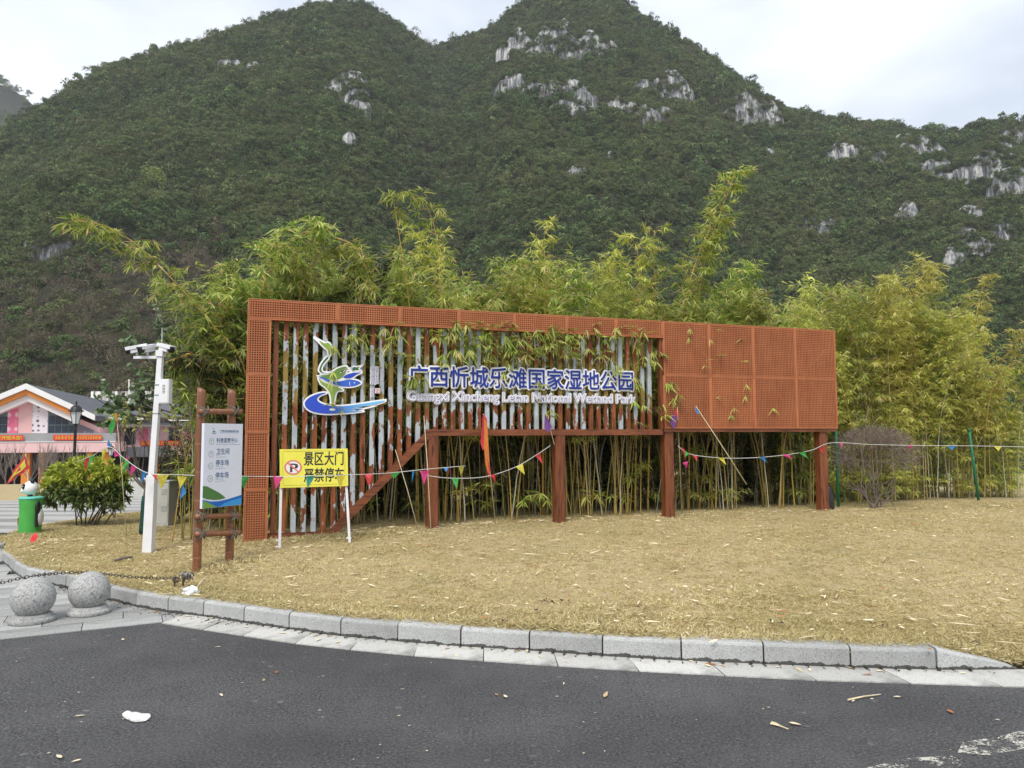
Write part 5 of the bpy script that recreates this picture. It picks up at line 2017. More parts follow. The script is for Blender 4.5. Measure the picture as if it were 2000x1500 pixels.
for i in range(170):                                   # low bamboo added to darken the space below the sign, thicker towards the back
    s = rs.uniform(-0.6, SL + 0.4)
    dp = rs.uniform(0.8, 2.2) if i < 30 else rs.uniform(2.2, 5.0)
    p = sw(s, dp, 0)
    place_bamboo((LOW if i < 30 else BACK)[rs.randint(0, 3)], (p[0], p[1], lz(p)), rs.uniform(0, 6.28), rs.uniform(.55, .95) if i < 30 else rs.uniform(.8, 1.35), M3(M_BLEAF_D), 'low %s bamboo shoot in the shade %s' % ('bushy' if i >= 30 else 'thin', where(s)), 'low bamboo shoots behind the sign', 'low_bamboo')
for i in range(111):                                    # to the right of the sign, behind the fence
    u = rs.uniform(0.1, 5.6)
    dep = 0.7 + 3.4 * rs.rand()
    p = sw(SL + 0.15 + u, dep + 0.05 * u, 0)
    k = rs.randint(0, 11)
    leaf = M_BLEAF_Y if rs.rand() < 0.68 else M_BLEAF
    place_bamboo(VAR_R[k % 7], (p[0], p[1], lz(p)), rs.uniform(0, 6.28), rs.uniform(0.78, 1.08), M3(leaf), 'slender %s bamboo clump %s' % (tint(leaf), where_r(u)), 'bamboo behind the fence', extra=1)
for i in range(80):
    u = rs.uniform(0.1, 6.6)
    p = sw(SL + 0.15 + u, rs.uniform(1.0, 5.0), 0)
    place_bamboo(BACK[rs.randint(0, 3)], (p[0], p[1], lz(p)), rs.uniform(0, 6.28), rs.uniform(.7, 1.35), M3(M_BLEAF_Y), 'low bushy yellow-leaved bamboo shoot %s' % where_r(u), 'low bamboo shoots behind the fence', 'low_bamboo')
# the ones that stand out of the grove
def px_path(pts, dep, n=26):
    """cane through given pixels; its depth behind the sign's front is fixed by where it grows"""
    W3 = []
    for (x, y), dd in zip(pts, dep):
        s, z = sp(x, y, dd)
        W3.append(sw(s, dd, z))
    c = catmull(W3, 12)
    c = np.array(c)
    d = np.concatenate([[0], np.cumsum(np.linalg.norm(np.diff(c, axis=0), axis=1))])
    q = np.linspace(0, d[-1], n)
    out = np.stack([np.interp(q, d, c[:, k]) for k in range(3)], 1)
    return out
SPEC = [
 ([(512, 1000), (480, 730), (420, 640), (350, 560), (270, 480), (205, 440), (172, 432)], [.9, .9, .8, .7, .6, .5, .45], .30, 1.25, M_BLEAF, 'bamboo cane arching far out over the camera pole', .5, 0.17),
 ([(520, 1000), (515, 720), (505, 600), (540, 500), (600, 450), (640, 440)], [1.0, .9, .8, .6, .5, .4], .50, 1.5, M_BLEAF, 'bushy bamboo arching over the left corner of the sign', .6, 0.18),
 ([(560, 1000), (570, 720), (590, 560), (640, 470), (690, 480), (720, 540)], [1.1, 1.0, .8, .6, .5, .4], .5, 1.5, M_BLEAF, 'bamboo arching low above the bird emblem', .6, 0.18),
 ([(815, 1000), (808, 700), (795, 560), (778, 450), (768, 385)], [1.2, 1.2, 1.1, 1.0, 1.0], .45, .75, M_BLEAF, 'straight bamboo cane rising high above the first characters of the sign', .32, 0.16),
 ([(850, 1000), (858, 700), (858, 520), (845, 430), (820, 385), (800, 375)], [1.3, 1.2, 1.1, 1.0, .9, .85], .5, .9, M_BLEAF, 'tall bamboo curling over beside the straight high cane', .42, 0.17),
 ([(1060, 1000), (1062, 700), (1066, 540), (1062, 470), (1068, 435)], [1.2, 1.2, 1.1, 1.1, 1.1], .5, .7, M_BLEAF_Y, 'thin bamboo tip rising above the middle of the sign', .38, 0.17),
 ([(1345, 1000), (1350, 700), (1375, 520), (1405, 420), (1430, 355), (1436, 338)], [1.1, 1.1, 1.0, .95, .9, .9], .36, 1.9, M_BLEAF, 'tallest leafy bamboo plume above the perforated panels', .52, 0.17),
 ([(1310, 1000), (1320, 700), (1345, 560), (1375, 470), (1400, 430)], [1.0, 1.0, .9, .8, .8], .4, 1.7, M_BLEAF, 'dense dark bamboo beside the tallest plume', .55, 0.17),
 ([(1240, 1000), (1245, 700), (1250, 560), (1245, 490), (1235, 465)], [1.1, 1.1, 1.0, 1.0, 1.0], .45, 1.2, M_BLEAF_Y, 'bamboo tip nodding above the last characters of the sign', .42, 0.16),
 ([(1265, 1000), (1272, 700), (1280, 560), (1272, 480), (1280, 455)], [1.2, 1.2, 1.1, 1.1, 1.1], .5, 1.0, M_BLEAF, 'green bamboo tip next to the nodding one above the last characters', .40, 0.16),
 ([(1730, 985), (1735, 760), (1760, 640), (1790, 560), (1815, 520)], [1.6, 1.6, 1.6, 1.5, 1.5], .3, 1.8, M_BLEAF_Y, 'tall yellow bamboo plume between the sign and the fence post', .55, 0.15),
 ([(1880, 985), (1890, 760), (1900, 650), (1915, 580), (1920, 545)], [1.8, 1.8, 1.8, 1.8, 1.8], .3, 1.4, M_BLEAF_Y, 'tall yellow bamboo plume above the green fence post', .5, 0.15),
 ([(440, 1000), (440, 780), (425, 680), (440, 600), (470, 560)], [1.3, 1.2, 1.1, .9, .8], .3, 1.6, M_BLEAF, 'leafy bamboo just left of the sign, behind the bamboo ladder', .6, 0.16),
 ([(470, 1000), (455, 800), (420, 720), (380, 690), (345, 700)], [1.1, 1.0, .9, .8, .7], .3, 1.5, M_BLEAF_D, 'low bamboo bending over towards the control box', .55, 0.15),
]
for i, (pts, dep, st, dens, mat, lab, blen, ll) in enumerate(SPEC):
    pp = px_path(pts, dep)
    base = np.array([pp[0][0], pp[0][1], lawn_z(pp[0][0], pp[0][1])])
    path = [Vector(p - base) for p in pp]
    path[0].z = -0.08
    ms = make_bamboo(200 + i, 0, 0, 0, 0, 0.019, st, dens, ll, blen, path, (4, 7))
    place_bamboo(ms, base, 0, 1.0, (M_CULM_G, M_CULM_G, mat), lab)
# sprigs poking out between the slats and through the holes
SPR = [((690, 655), 9), ((640, 735), 5), ((750, 660), 7), ((730, 690), 5), ((655, 790), 6), ((812, 735), 12), ((800, 690), 6), ((905, 690), 9), ((930, 665), 9), ((965, 690), 11), ((1010, 680), 8), ((1030, 655), 7), ((1060, 680), 9), ((985, 715), 6), ((1055, 740), 5), ((1120, 660), 6),
       ((1060, 795), 7), ((1175, 680), 9), ((1200, 715), 8), ((1190, 650), 8), ((1245, 680), 9), ((1232, 740), 7), ((1250, 790), 6), ((1262, 830), 5), ((1268, 705), 7), ((1300, 745), 9), ((1308, 775), 8), ((1290, 810), 6), ((850, 650), 6), ((870, 700), 6), ((1150, 640), 7), ((1285, 690), 6), ((770, 640), 5), ((900, 625), 6), ((985, 635), 7), ((1100, 650), 5), ((1240, 635), 7), ((1210, 640), 5)]
PAN = [((1352, 648), 5), ((1395, 640), 4), ((1380, 665), 4), ((1458, 655), 3), ((1415, 688), 5), ((1405, 700), 3), ((1440, 710), 5), ((1410, 765), 4), ((1455, 745), 5), ((1460, 775), 5), ((1440, 785), 5), ((1520, 800), 4), ((1430, 800), 3), ((1370, 690), 3), ((1345, 655), 4), ((1385, 708), 3)]
rs = np.random.RandomState(66)
for _ in range(30):                                    # the overhang is thickest above the lettering
    SPR.append(((rs.uniform(840, 1262), rs.uniform(636, 692)), rs.randint(6, 11)))
for _ in range(8):
    SPR.append(((rs.uniform(660, 770), rs.uniform(628, 700)), rs.randint(4, 8)))
for lst, dep, lab, grp in ((SPR, 0.02, 'bamboo sprig between the slats', 'sprigs between the slats'), (PAN, -0.03, 'small bamboo sprig poking through the perforated panels', 'sprigs through the panels')):
    for (x, y), k in lst:
        s, z = sp(x, y, dep)
        c = sw(s, dep, z)
        spot = ('near the bird emblem' if x < 770 else 'over the first characters' if x < 960 else 'over the middle characters' if x < 1130 else 'over the last characters' if x < 1255 else 'at the edge of the perforated panels') if lst is SPR else ('upper row' if y < 735 else 'lower row')
        spot = ('above the lettering, ' if y < 712 else 'below the lettering, ' if y > 785 else '') + spot if lst is SPR else spot
        t = thing('bamboo_sprig', lab + ', ' + spot, 'bamboo sprig', c, 0, grp)
        P, D, N, L, W = [], [], [], [], []
        tw = MB()
        for j in range(max(1, k // 2 if lst is SPR else k // 3)):
            root = ED * 0.22 + np.array([rs.uniform(-.05, .05), 0, rs.uniform(.02, .18)])
            tip = np.array([rs.uniform(-.14, .14), 0, rs.uniform(-.14, .08)]) - ED * rs.uniform(0.0, 0.07)
            tw.tube([root, (root + tip) / 2 + np.array([0, 0, .02]), tip], [.003, .0025, .0015], 4)
            o = (tip - root) + np.array([rs.uniform(-.1, .1), 0, -.05])
            fan(rs, P, D, N, L, W, tip, o * np.array([1, 1, .5]), min(8, 4 + k // 3), 0.17 if lst is SPR else 0.13)
        build('twig', tw, M_CULM, t)
        link('foliage', leaf_mesh('foliage', P, D, N, L, W, 0.3), M_BLEAF, t)

# ------------------------------------------------------------------ green mesh fence
M_GREEN = plain('green_paint', (0.012, 0.15, 0.075), 0.4, 0.15, 12)
f0, f1 = sw(SL + 0.0, 0.42, 0), sw(SL + 6.2, 0.75, 0)
t = thing('mesh_fence', 'green wire mesh fence with round green posts in front of the bamboo', 'fence', (f0[0], f0[1], 0))
def fpt(u, z):
    p = f0 * (1 - u) + f1 * u
    return np.array([p[0] - f0[0], p[1] - f0[1], lawn_z(p[0], p[1]) + z])
for px in (1638, 1912, 2180):
    best = min(np.linspace(0, 1, 400), key=lambda u: abs(to_px((f0 * (1 - u) + f1 * u)[:3] + np.array([0, 0, .3]))[0] - px))
    b = fpt(best, -.1)
    tp = fpt(best, 1.42)
    if px == 1912:
        tp = tp + np.array([-.13, 0, 0])
    mb = MB()
    mb.tube([b, tp], .026, 12)
    po = build('post', mb, M_GREEN, t, True)
    mb = MB()
    mb.lathe([(.01, 0), (.036, 0), (.036, .03), (.03, .045), (.01, .05)], 12, tuple(tp))
    build('post_cap', mb, M_GREEN, po, True)
mb = MB()
for k in range(11):
    z = 0.05 + k * 0.125
    mb.tube([fpt(u, z + .005 * math.sin(u * 40 + k)) for u in np.linspace(0, 1, 24)], .0022, 3, False)
for u in np.arange(0, 1.0, 0.0135):
    mb.tube([fpt(u, .03), fpt(u, 1.31)], .0016, 3, False)
build('wire_mesh', mb, plain('green_wire', (0.06, 0.13, 0.07), 0.5, 0.2, 8), t)
p = on_lawn(1640, 996)
mb = MB()
mb.lathe([(.01, 0), (.085, 0), (.09, .03), (.07, .2), (.045, .38), (.03, .42), (.005, .43)], 14)
for i, v in enumerate(mb.v):
    q = Vector(v)
    mb.v[i] = (q.x * (1 + .25 * mnoise.noise(q * 14)), q.y * (1 + .25 * mnoise.noise(q * 14 + Vector((5, 0, 0)))), q.z)
tag(build('black_sack', mb, plain('black_plastic', (.02, .02, .024), .45, .3, 20), None, True, sw(SL + 0.0, .27, lawn_z(*sw(SL, .27, 0)[:2]) - .01)), 'black plastic wrapped round the foot of the fence post beside the sign', 'plastic wrap')

# ------------------------------------------------------------------ branching plants
def branch(mb, rs, p, d, ln, r, depth, tips, spread=0.6, up=0.15, kids=(2, 4), n=4, sides=5, short=0.68):
    pts, q, dd = [p.copy()], p.copy(), d.copy()
    for i in range(n):
        dd = dd + rs.normal(size=3) * 0.10 + np.array([0, 0, up * 0.3])
        dd /= np.linalg.norm(dd)
        q = q + dd * ln / n
        pts.append(q.copy())
    mb.tube(pts, [r * (1 - 0.45 * i / n) for i in range(n + 1)], max(3, sides), False)
    if depth == 0:
        tips.append((pts, dd))
        return
    for k in range(rs.randint(*kids)):
        f = rs.uniform(0.35, 1.0)
        at = pts[min(n, max(1, int(round(f * n))))]
        nd = dd + rnd_dirs(rs, 1)[0] * spread * 1.3 + np.array([0, 0, up])
        nd /= np.linalg.norm(nd)
        branch(mb, rs, at, nd, ln * short * rs.uniform(.75, 1.2), r * 0.56, depth - 1, tips, spread, up, kids, n, sides - 1, short)
M_TWIG = plain('dry_twig', (0.17, 0.135, 0.115), 0.9, 0.3, 12)
# round leafless bush in front of the fence
p = on_lawn(1712, 992)
t = thing('bare_bush', 'round leafless grey-brown bush in front of the mesh fence', 'bush', p)
t.scale = (1.15, 1.0, 1.12)
rs = np.random.RandomState(5)
mb, tips = MB(), []
for k in range(9):
    a = rs.uniform(0, 6.28)
    o = np.array([math.cos(a) * .55, math.sin(a) * .4, 1.0])
    branch(mb, rs, np.array([rs.normal() * .05, rs.normal() * .04, -.03]), o / np.linalg.norm(o), .42, .016, 2, tips, .7, .05, (2, 4), 4, 5, .72)
build('stem', mb, M_TWIG, t)
P, D = [], []
for k in range(7600):
    d = rnd_dirs(rs, 1)[0]
    if d[2] < -.55:
        d[2] = -d[2]
    r_ = rs.uniform(.35, 1.0) ** .6
    q = np.array([d[0] * .68, d[1] * .55, .86 + d[2] * .42]) * np.array([r_, r_, 1]) if False else np.array([d[0] * .70 * r_, d[1] * .55 * r_, .84 + d[2] * .46 * r_])
    P.append(q)
    D.append(d + np.array([0, 0, .35]) + rs.normal(size=3) * .7)
o = link('twigs', leaf_mesh('twigs', P, D, rnd_dirs(rs, len(P)), rs.uniform(.06, .16, len(P)), .0036, .0), leafmat('fine_twig', [(0, (.12, .095, .08)), (.6, (.22, .18, .155)), (1, (.30, .25, .20))], 0, .9, 0, .1), t)
o['kind'] = 'stuff'

def leafy(t, tips, rs, per, ll, w, mat, name='foliage', whorl=True, droop=.2):
    P, D = [], []
    for pts, d in tips:
        for k in range(per):
            q = pts[-1] - (pts[-1] - pts[0]) * rs.rand() * (.25 if whorl else .9)
            P.append(q)
            o = rnd_dirs(rs, 1)[0] + d * .55
            D.append(o)
    n_ = len(P)
    return link(name, leaf_mesh(name, P, D, rnd_dirs(rs, n_) + np.array([0, 0, .8]), ll * rs.uniform(.6, 1.15, n_), w * rs.uniform(.8, 1.2, n_), droop), mat, t)
# light green shrub next to the litter bin
M_SHRUB = leafmat('shrub_leaf', [(0, (.20, .27, .03)), (.5, (.40, .46, .05)), (.9, (.58, .58, .10)), (1, (.42, .36, .08))], .3, .4, 0, .4)
M_SHRUB_D = leafmat('shrub_leaf_dark', [(0, (.05, .085, .02)), (.6, (.10, .15, .035)), (1, (.22, .23, .07))], .25, .4, 0, .4)
p = on_lawn(168, 1026)
t = thing('shrub', 'light green leafy shrub spreading beside the green litter bin', 'shrub', p)
t.scale = (1.3, 1.25, 1.5)
rs = np.random.RandomState(15)
mb, tips = MB(), []
for k in range(10):
    a = rs.uniform(0, 6.28)
    o = np.array([math.cos(a) * .75 - .12, math.sin(a) * .5, .85])
    branch(mb, rs, np.array([rs.normal() * .09 + .03, rs.normal() * .07, -.03]), o / np.linalg.norm(o), .44, .011, 2, tips, .65, .18, (2, 4), 4, 5, .66)
build('stem', mb, M_BARK, t)
for k in range(260):                                   # the dome of outer shoots
    d_ = rnd_dirs(rs, 1)[0]
    d_[2] = abs(d_[2]) * 1.3 - .45
    q = np.array([-.06 + rs.uniform(-.06, .1), 0, .42]) + d_ * np.array([.55, .42, .42]) * rs.uniform(.7, 1.05)
    q[2] = max(q[2], .06)
    mb2 = [q - d_ * .08, q]
    tips.append((mb2, d_))
hi = [q for q in tips if q[0][-1][2] > .48]
lo = [q for q in tips if q[0][-1][2] <= .48]
leafy(t, hi, rs, 26, .10, .024, M_SHRUB)
leafy(t, lo, rs, 15, .10, .034, M_SHRUB_D)
for x, y, sc, lab in ((222, 1012, .42, 'small leafy sapling growing at the foot of the light green shrub'), (236, 1000, .5, 'thin leafy sapling between the shrub and the camera pole')):
    p = on_lawn(x, y)
    t = thing('sapling', lab, 'sapling', p)
    mb, tips = MB(), []
    for k in range(3):
        o = np.array([rs.normal() * .3, rs.normal() * .2, 1.0])
        branch(mb, rs, np.array([rs.normal() * .02, 0, -.03]), o / np.linalg.norm(o), sc * .75, .008, 1, tips, .5, .15, (2, 4), 4, 4, .5)
    build('stem', mb, M_BARK, t)
    leafy(t, tips, rs, 10, .10, .026, M_SHRUB_D)
# bare young tree with its trunk wrapped in dark green cloth
p = on_lawn(281, 1043)
t = thing('wrapped_tree', 'nearly bare young tree with its trunk wrapped in dark green cloth', 'tree', p)
rs = np.random.RandomState(9)
mb, tips = MB(), []
mb.tube([(0, 0, -.1), (.01, 0, .5), (.03, 0, .72)], [.055, .05, .04], 8)
for k, o in enumerate([(-.75, .1, .9), (-.35, -.1, 1.1), (.05, .1, 1.2), (.35, 0, 1.1), (-.55, .2, 1.1), (.15, -.2, 1.2), (-.9, -.1, .7)]):
    o = np.array(o)
    branch(mb, rs, np.array([.03, 0, .66]), o / np.linalg.norm(o), .72, .016, 2, tips, .42, .22, (2, 4), 5, 5, .7)
build('trunk', mb, M_BARK, t)
mb = MB()
pth = [(0, 0, .0), (0.0, 0, .1), (.008, 0, .3), (.012, 0, .48), (.02, 0, .58)]
mb.tube(pth, [.075, .07, .066, .068, .06], 14)
for i, v in enumerate(mb.v):
    q = Vector(v)
    k = 1 + .10 * mnoise.noise(Vector((q.x * 30, q.y * 30, q.z * 9)))
    mb.v[i] = (q.x * k, q.y * k, q.z)
build('wrap', mb, plain('green_wrap', (.012, .055, .042), .8, .4, 18), t, True)
few = [q for q in tips if q[0][-1][2] > 1.65 and q[0][-1][0] < .05]
leafy(t, few, rs, 7, .07, .028, leafmat('young_leaf', [(0, (.30, .34, .06)), (1, (.48, .48, .12))], .35, .5, 0, .2))
# clipped dark shrub behind the cabinet, a dull red one behind it
def round_shrub(name, lab, px, py, Y, size, mat, seed, n=2600, ll=.06, w=.03, z=None):
    c = at_y(px, py, Y)
    gz_ = lawn_z(c[0], c[1]) if Y < 15 else ground_z(Y) - .03
    t = thing(name, lab, 'shrub', (c[0], c[1], gz_))
    rs = np.random.RandomState(seed)
    mb, tips = MB(), []
    for k in range(6):
        o = np.array([rs.normal() * .4, rs.normal() * .4, 1.0])
        branch(mb, rs, np.array([rs.normal() * .06, rs.normal() * .06, -.05]), o / np.linalg.norm(o), size[2] * .42, .018, 2, tips, .6, .1, (2, 4), 4, 5, .65)
    build('stem', mb, M_BARK, t)
    lum = rnd_dirs(rs, 14) * .55
    k = rs.randint(0, 14, n)
    d = rnd_dirs(rs, n)
    P = lum[k] + d * .45 * rs.uniform(.55, 1.05, n)[:, None]
    P = P * np.array(size) * np.array([.5, .5, .5]) + np.array([0, 0, size[2] * .55])
    P[:, 2] = np.maximum(P[:, 2], .03)
    link('foliage', leaf_mesh('foliage', P, d + rs.normal(size=(n, 3)) * .6, d + rs.normal(size=(n, 3)) * .6, ll * rs.uniform(.6, 1.2, n), w, .15), mat, t)
    return t
M_HEDGE = leafmat('hedge_leaf', [(0, (.030, .045, .016)), (.6, (.065, .085, .030)), (.92, (.12, .13, .05)), (1, (.22, .12, .06))], .2, .45, 0, .35)
round_shrub('round_shrub', 'dark clipped shrub standing behind the grey cabinet', 352, 940, 13.4, (1.1, 1.0, 1.55), M_HEDGE, 3, 3400)
round_shrub('red_shrub', 'dull red-leaved shrub showing above the dark clipped one', 368, 880, 15.5, (1.1, .9, 2.1), leafmat('red_leaf', [(0, (.10, .05, .03)), (.5, (.22, .09, .06)), (1, (.30, .17, .09))], .3, .5, 0, .2), 4, 1300, .07, .03)
# broad tree with round grey-green leaves behind the pole
M_ROUND = leafmat('round_leaf', [(0, (.06, .11, .045)), (.5, (.14, .21, .09)), (.85, (.26, .33, .17)), (1, (.40, .45, .29))], .3, .4, 0, .4)
c = at_y(424, 1000, 13.6)
t = thing('broadleaf_tree', 'tree with round grey-green leaves behind the white camera pole', 'tree', (c[0], c[1], lawn_z(c[0], c[1])))
t.scale = (1.35, 1.35, 1.4)
rs = np.random.RandomState(18)
mb, tips = MB(), []
mb.tube([(0, 0, -.1), (.02, 0, .8), (-.05, 0, 1.5)], [.07, .055, .045], 8)
for o in [(-1.2, 0, .55), (-.9, .3, .9), (-.5, -.2, 1.1), (0, .2, 1.2), (-1.1, -.2, .2), (.4, .1, 1.0), (-.7, .1, 1.2), (-1.25, .1, .35)]:
    o = np.array(o)
    branch(mb, rs, np.array([-.03, 0, rs.uniform(.9, 1.5)]), o / np.linalg.norm(o), .95, .026, 2, tips, .5, .12, (3, 5), 5, 5, .62)
build('trunk', mb, M_BARK, t)
leafy(t, tips, rs, 17, .085, .075, M_ROUND, whorl=False)

# ------------------------------------------------------------------ litter bin with a panda head
p = on_lawn(58, 1042)
t = thing('litter_bin', 'green round litter bin topped with a white panda head', 'litter bin', p)
M_BIN = plain('green_bin', (.07, .36, .065), .5, .10, 6)
M_TEAL = plain('teal_lid', (.12, .50, .38), .45, .08, 6)
M_PW = plain('panda_white', (.76, .76, .74), .45, .04, 6)
M_PB = plain('panda_black', (.02, .02, .022), .4, .2, 8)
k = p[1] * 70 / F_PX / 0.60          # body is 70 px tall in the photograph
t.scale = (k * .86, k * .86, k)
mb = MB()
mb.lathe([(.01, -.03), (.188, -.03), (.19, .02), (.193, .15), (.186, .30), (.190, .44), (.20, .55), (.20, .565), (.01, .57)], 36)
build('body', mb, M_BIN, t, True)
mb = MB()
mb.lathe([(.01, .565), (.205, .566), (.213, .575), (.213, .592), (.20, .602), (.12, .61), (.01, .612)], 36)
build('lid', mb, M_TEAL, t, True)
hc = (-.02, 0, .745)
mb = MB()
mb.sphere(hc, .125, 28, 18, (1.12, 1.0, .95))
hd = build('head', mb, M_PW, t, True)
mb = MB()
mb.sphere((hc[0] - .115, -.03, hc[2] - .04), .054, 18, 12, (1.0, 1.0, .8))
build('muzzle', mb, M_PW, hd, True)
mb = MB()
mb.sphere((hc[0] - .165, -.045, hc[2] - .025), .015, 10, 8)
build('nose', mb, M_PB, hd, True)
for sx, sy in ((.075, -.06), (-.02, .09)):
    mb = MB()
    mb.sphere((hc[0] + sx * .85, sy * .85, hc[2] + .112), .040, 16, 10, (1, .7, 1))
    build('ear', mb, M_PB, hd, True)
for dx, dy in ((-.065, -.105), (-.118, .045)):
    mb = MB()
    mb.sphere((hc[0] + dx, dy, hc[2] + .03), .044, 14, 10, (.8, .6, 1.15))
    e = build('eye_patch', mb, M_PB, hd, True)
    mb = MB()
    mb.sphere((hc[0] + dx - .008, dy - .02, hc[2] + .035), .010, 10, 8)
    build('eye', mb, M_PW, e, True)
mb = MB()
mb.lathe([(.01, .60), (.05, .602), (.045, .65), (.01, .655)], 16, (-.01, -.02, 0))
build('neck', mb, M_PB, t, True)
mb = MB()
mb.sphere((.175, -.06, .42), .075, 18, 12, (.55, .9, 1.7))
build('arm', mb, M_PB, t, True)
mb = MB()
mb.sphere((.19, 0, .27), .09, 18, 12, (.5, 1, 1.5))
build('belly', mb, M_PW, t, True)
mb = MB()
mb.cbox((.165, -.13, .12), (.20, -.06, .33), .006)
build('slot_frame', mb, M_PB, t)
for k_, (z_, r_) in enumerate(((.235, .036), (.17, .028))):
    mb = MB()
    for j in range(5):
        a = 2 * math.pi * j / 5
        mb.sphere((-.178, -.07 + r_ * math.cos(a) * .9, z_ + r_ * math.sin(a) * .9), r_ * .55, 10, 8, (.4, 1, 1))
    fl = build('flower', mb, plain('flower_peach', (.72, .36, .24), .5, .1, 10), t, True)
    mb = MB()
    mb.sphere((-.19, -.072, z_), r_ * .4, 10, 8)
    build('flower_centre', mb, M_PB, fl, True)
mb = MB()
mb.add([(0, 0, 0), (.08, 0, .01), (.10, .02, .09), (.05, .03, .14), (.03, .01, .10), (.0, .02, .07)], [(0, 1, 5), (1, 2, 4), (1, 4, 5), (2, 3, 4)])
tag(build('red_scrap', mb, plain('red_cloth', (.65, .04, .05), .7, .1, 10), None, False, on_lawn(58, 1063) + np.array([0, 0, .02])), 'bright red scrap of cloth in the grass before the litter bin', 'cloth scrap')

# ------------------------------------------------------------------ grey cabinet
p = on_lawn(321, 1026)
t = thing('electrical_cabinet', 'beige metal electrical cabinet on the lawn behind the white pole', 'cabinet', p, math.radians(-14))
D_ = float(p[1])
u = D_ / F_PX
M_CAB = plain('beige_metal', (.46, .46, .42), .5, .08, 4)
hw, hh = 17 * u, 84 * u
mb = MB()
mb.cbox((-hw, -.10, -.04), (hw, .12, hh), .006)
body = build('body', mb, M_CAB, t)
mb = MB()
mb.box((-hw - .012, -.115, hh), (hw + .012, .135, hh + .022))
build('roof', mb, M_CAB, body)
mb = MB()
mb.box((-hw + .015, -.106, .04), (hw - .015, -.1005, hh - .02))
door = build('door', mb, M_CAB, body)
for z_ in (.72, .34):
    for j in range(5):
        mb = MB()
        mb.box((.01, -.113, hh * z_ + j * .02), (hw - .03, -.1062, hh * z_ + j * .02 + .011))
        build('louvre', mb, M_CAB, door)
mb = MB()
mb.box((-hw + .028, -.118, hh * .48), (-hw + .045, -.1065, hh * .56))
build('handle', mb, M_LENS, door)

# ------------------------------------------------------------------ bunting and pennants
FLAGC = {'green': (.06, .42, .08), 'pink': (.72, .06, .27), 'teal': (.06, .36, .30), 'yellow': (.74, .66, .08), 'red': (.66, .05, .06), 'blue': (.05, .30, .68), 'olive': (.42, .40, .05), 'orange': (.75, .24, .05), 'purple': (.22, .08, .34)}
M_FLAG = {}
for n_, c in FLAGC.items():
    m = NT('flag_' + n_)
    f = m.noise(m.coord('Object'), 25, 3, .6)
    col = m.ramp(f, [(.3, tuple(x * .82 for x in c)), (.7, c)])
    m.col(col)
    m.rough(.6)
    tr = m.n('BsdfTranslucent')
    m.l(col, tr.inputs['Color'])
    mx = m.n('MixShader')
    mx.inputs[0].default_value = .3
    m.l(m.b.outputs[0], mx.inputs[1])
    m.l(tr.outputs[0], mx.inputs[2])
    m.l(mx.outputs[0], m.out.inputs['Surface'])
    M_FLAG[n_] = m.m
M_STRING = plain('white_string', (.62, .62, .60), .8, .1, 20)
def cloth(pts3, bulge=.012, th=.0015):
    """thin cloth triangle or polygon with a soft bulge"""
    P = [Vector(p) for p in pts3]
    c = sum(P, Vector()) / len(P)
    nrm = (P[1] - P[0]).cross(P[-1] - P[0]).normalized()
    mb = MB()
    ring = []
    for i in range(len(P)):
        a, b = P[i], P[(i + 1) % len(P)]
        ring += [a, (a + b) / 2 + nrm * bulge * (.5 if i % 2 else -.4)]
    n = len(ring)
    vs = [c + nrm * bulge] + ring + [c + nrm * (bulge + th)] + [r + nrm * th for r in ring]
    fs = [(0, 1 + i, 1 + (i + 1) % n) for i in range(n)] + [(n + 1, n + 2 + (i + 1) % n, n + 2 + i) for i in range(n)]
    fs += [(1 + i, n + 2 + i, n + 2 + (i + 1) % n, 1 + (i + 1) % n) for i in range(n)]
    mb.add(vs, fs)
    return mb
def bunting(label, ctrl, flags):
    P = [at_y(x, y, Y) for x, y, Y in ctrl]
    t = thing('bunting', label, 'bunting', P[0])
    mb = MB()
    mb.tube([p - P[0] for p in catmull(P, 8)], .0045, 5)
    build('string', mb, M_STRING, t, True)
    xs_, Ys_ = [c[0] for c in ctrl], [c[2] for c in ctrl]
    for i, (col, q) in enumerate(flags):
        Y = float(np.interp(q[0][0], xs_, Ys_)) - .006
        pts = [at_y(x, y, Y) - P[0] for x, y in q]
        if len(pts) == 3:
            pts[2] = pts[2] + np.array([0, -.03 * math.sin(i * 2.3), 0])
        mb = cloth(pts, .012 * math.sin(i * 1.7 + 1))
        build('flag', mb, M_FLAG[col], t)
S1 = [(150, 902, 11.5), (180, 890, 11.2), (213, 873, 10.8), (240, 893, 10.2), (270, 915, 9.6), (297, 926, 9.0), (340, 927, 9.05), (380, 928.5, 9.1), (464, 930, 9.1), (540, 931, 9.05), (600, 930, 9.0), (660, 928, 9.1), (720, 926, 9.5), (770, 923, 9.9), (837, 916, 10.1), (909, 910, 10.5)]
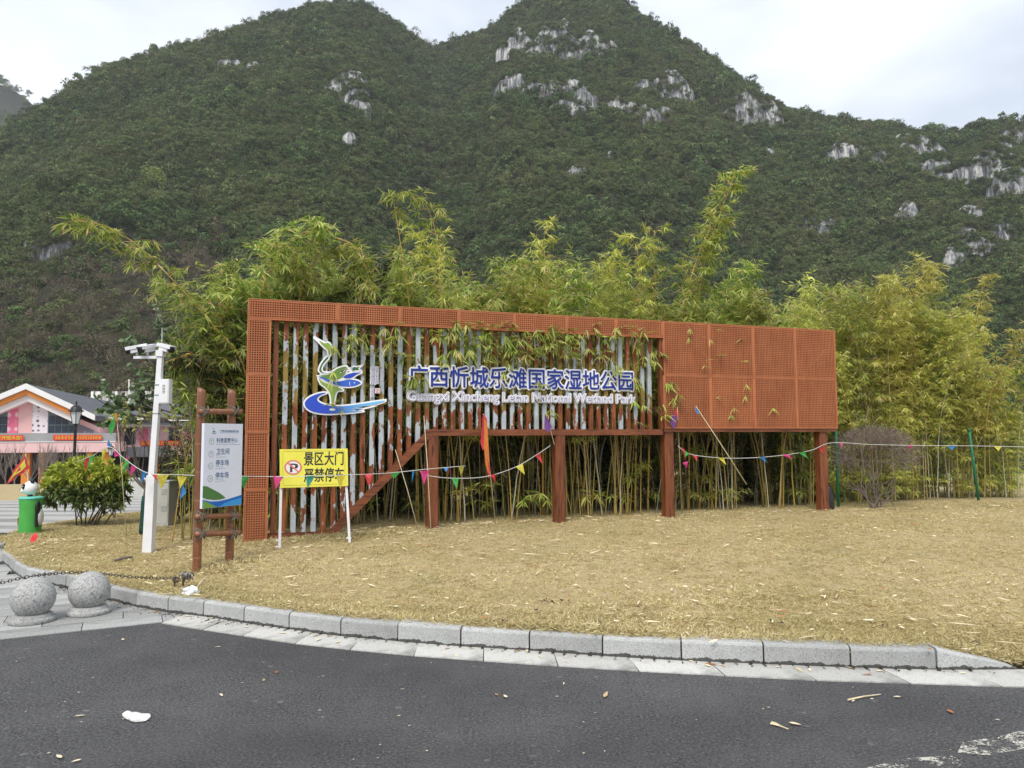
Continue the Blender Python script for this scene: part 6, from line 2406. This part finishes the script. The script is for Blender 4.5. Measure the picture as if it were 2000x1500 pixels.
bunting('string of coloured pennants running past the white pole and the yellow board', S1, [
 ('red', [(166, 897), (176, 892), (165, 921)]), ('green', [(176, 892), (187, 887), (173, 913)]), ('yellow', [(199, 880), (210, 875), (196, 905)]), ('blue', [(209, 870), (219, 875), (213, 858)]), ('pink', [(223, 879), (235, 889), (224, 892)]),
 ('green', [(236, 889), (245, 896), (238, 903)]), ('green', [(246, 897), (254, 904), (239, 923)]), ('pink', [(257, 906), (268, 913), (252, 930)]), ('blue', [(278, 918), (287, 922), (275, 945)]), ('red', [(294, 924), (306, 928), (310, 940)]),
 ('yellow', [(305, 925), (330, 927), (313, 956)]), ('yellow', [(346, 929), (365, 932), (352, 954)]), ('blue', [(357, 944), (364, 962), (352, 975)]),
 ('green', [(464, 930), (487, 930), (474, 955)]), ('pink', [(534, 930), (554, 930), (540, 956)]), ('teal', [(597, 930), (616, 929), (601, 954)]), ('yellow', [(656, 929), (674, 928), (664, 956)]), ('red', [(712, 926), (728, 926), (721, 951)]),
 ('green', [(764, 924), (782, 922), (768, 936)]), ('blue', [(805, 920), (810, 920), (804, 942)]), ('blue', [(866, 914), (876, 913), (872, 922)]), ('red', [(867, 915), (876, 914), (877, 927)]), ('olive', [(896, 911), (907, 910), (900, 929)])])
S2 = [(820, 921, 10.05), (837, 929, 10.1), (885, 934, 10.2), (948, 931, 10.35), (1005, 913, 10.6), (1047, 889, 10.8), (1075, 870, 10.95)]
bunting('string of pennants sagging between the canes under the middle of the sign', S2, [
 ('pink', [(821, 920), (838, 919), (828, 947)]), ('green', [(882, 934), (896, 934), (892, 955)]), ('red', [(957, 928), (967, 926), (968, 944)]), ('yellow', [(1007, 912), (1021, 906), (1025, 927)]), ('red', [(1046, 890), (1055, 884), (1060, 907)])])
S3 = [(1324, 871, 11.75), (1352, 888, 11.8), (1428, 895, 12.0), (1512, 891, 12.3), (1582, 880, 12.6), (1624, 865, 12.8), (1700, 868, 13.05), (1782, 870, 13.2), (1908, 871, 13.25), (2000, 873, 13.3), (2120, 876, 13.3)]
bunting('string of pennants under the perforated panels and along the mesh fence', S3, [
 ('red', [(1331, 873), (1337, 877), (1339, 900)]), ('green', [(1338, 880), (1346, 886), (1337, 893)]), ('pink', [(1333, 904), (1344, 901), (1342, 915)]), ('red', [(1352, 888), (1362, 891), (1361, 901)]), ('yellow', [(1401, 893), (1414, 894), (1418, 908)]),
 ('blue', [(1482, 893), (1493, 892), (1499, 904)]), ('pink', [(1528, 889), (1540, 887), (1545, 897)]), ('green', [(1559, 884), (1571, 882), (1579, 896)]), ('red', [(1599, 875), (1608, 872), (1608, 887)]), ('pink', [(1639, 866), (1646, 866), (1643, 873)]),
 ('pink', [(1773, 870), (1782, 870), (1778, 878)]), ('blue', [(1851, 871), (1867, 871), (1859, 879)]), ('yellow', [(1941, 872), (1956, 872), (1949, 881)])])
M_STICK = plain('bamboo_stick', (.60, .52, .33), .6, .2, 12)
def pennant(label, top, bottom, Y0, Y1, flags, r=.007):
    """a thin cane from a top pixel (at depth Y0) to a bottom pixel (depth Y1, or where it meets the lawn)"""
    b = on_lawn(*bottom) if Y1 is None else at_y(bottom[0], bottom[1], Y1)
    a = at_y(top[0], top[1], Y0 if Y0 else (b[1] if top[0] < 480 else sw(sp(*top)[0], 0, 0)[1] - .09))
    t = thing('pennant_cane', label, 'pennant cane' if flags else 'cane', b)
    mb = MB()
    mb.tube([a - b, (a - b) * .5 + np.array([.006, 0, 0]), np.array([0, 0, -.03 if Y1 is None else 0])], [r * .6, r * .85, r], 6)
    build('stick', mb, M_STICK, t, True)
    for i, (col, q) in enumerate(flags):
        pts = [at_y(x, y, a[1] - .012 - .006 * i) - b for x, y in q]
        build('flag', cloth(pts, .008 * (-1) ** i), M_FLAG[col], t)
pennant('bare cane leaning against the slanting brace of the sign', (772, 878), (818, 1036), None, None, [])
pennant('upright bare cane in front of the sign post below the brace', (828, 812), (842, 1041), None, None, [])
pennant('cane with a long limp red and yellow pennant under the sign', (944, 808), (968, 1024), None, None, [('red', [(943, 808), (951, 818), (954, 880), (942, 878), (938, 862), (941, 840)]), ('orange', [(946, 815), (952, 830), (956, 900), (955, 932), (948, 905), (945, 870)]), ('red', [(950, 890), (958, 915), (955, 936), (951, 920)])])
pennant('cane with a small purple pennant by the middle post of the sign', (1066, 806), (1120, 1012), None, None, [('purple', [(1064, 807), (1078, 834), (1070, 845), (1063, 836)])])
pennant('cane with a purple and red pennant beside the third post', (1323, 795), (1331, 1002), None, None, [('purple', [(1320, 803), (1322, 816), (1318, 838), (1309, 828), (1312, 812)]), ('red', [(1322, 796), (1324, 815), (1319, 812), (1316, 806)])])
pennant('pale cane with a scrap of blue cloth leaning up against the perforated panels', (1359, 793), (1458, 946), 12.0, 12.35, [('blue', [(1358, 794), (1366, 806), (1364, 810), (1358, 802)])], .009)
pennant('reddish stick with a green and orange pennant beside the light green shrub', (227, 806), (248, 1048), None, None, [('green', [(225, 812), (224, 830), (221, 842), (217, 850), (211, 836), (218, 822)]), ('orange', [(226, 805), (230, 812), (229, 828), (225, 820)])])
pennant('stick with a ragged yellow pennant behind the bare young tree', (252, 892), (236, 985), 15.0, 15.2, [('yellow', [(251, 893), (243, 920), (226, 921), (240, 900)]), ('pink', [(247, 888), (253, 896), (246, 915)])])
# the fringed flag before the pink building
b = np.array(at_y(60, 976, 24.0))
b[2] = ground_z(24) - .03
t = thing('fringed_flag', 'yellow triangular flag with a red fringe on a pole before the pink building', 'flag', b)
a = at_y(50, 886, 24.0)
mb = MB()
mb.tube([a - b, (0, 0, 0)], .015, 6)
build('pole', mb, M_STICK, t)
edge = [(49, 889), (46, 897), (40, 899), (38, 906), (32, 908), (30, 915), (25, 918), (24, 926), (18, 934), (13, 946), (26, 938), (33, 930), (41, 927), (48, 922), (54, 917), (58, 914), (53, 902)]
build('fringe', cloth([at_y(x, y, 23.96) - b for x, y in edge], .02), M_FLAG['red'], t)
build('cloth', cloth([at_y(x, y, 23.93) - b for x, y in [(48, 897), (51, 911), (40, 921), (27, 930), (17, 941), (28, 922)]], .02), M_FLAG['yellow'], t)

# ------------------------------------------------------------------ street lamps
M_BLACK = plain('black_iron', (.018, .018, .02), .4, .2, 8)
M_GLASS = plain('frosted_glass', (.55, .57, .56), .25, .06, 6)
def lamp(px, top_py, Y, lab):
    b = at_y(px, 900, Y)
    b[2] = ground_z(Y) - .03
    tz = at_y(px, top_py, Y)[2] - b[2]
    t = thing('street_lamp', lab, 'street lamp', b)
    hh = .72
    z0 = tz - hh - .12
    mb = MB()
    mb.lathe([(.01, 0), (.14, 0), (.14, .08), (.10, .12), (.09, .45), (.06, .55), (.052, 1.2), (.048, z0 - .25), (.07, z0 - .22), (.05, z0 - .18), (.06, z0 - .03), (.11, z0), (.01, z0 + .01)], 14)
    build('pole', mb, M_BLACK, t, True)
    mb = MB()
    mb.lathe([(.01, z0 + .005), (.115, z0 + .01), (.20, z0 + .44), (.01, z0 + .445)], 6)
    gl = build('lantern_glass', mb, M_GLASS, t)
    for k in range(6):
        a_ = math.pi / 3 * k
        mb = MB()
        mb.tube([(.12 * math.cos(a_), .12 * math.sin(a_), z0), (.207 * math.cos(a_), .207 * math.sin(a_), z0 + .45)], .012, 5)
        build('glazing_bar', mb, M_BLACK, gl)
    mb = MB()
    mb.lathe([(.01, z0 + .44), (.26, z0 + .45), (.25, z0 + .48), (.20, z0 + .52), (.17, z0 + .60), (.10, z0 + .67), (.03, z0 + .69), (.025, z0 + .74), (.04, z0 + .76), (.008, z0 + .84), (.004, z0 + .845)], 18)
    build('cap', mb, M_BLACK, t, True)
lamp(145, 783, 27, 'black iron street lamp with a frosted lantern behind the light green shrub')
lamp(216, 866, 52, 'small far street lamp in front of the pink building beside the red banner stand')

# ------------------------------------------------------------------ dry bank and things on the forecourt
mb = MB()
vs = []
nx = 26
for j, (Y, hgt) in enumerate([(28, -.02), (29.5, .10), (33, .26), (38, .40), (42, .36), (46, .10), (48, -.1)]):
    for i in range(nx):
        px = -400 + 640 * i / (nx - 1)
        X = at_y(px, 900, Y)[0]
        e = min(1, i / 3, (nx - 1 - i) / 3)
        vs.append((X, Y, ground_z(Y) - .03 + hgt * e * (1 + .25 * mnoise.noise((X * .2, Y * .2, 0)))))
mb.add(vs, [(j * nx + i, j * nx + i + 1, (j + 1) * nx + i + 1, (j + 1) * nx + i) for j in range(6) for i in range(nx - 1)])
structure(build('grass_bank', mb, M_TURF, smooth=True), 'low bank of dry grass in front of the pink building', 'bank')
b = at_y(266, 971, 29.0)
b[2] = ground_z(29) - .05
t = thing('concrete_planter', 'low pale concrete block standing on the forecourt', 'planter', b)
M_CONC = plain('pale_concrete', (.50, .50, .47), .85, .1, 3, bump=.1)
mb = MB()
mb.cbox((-.78, -.4, 0), (.78, .4, .76), .02)
build('wall', mb, M_CONC, t)
mb = MB()
mb.cbox((-.81, -.43, .762), (.81, .43, .82), .02)
build('coping', mb, M_CONC, t)
b = at_y(222, 962, 27.5)
b[2] = ground_z(27.5) - .03
t = thing('banner_stand', 'upright red and yellow banner stand on the forecourt', 'banner', b)
mb = MB()
z0, z1 = at_y(222, 961, 27.5)[2] - b[2], at_y(222, 922, 27.5)[2] - b[2]
mb.box((-.14, -.01, max(.02, z0)), (.16, .01, z1))
pnl = build('panel', mb, M_FLAG['red'], t)
mb = MB()
mb.box((-.02, -.016, z0 + .12), (.155, -.0105, z1 - .06))
build('yellow_print', mb, M_FLAG['yellow'], pnl)
mb = MB()
mb.tube([(-.155, 0, 0), (-.155, 0, z1 + .05)], .012, 6)
build('pole', mb, M_BLACK, t)
b = on_lawn(237, 1004)
t = thing('notice_board', 'small dark brown notice board with white print by the shrub', 'notice', b)
Y = float(b[1])
a0, a1 = at_y(227.5, 957, Y) - b, at_y(244.5, 971, Y) - b
mb = MB()
mb.box((a0[0], -.012, a1[2]), (a1[0], .012, a0[2]))
pn = build('board', mb, plain('brown_board', (.055, .022, .02), .5, .1, 8), t)
mb = MB()
W_, H_ = a1[0] - a0[0], a0[2] - a1[2]
for k in range(5):
    x = a0[0] + W_ * (.12 + .165 * k)
    mb.box((x, -.016, a1[2] + H_ * .45), (x + W_ * .04, -.0125, a1[2] + H_ * .8))
    mb.box((x + W_ * .06, -.016, a1[2] + H_ * .5), (x + W_ * .12, -.0125, a1[2] + H_ * .58))
    mb.box((x + W_ * .06, -.016, a1[2] + H_ * .68), (x + W_ * .12, -.0125, a1[2] + H_ * .76))
build('print', mb, M_POLE, pn)
mb = MB()
mb.tube([((a0[0] + a1[0]) / 2, .014, -.05), ((a0[0] + a1[0]) / 2, .014, a1[2] + .02)], .009, 6)
build('stake', mb, M_BARK, t)

# ------------------------------------------------------------------ the pink building
BO = np.array([*at_y(62, 859, 60.0)[:2], 0.0])
e1 = np.array([.957, .29, 0])
e1 /= np.linalg.norm(e1)
e2 = np.array([-e1[1], e1[0], 0])
BZ = ground_z(60) - .1
t = thing('pink_building', 'pink two-storey building with a grey gabled roof and orange trim', 'building', (BO[0], BO[1], 0), math.atan2(e1[1], e1[0]))
def bq(px, py, dep=0.0):
    r = ray(px, py)
    tt = ((BO - CAM) @ e2 + dep) / (r @ e2)
    p = CAM + r * tt
    return float((p - BO) @ e1), float(p[2])
M_PINK = plain('pink_render', (.70, .46, .45), .8, .05, .6)
M_PINK2 = plain('deep_pink_tile', (.62, .14, .24), .6, .35, 2.2)
M_ROOF = plain('grey_roof', (.115, .12, .135), .8, .15, .8)
M_TRIM = plain('white_trim', (.72, .72, .71), .6, .04, 1)
M_ORNG = plain('orange_trim', (.66, .24, .04), .6, .08, 1)
M_DKGL = plain('dark_window', (.022, .035, .052), .12, .2, .5)
M_BLIND = plain('blind', (.22, .30, .31), .5, .1, 1)
M_GREYW = plain('grey_parapet', (.30, .30, .30), .7, .1, 1)
M_DARKIN = plain('interior_shade', (.02, .016, .014), .9, .3, 1)  # near-black colour stands for the shade within the ground floor
def checker(name, a, b, scale):
    m = NT(name)
    vo = m.n('TexVoronoi')
    vo.inputs['Scale'].default_value = scale
    vo.inputs['Randomness'].default_value = .25
    m.l(m.coord('Object'), vo.inputs['Vector'])
    m.col(m.ramp(vo.outputs['Distance'], [(.30, b), (.42, a)]))
    m.rough(.6)
    return m.m
M_DOT = checker('dotted_tile', (.66, .66, .68), (.07, .07, .12), 2.6)
M_LATT = checker('lattice_tile', (.13, .13, .15), (.42, .42, .44), 3.2)
M_PDOT = checker('pink_dotted_tile', (.66, .15, .26), (.72, .52, .55), 1.7)
ap = bq(62, 752)
er = bq(192, 812)
el = (2 * ap[0] - er[0], er[1])
DEP = 30.0
def slab(poly, y0, y1, mat, name, parent=t):
    mb = MB()
    mb.prism(poly, y0, y1)
    return build(name, mb, mat, parent)
slope = (ap[1] - er[1]) / (er[0] - ap[0])
def zs(a_):
    return ap[1] - slope * abs(a_ - ap[0])
# walls
x_l, x_r = el[0] + 1.0, bq(196, 850)[0]
slab([(x_l, BZ), (x_r, BZ), (x_r, zs(x_r) - .9), (ap[0], ap[1] - 1.0), (x_l, zs(x_l) - .9)], .0, DEP - 1, M_PINK, 'wall')
# roof planes, thick edge, orange band and soffit
th = .10
for sgn, (ex, ez) in ((1, er), (-1, el)):
    rf = slab([(ap[0], ap[1]), (ex, ez), (ex, ez - .45), (ap[0], ap[1] - .45)], -1.2, DEP, M_ROOF, 'roof')
    slab([(ap[0], ap[1] + .03), (ex + .05 * sgn, ez + .03), (ex + .05 * sgn, ez - .42), (ap[0], ap[1] - .42)], -1.45, -1.205, M_TRIM, 'fascia', rf)
    slab([(ap[0], ap[1] - .43), (ex - 1.3 * sgn, ez - .43 + 1.3 * slope), (ex - 1.3 * sgn, ez - .82 + 1.3 * slope), (ap[0], ap[1] - .82)], -1.2, -.9, M_ORNG, 'orange_band', rf)
    slab([(ap[0], ap[1] - .83), (ex - 1.6 * sgn, ez - .83 + 1.6 * slope), (ex - 1.6 * sgn, ez - 1.35 + 1.6 * slope), (ap[0], ap[1] - 1.35)], -.9, -.02, M_TRIM, 'soffit', rf)
def rect(px0, py0, px1, py1, mat, name, d0=-.08, d1=-.01, parent=t, slant=True):
    a, b_ = bq(px0, py0), bq(px1, py1)
    x0_, x1_ = a[0], b_[0]
    zt0, zt1 = a[1], a[1]
    if slant:
        zt0, zt1 = min(a[1], zs(x0_) - 1.36), min(a[1], zs(x1_) - 1.36)
    return slab([(x0_, b_[1]), (x1_, b_[1]), (x1_, zt1), (x0_, zt0)], d0, d1, mat, name, parent)
rect(17, 780, 34, 846, M_PDOT, 'pattern_panel')
rect(66, 770, 93, 848, M_DOT, 'pattern_panel')
rect(151, 800, 183, 852, M_LATT, 'lattice_panel')
rect(183.5, 815, 196, 854, M_GREYW, 'lattice_panel', -.06)
for (x0_, y0_, x1_, y1_, cols, rows_) in ((-40, 780, 18, 846, 5, 4), (94, 775, 149, 849, 4, 4)):
    w = rect(x0_, y0_, x1_, y1_, M_TRIM if x0_ < 0 and False else plain('window_frame', (.10, .15, .15), .5, .1, 1), 'window', -.06)
    A, B_ = bq(x0_, y1_), bq(x1_, y0_)
    for i in range(cols):
        for j in range(rows_):
            a0_, a1_ = A[0] + (B_[0] - A[0]) * (i + .06) / cols, A[0] + (B_[0] - A[0]) * (i + .94) / cols
            c0_, c1_ = A[1] + (B_[1] - A[1]) * (j + .07) / rows_, A[1] + (B_[1] - A[1]) * (j + .95) / rows_
            lim = min(zs(a0_), zs(a1_)) - 1.45
            if c0_ > lim - .15:
                continue
            slab([(a0_, c0_), (a1_, c0_), (a1_, min(c1_, zs(a1_) - 1.45)), (a0_, min(c1_, zs(a0_) - 1.45))], -.085, -.062, M_BLIND if j == 2 else M_DKGL, 'pane', w)
# balcony parapet, pink fascia, dark ground floor with orange columns
PD = -4.0
c0, c1 = bq(-60, 845, PD), bq(226, 858, PD)
ztop, zmid, zbot = bq(60, 846, PD)[1], bq(60, 864, PD)[1], bq(60, 884, PD)[1]
slab([(c0[0], zmid), (c1[0], zmid), (c1[0], ztop), (c0[0], ztop)], PD, PD + .25, M_GREYW, 'parapet')
slab([(c0[0], zmid + .06), (c1[0], zmid + .06), (c1[0], zmid + .004), (c0[0], zmid + .004)], PD - .1, PD - .003, M_TRIM, 'ledge')
slab([(c0[0], zbot), (c1[0], zbot), (c1[0], zmid - .003), (c0[0], zmid - .003)], PD - .05, -.02, M_PINK, 'balcony_slab')
slab([(c0[0], BZ), (c1[0], BZ), (c1[0], zbot - .01), (c0[0], zbot - .01)], -.6, -.03, M_DARKIN, 'ground_floor')
for x0_, x1_ in ((42, 58), (76, 84), (202, 213), (-20, -8), (168, 180)):
    a0_, a1_ = bq(x0_, 900, PD + .4)[0], bq(x1_, 900, PD + .4)[0]
    slab([(a0_, BZ), (a1_, BZ), (a1_, zbot - .003), (a0_, zbot - .003)], PD + .4, PD + 1.0, M_ORNG, 'column')
# the wing to the right
WY = 66.0
def wq(px, py, Y=WY):
    p = at_y(px, py, Y)
    q = p - np.array([BO[0], BO[1], 0])
    return q
def wslab(name, px0, py0, px1, py1, Y, thick, mat, parent=t):
    a, b_ = at_y(px0, py0, Y), at_y(px1, py1, Y)
    mb = MB()
    vs = []
    for yy in (Y, Y + thick):
        for x_, z_ in ((a[0], b_[2]), (b_[0], b_[2]), (b_[0], a[2]), (a[0], a[2])):
            q = np.array([x_, yy, 0]) - np.array([BO[0], BO[1], 0])
            vs.append((q @ e1, q @ e2, z_))
    mb.add(vs, [(0, 1, 2, 3), (7, 6, 5, 4), (0, 4, 5, 1), (1, 5, 6, 2), (2, 6, 7, 3), (3, 7, 4, 0)])
    return build(name, mb, mat, parent)
wg = wslab('wing_wall', 186, 826, 520, 950, WY, 8.0, M_PINK)
def roofpoly(pts, name, mat):
    mb = MB()
    vs = []
    for (x_, y_, Y) in pts:
        p = at_y(x_, y_, Y) - np.array([BO[0], BO[1], 0])
        vs.append((p @ e1, p @ e2, p[2]))
    n = len(vs)
    vs += [(v[0], v[1], v[2] - .35) for v in vs]
    mb.add(vs, [tuple(range(n)), tuple(range(2 * n - 1, n - 1, -1))] + [(i, i + n, (i + 1) % n + n, (i + 1) % n) for i in range(n)])
    return build(name, mb, mat, t)
r2 = roofpoly([(180, 814, 64.5), (300, 822, 64.5), (520, 824, 64.5), (520, 782, 76), (240, 788, 76)], 'wing_roof', M_ROOF)
wslab('gutter_trim', 186, 815, 520, 821, 64.3, .25, M_TRIM, r2)
wslab('orange_band', 188, 821.5, 520, 825.5, 64.6, .3, M_ORNG, r2)
wslab('soffit', 190, 826, 520, 832, 64.9, 1.0, M_TRIM, r2)
for (x0_, y0_, x1_, y1_, mt, nm) in ((198, 830, 214, 856, M_DKGL, 'window'), (244, 836, 262, 868, M_DKGL, 'window'), (270, 838, 288, 862, M_PDOT, 'pattern_panel'), (246, 873, 322, 892, M_ROOF, 'canopy'), (330, 836, 352, 868, M_DKGL, 'window'), (362, 838, 380, 862, M_PDOT, 'pattern_panel'), (226, 893, 300, 946, M_DARKIN, 'shopfront'), (306, 893, 420, 946, M_DARKIN, 'shopfront')):
    wslab(nm, x0_, y0_, x1_, y1_, WY - (.08 if nm != 'canopy' else 1.2), .07 if nm != 'canopy' else 1.1, mt, wg)
for x0_ in (222, 302, 424):
    wslab('column', x0_, 886, x0_ + 5, 948, WY - .5, .4, M_ORNG, wg)
# red banners with yellow characters
for (x0_, y0_, x1_, y1_, plane, lab) in ((-30, 846.5, 46, 857.5, 'f', 'red banner with yellow characters on the balcony under the gable window'), (104, 848, 199, 864, 'f', 'long red banner with yellow characters on the balcony next to the street lamp'), (273, 861, 352, 870, 'w', 'red banner with yellow characters on the wing of the pink building')):
    if plane == 'f':
        d_ = PD - .14
        org = BO + e2 * d_
        a0, a1 = bq(x0_, (y0_ + y1_) / 2, d_), bq(x1_, (y0_ + y1_) / 2, d_)
        hh = abs(bq(x0_ + 20, y0_, d_)[1] - bq(x0_ + 20, y0_ + 10.5, d_)[1])
        zc = (ztop + zmid) / 2
        b = thing('banner', lab, 'banner', (org[0], org[1], 0), math.atan2(e1[1], e1[0]))
        X0, X1 = a0[0], a1[0]
    else:
        Yb = WY - .2
        A, B_ = at_y(x0_, y0_, Yb), at_y(x1_, y1_, Yb)
        b = thing('banner', lab, 'banner', (0, Yb, 0), 0)
        X0, X1, zc, hh = A[0], B_[0], (A[2] + B_[2]) / 2, A[2] - B_[2]
    mb = MB()
    mb.box((X0, -.02, zc - hh / 2), (X1, 0, zc + hh / 2))
    pn = build('panel', mb, plain('banner_red', (.68, .05, .03), .6, .08, 2), b)
    rs_ = random.Random(int(x0_) + 99)
    mb = MB()
    x_ = X0 + .15
    if x0_ == -30:
        text_mesh('ban', '\u5f00\u9986\u5927\u5409!')
        GLY.update(flush_text())
        fat('ban', .03, 4)
        wch = hh * .78
        glyph('lettering', 'ban', M_FLAG['yellow'], pn, (wch, wch, X1 - wch * 4.6, zc - wch * .36), -.03)
        x_end = X1 - wch * 4.8
    else:
        x_end = X1 - .15
    while x_ < x_end:
        w = hh * rs_.uniform(.3, .5)
        for k in range(3):                              # strokes of characters too far off to read
            zz = zc + hh * (-.26 + .24 * k)
            mb.box((x_, -.032, zz), (x_ + w * rs_.uniform(.7, 1), -.022, zz + hh * .09))
        mb.box((x_ + w * .4, -.0325, zc - hh * .3), (x_ + w * .55, -.0225, zc + hh * .32))
        x_ += w * 1.25
    build('strokes', mb, M_FLAG['yellow'], pn)
# stained white retaining wall and a thin pole on the slope behind
def mat_stain():
    m = NT('stained_wall')
    s = m.noise(m.coord('Object', (.9, .9, .06)), 1.2, 4, .7)
    m.col(m.ramp(s, [(.40, (.07, .07, .06)), (.5, (.40, .40, .38)), (.56, (.78, .78, .75))]))
    m.rough(.9)
    return m.m
a0, a1 = at_y(176, 789, 96), at_y(300, 764, 96)
mb = MB()
mb.cbox((a0[0], 96, a0[2] - 3), (a1[0], 97, a1[2]), .1)
tag(build('retaining_wall', mb, mat_stain()), 'white retaining wall streaked with dark stains behind the grey roof', 'wall')
a0, a1 = at_y(255, 782, 95), at_y(252, 743, 95)
mb = MB()
mb.tube([a0 - np.array([0, 0, 3]), a1], .09, 8)
mb.sphere(tuple(a1), .13, 8, 6)
tag(build('thin_pole', mb, M_TRIM), 'thin pale pole standing on the slope above the retaining wall', 'pole')

# leafless young trees in front of the building
rs = np.random.RandomState(44)
var = []
for k in range(3):
    tr, br, tips = MB(), MB(), []
    tr.tube([(0, 0, -.1), (.02, 0, .35), (0, .02, .7)], [.06, .05, .04], 6)
    for j in range(7):
        o = np.array([rs.normal() * .38, rs.normal() * .38, 1.0])
        branch(br, rs, np.array([0, 0, rs.uniform(.35, .7)]), o / np.linalg.norm(o), 1.25, .026, 2, tips, .28, .25, (3, 5), 4, 4, .62)
    var.append((tr.mesh('trunk'), br.mesh('branches')))
M_PALEB = plain('pale_bark', (.20, .165, .14), .9, .2, 5)
for i, (px, Y, s) in enumerate([(-12, 50, 1.0), (12, 51, 1.0), (30, 50, 1.05), (62, 52, 1.0), (78, 49, 1.05), (92, 52, 1.1), (108, 50, 1.05), (122, 52, 1.0), (152, 50, 1.05), (168, 52, .95)]):
    b = at_y(px, 900, Y)
    o = thing('bare_tree', 'leafless pale-stemmed young tree in front of the pink building', 'tree', (b[0], b[1], ground_z(Y) - .05), i * 1.1, 'leafless young trees before the building')
    o.scale = (s, s, s)
    for nm, me in zip(('trunk', 'branches'), var[i % 3]):
        link(nm, me, M_PALEB, o)

# ------------------------------------------------------------------ the moist air of the valley
mb = MB()
mb.box((-1340, -80, -8), (1340, 1340, 420))
hz = build('haze', mb, None)
m = bpy.data.materials.new('moist_air')
m.use_nodes = True
m.node_tree.nodes.clear()
o_ = m.node_tree.nodes.new('ShaderNodeOutputMaterial')
v_ = m.node_tree.nodes.new('ShaderNodeVolumePrincipled')
v_.inputs['Color'].default_value = (.93, .96, 1.0, 1)
v_.inputs['Density'].default_value = 0.0002
m.node_tree.links.new(v_.outputs[0], o_.inputs['Volume'])
hz.data.materials.append(m)
tag(hz, 'thin grey haze hanging over the valley and hills', 'haze', kind='stuff')
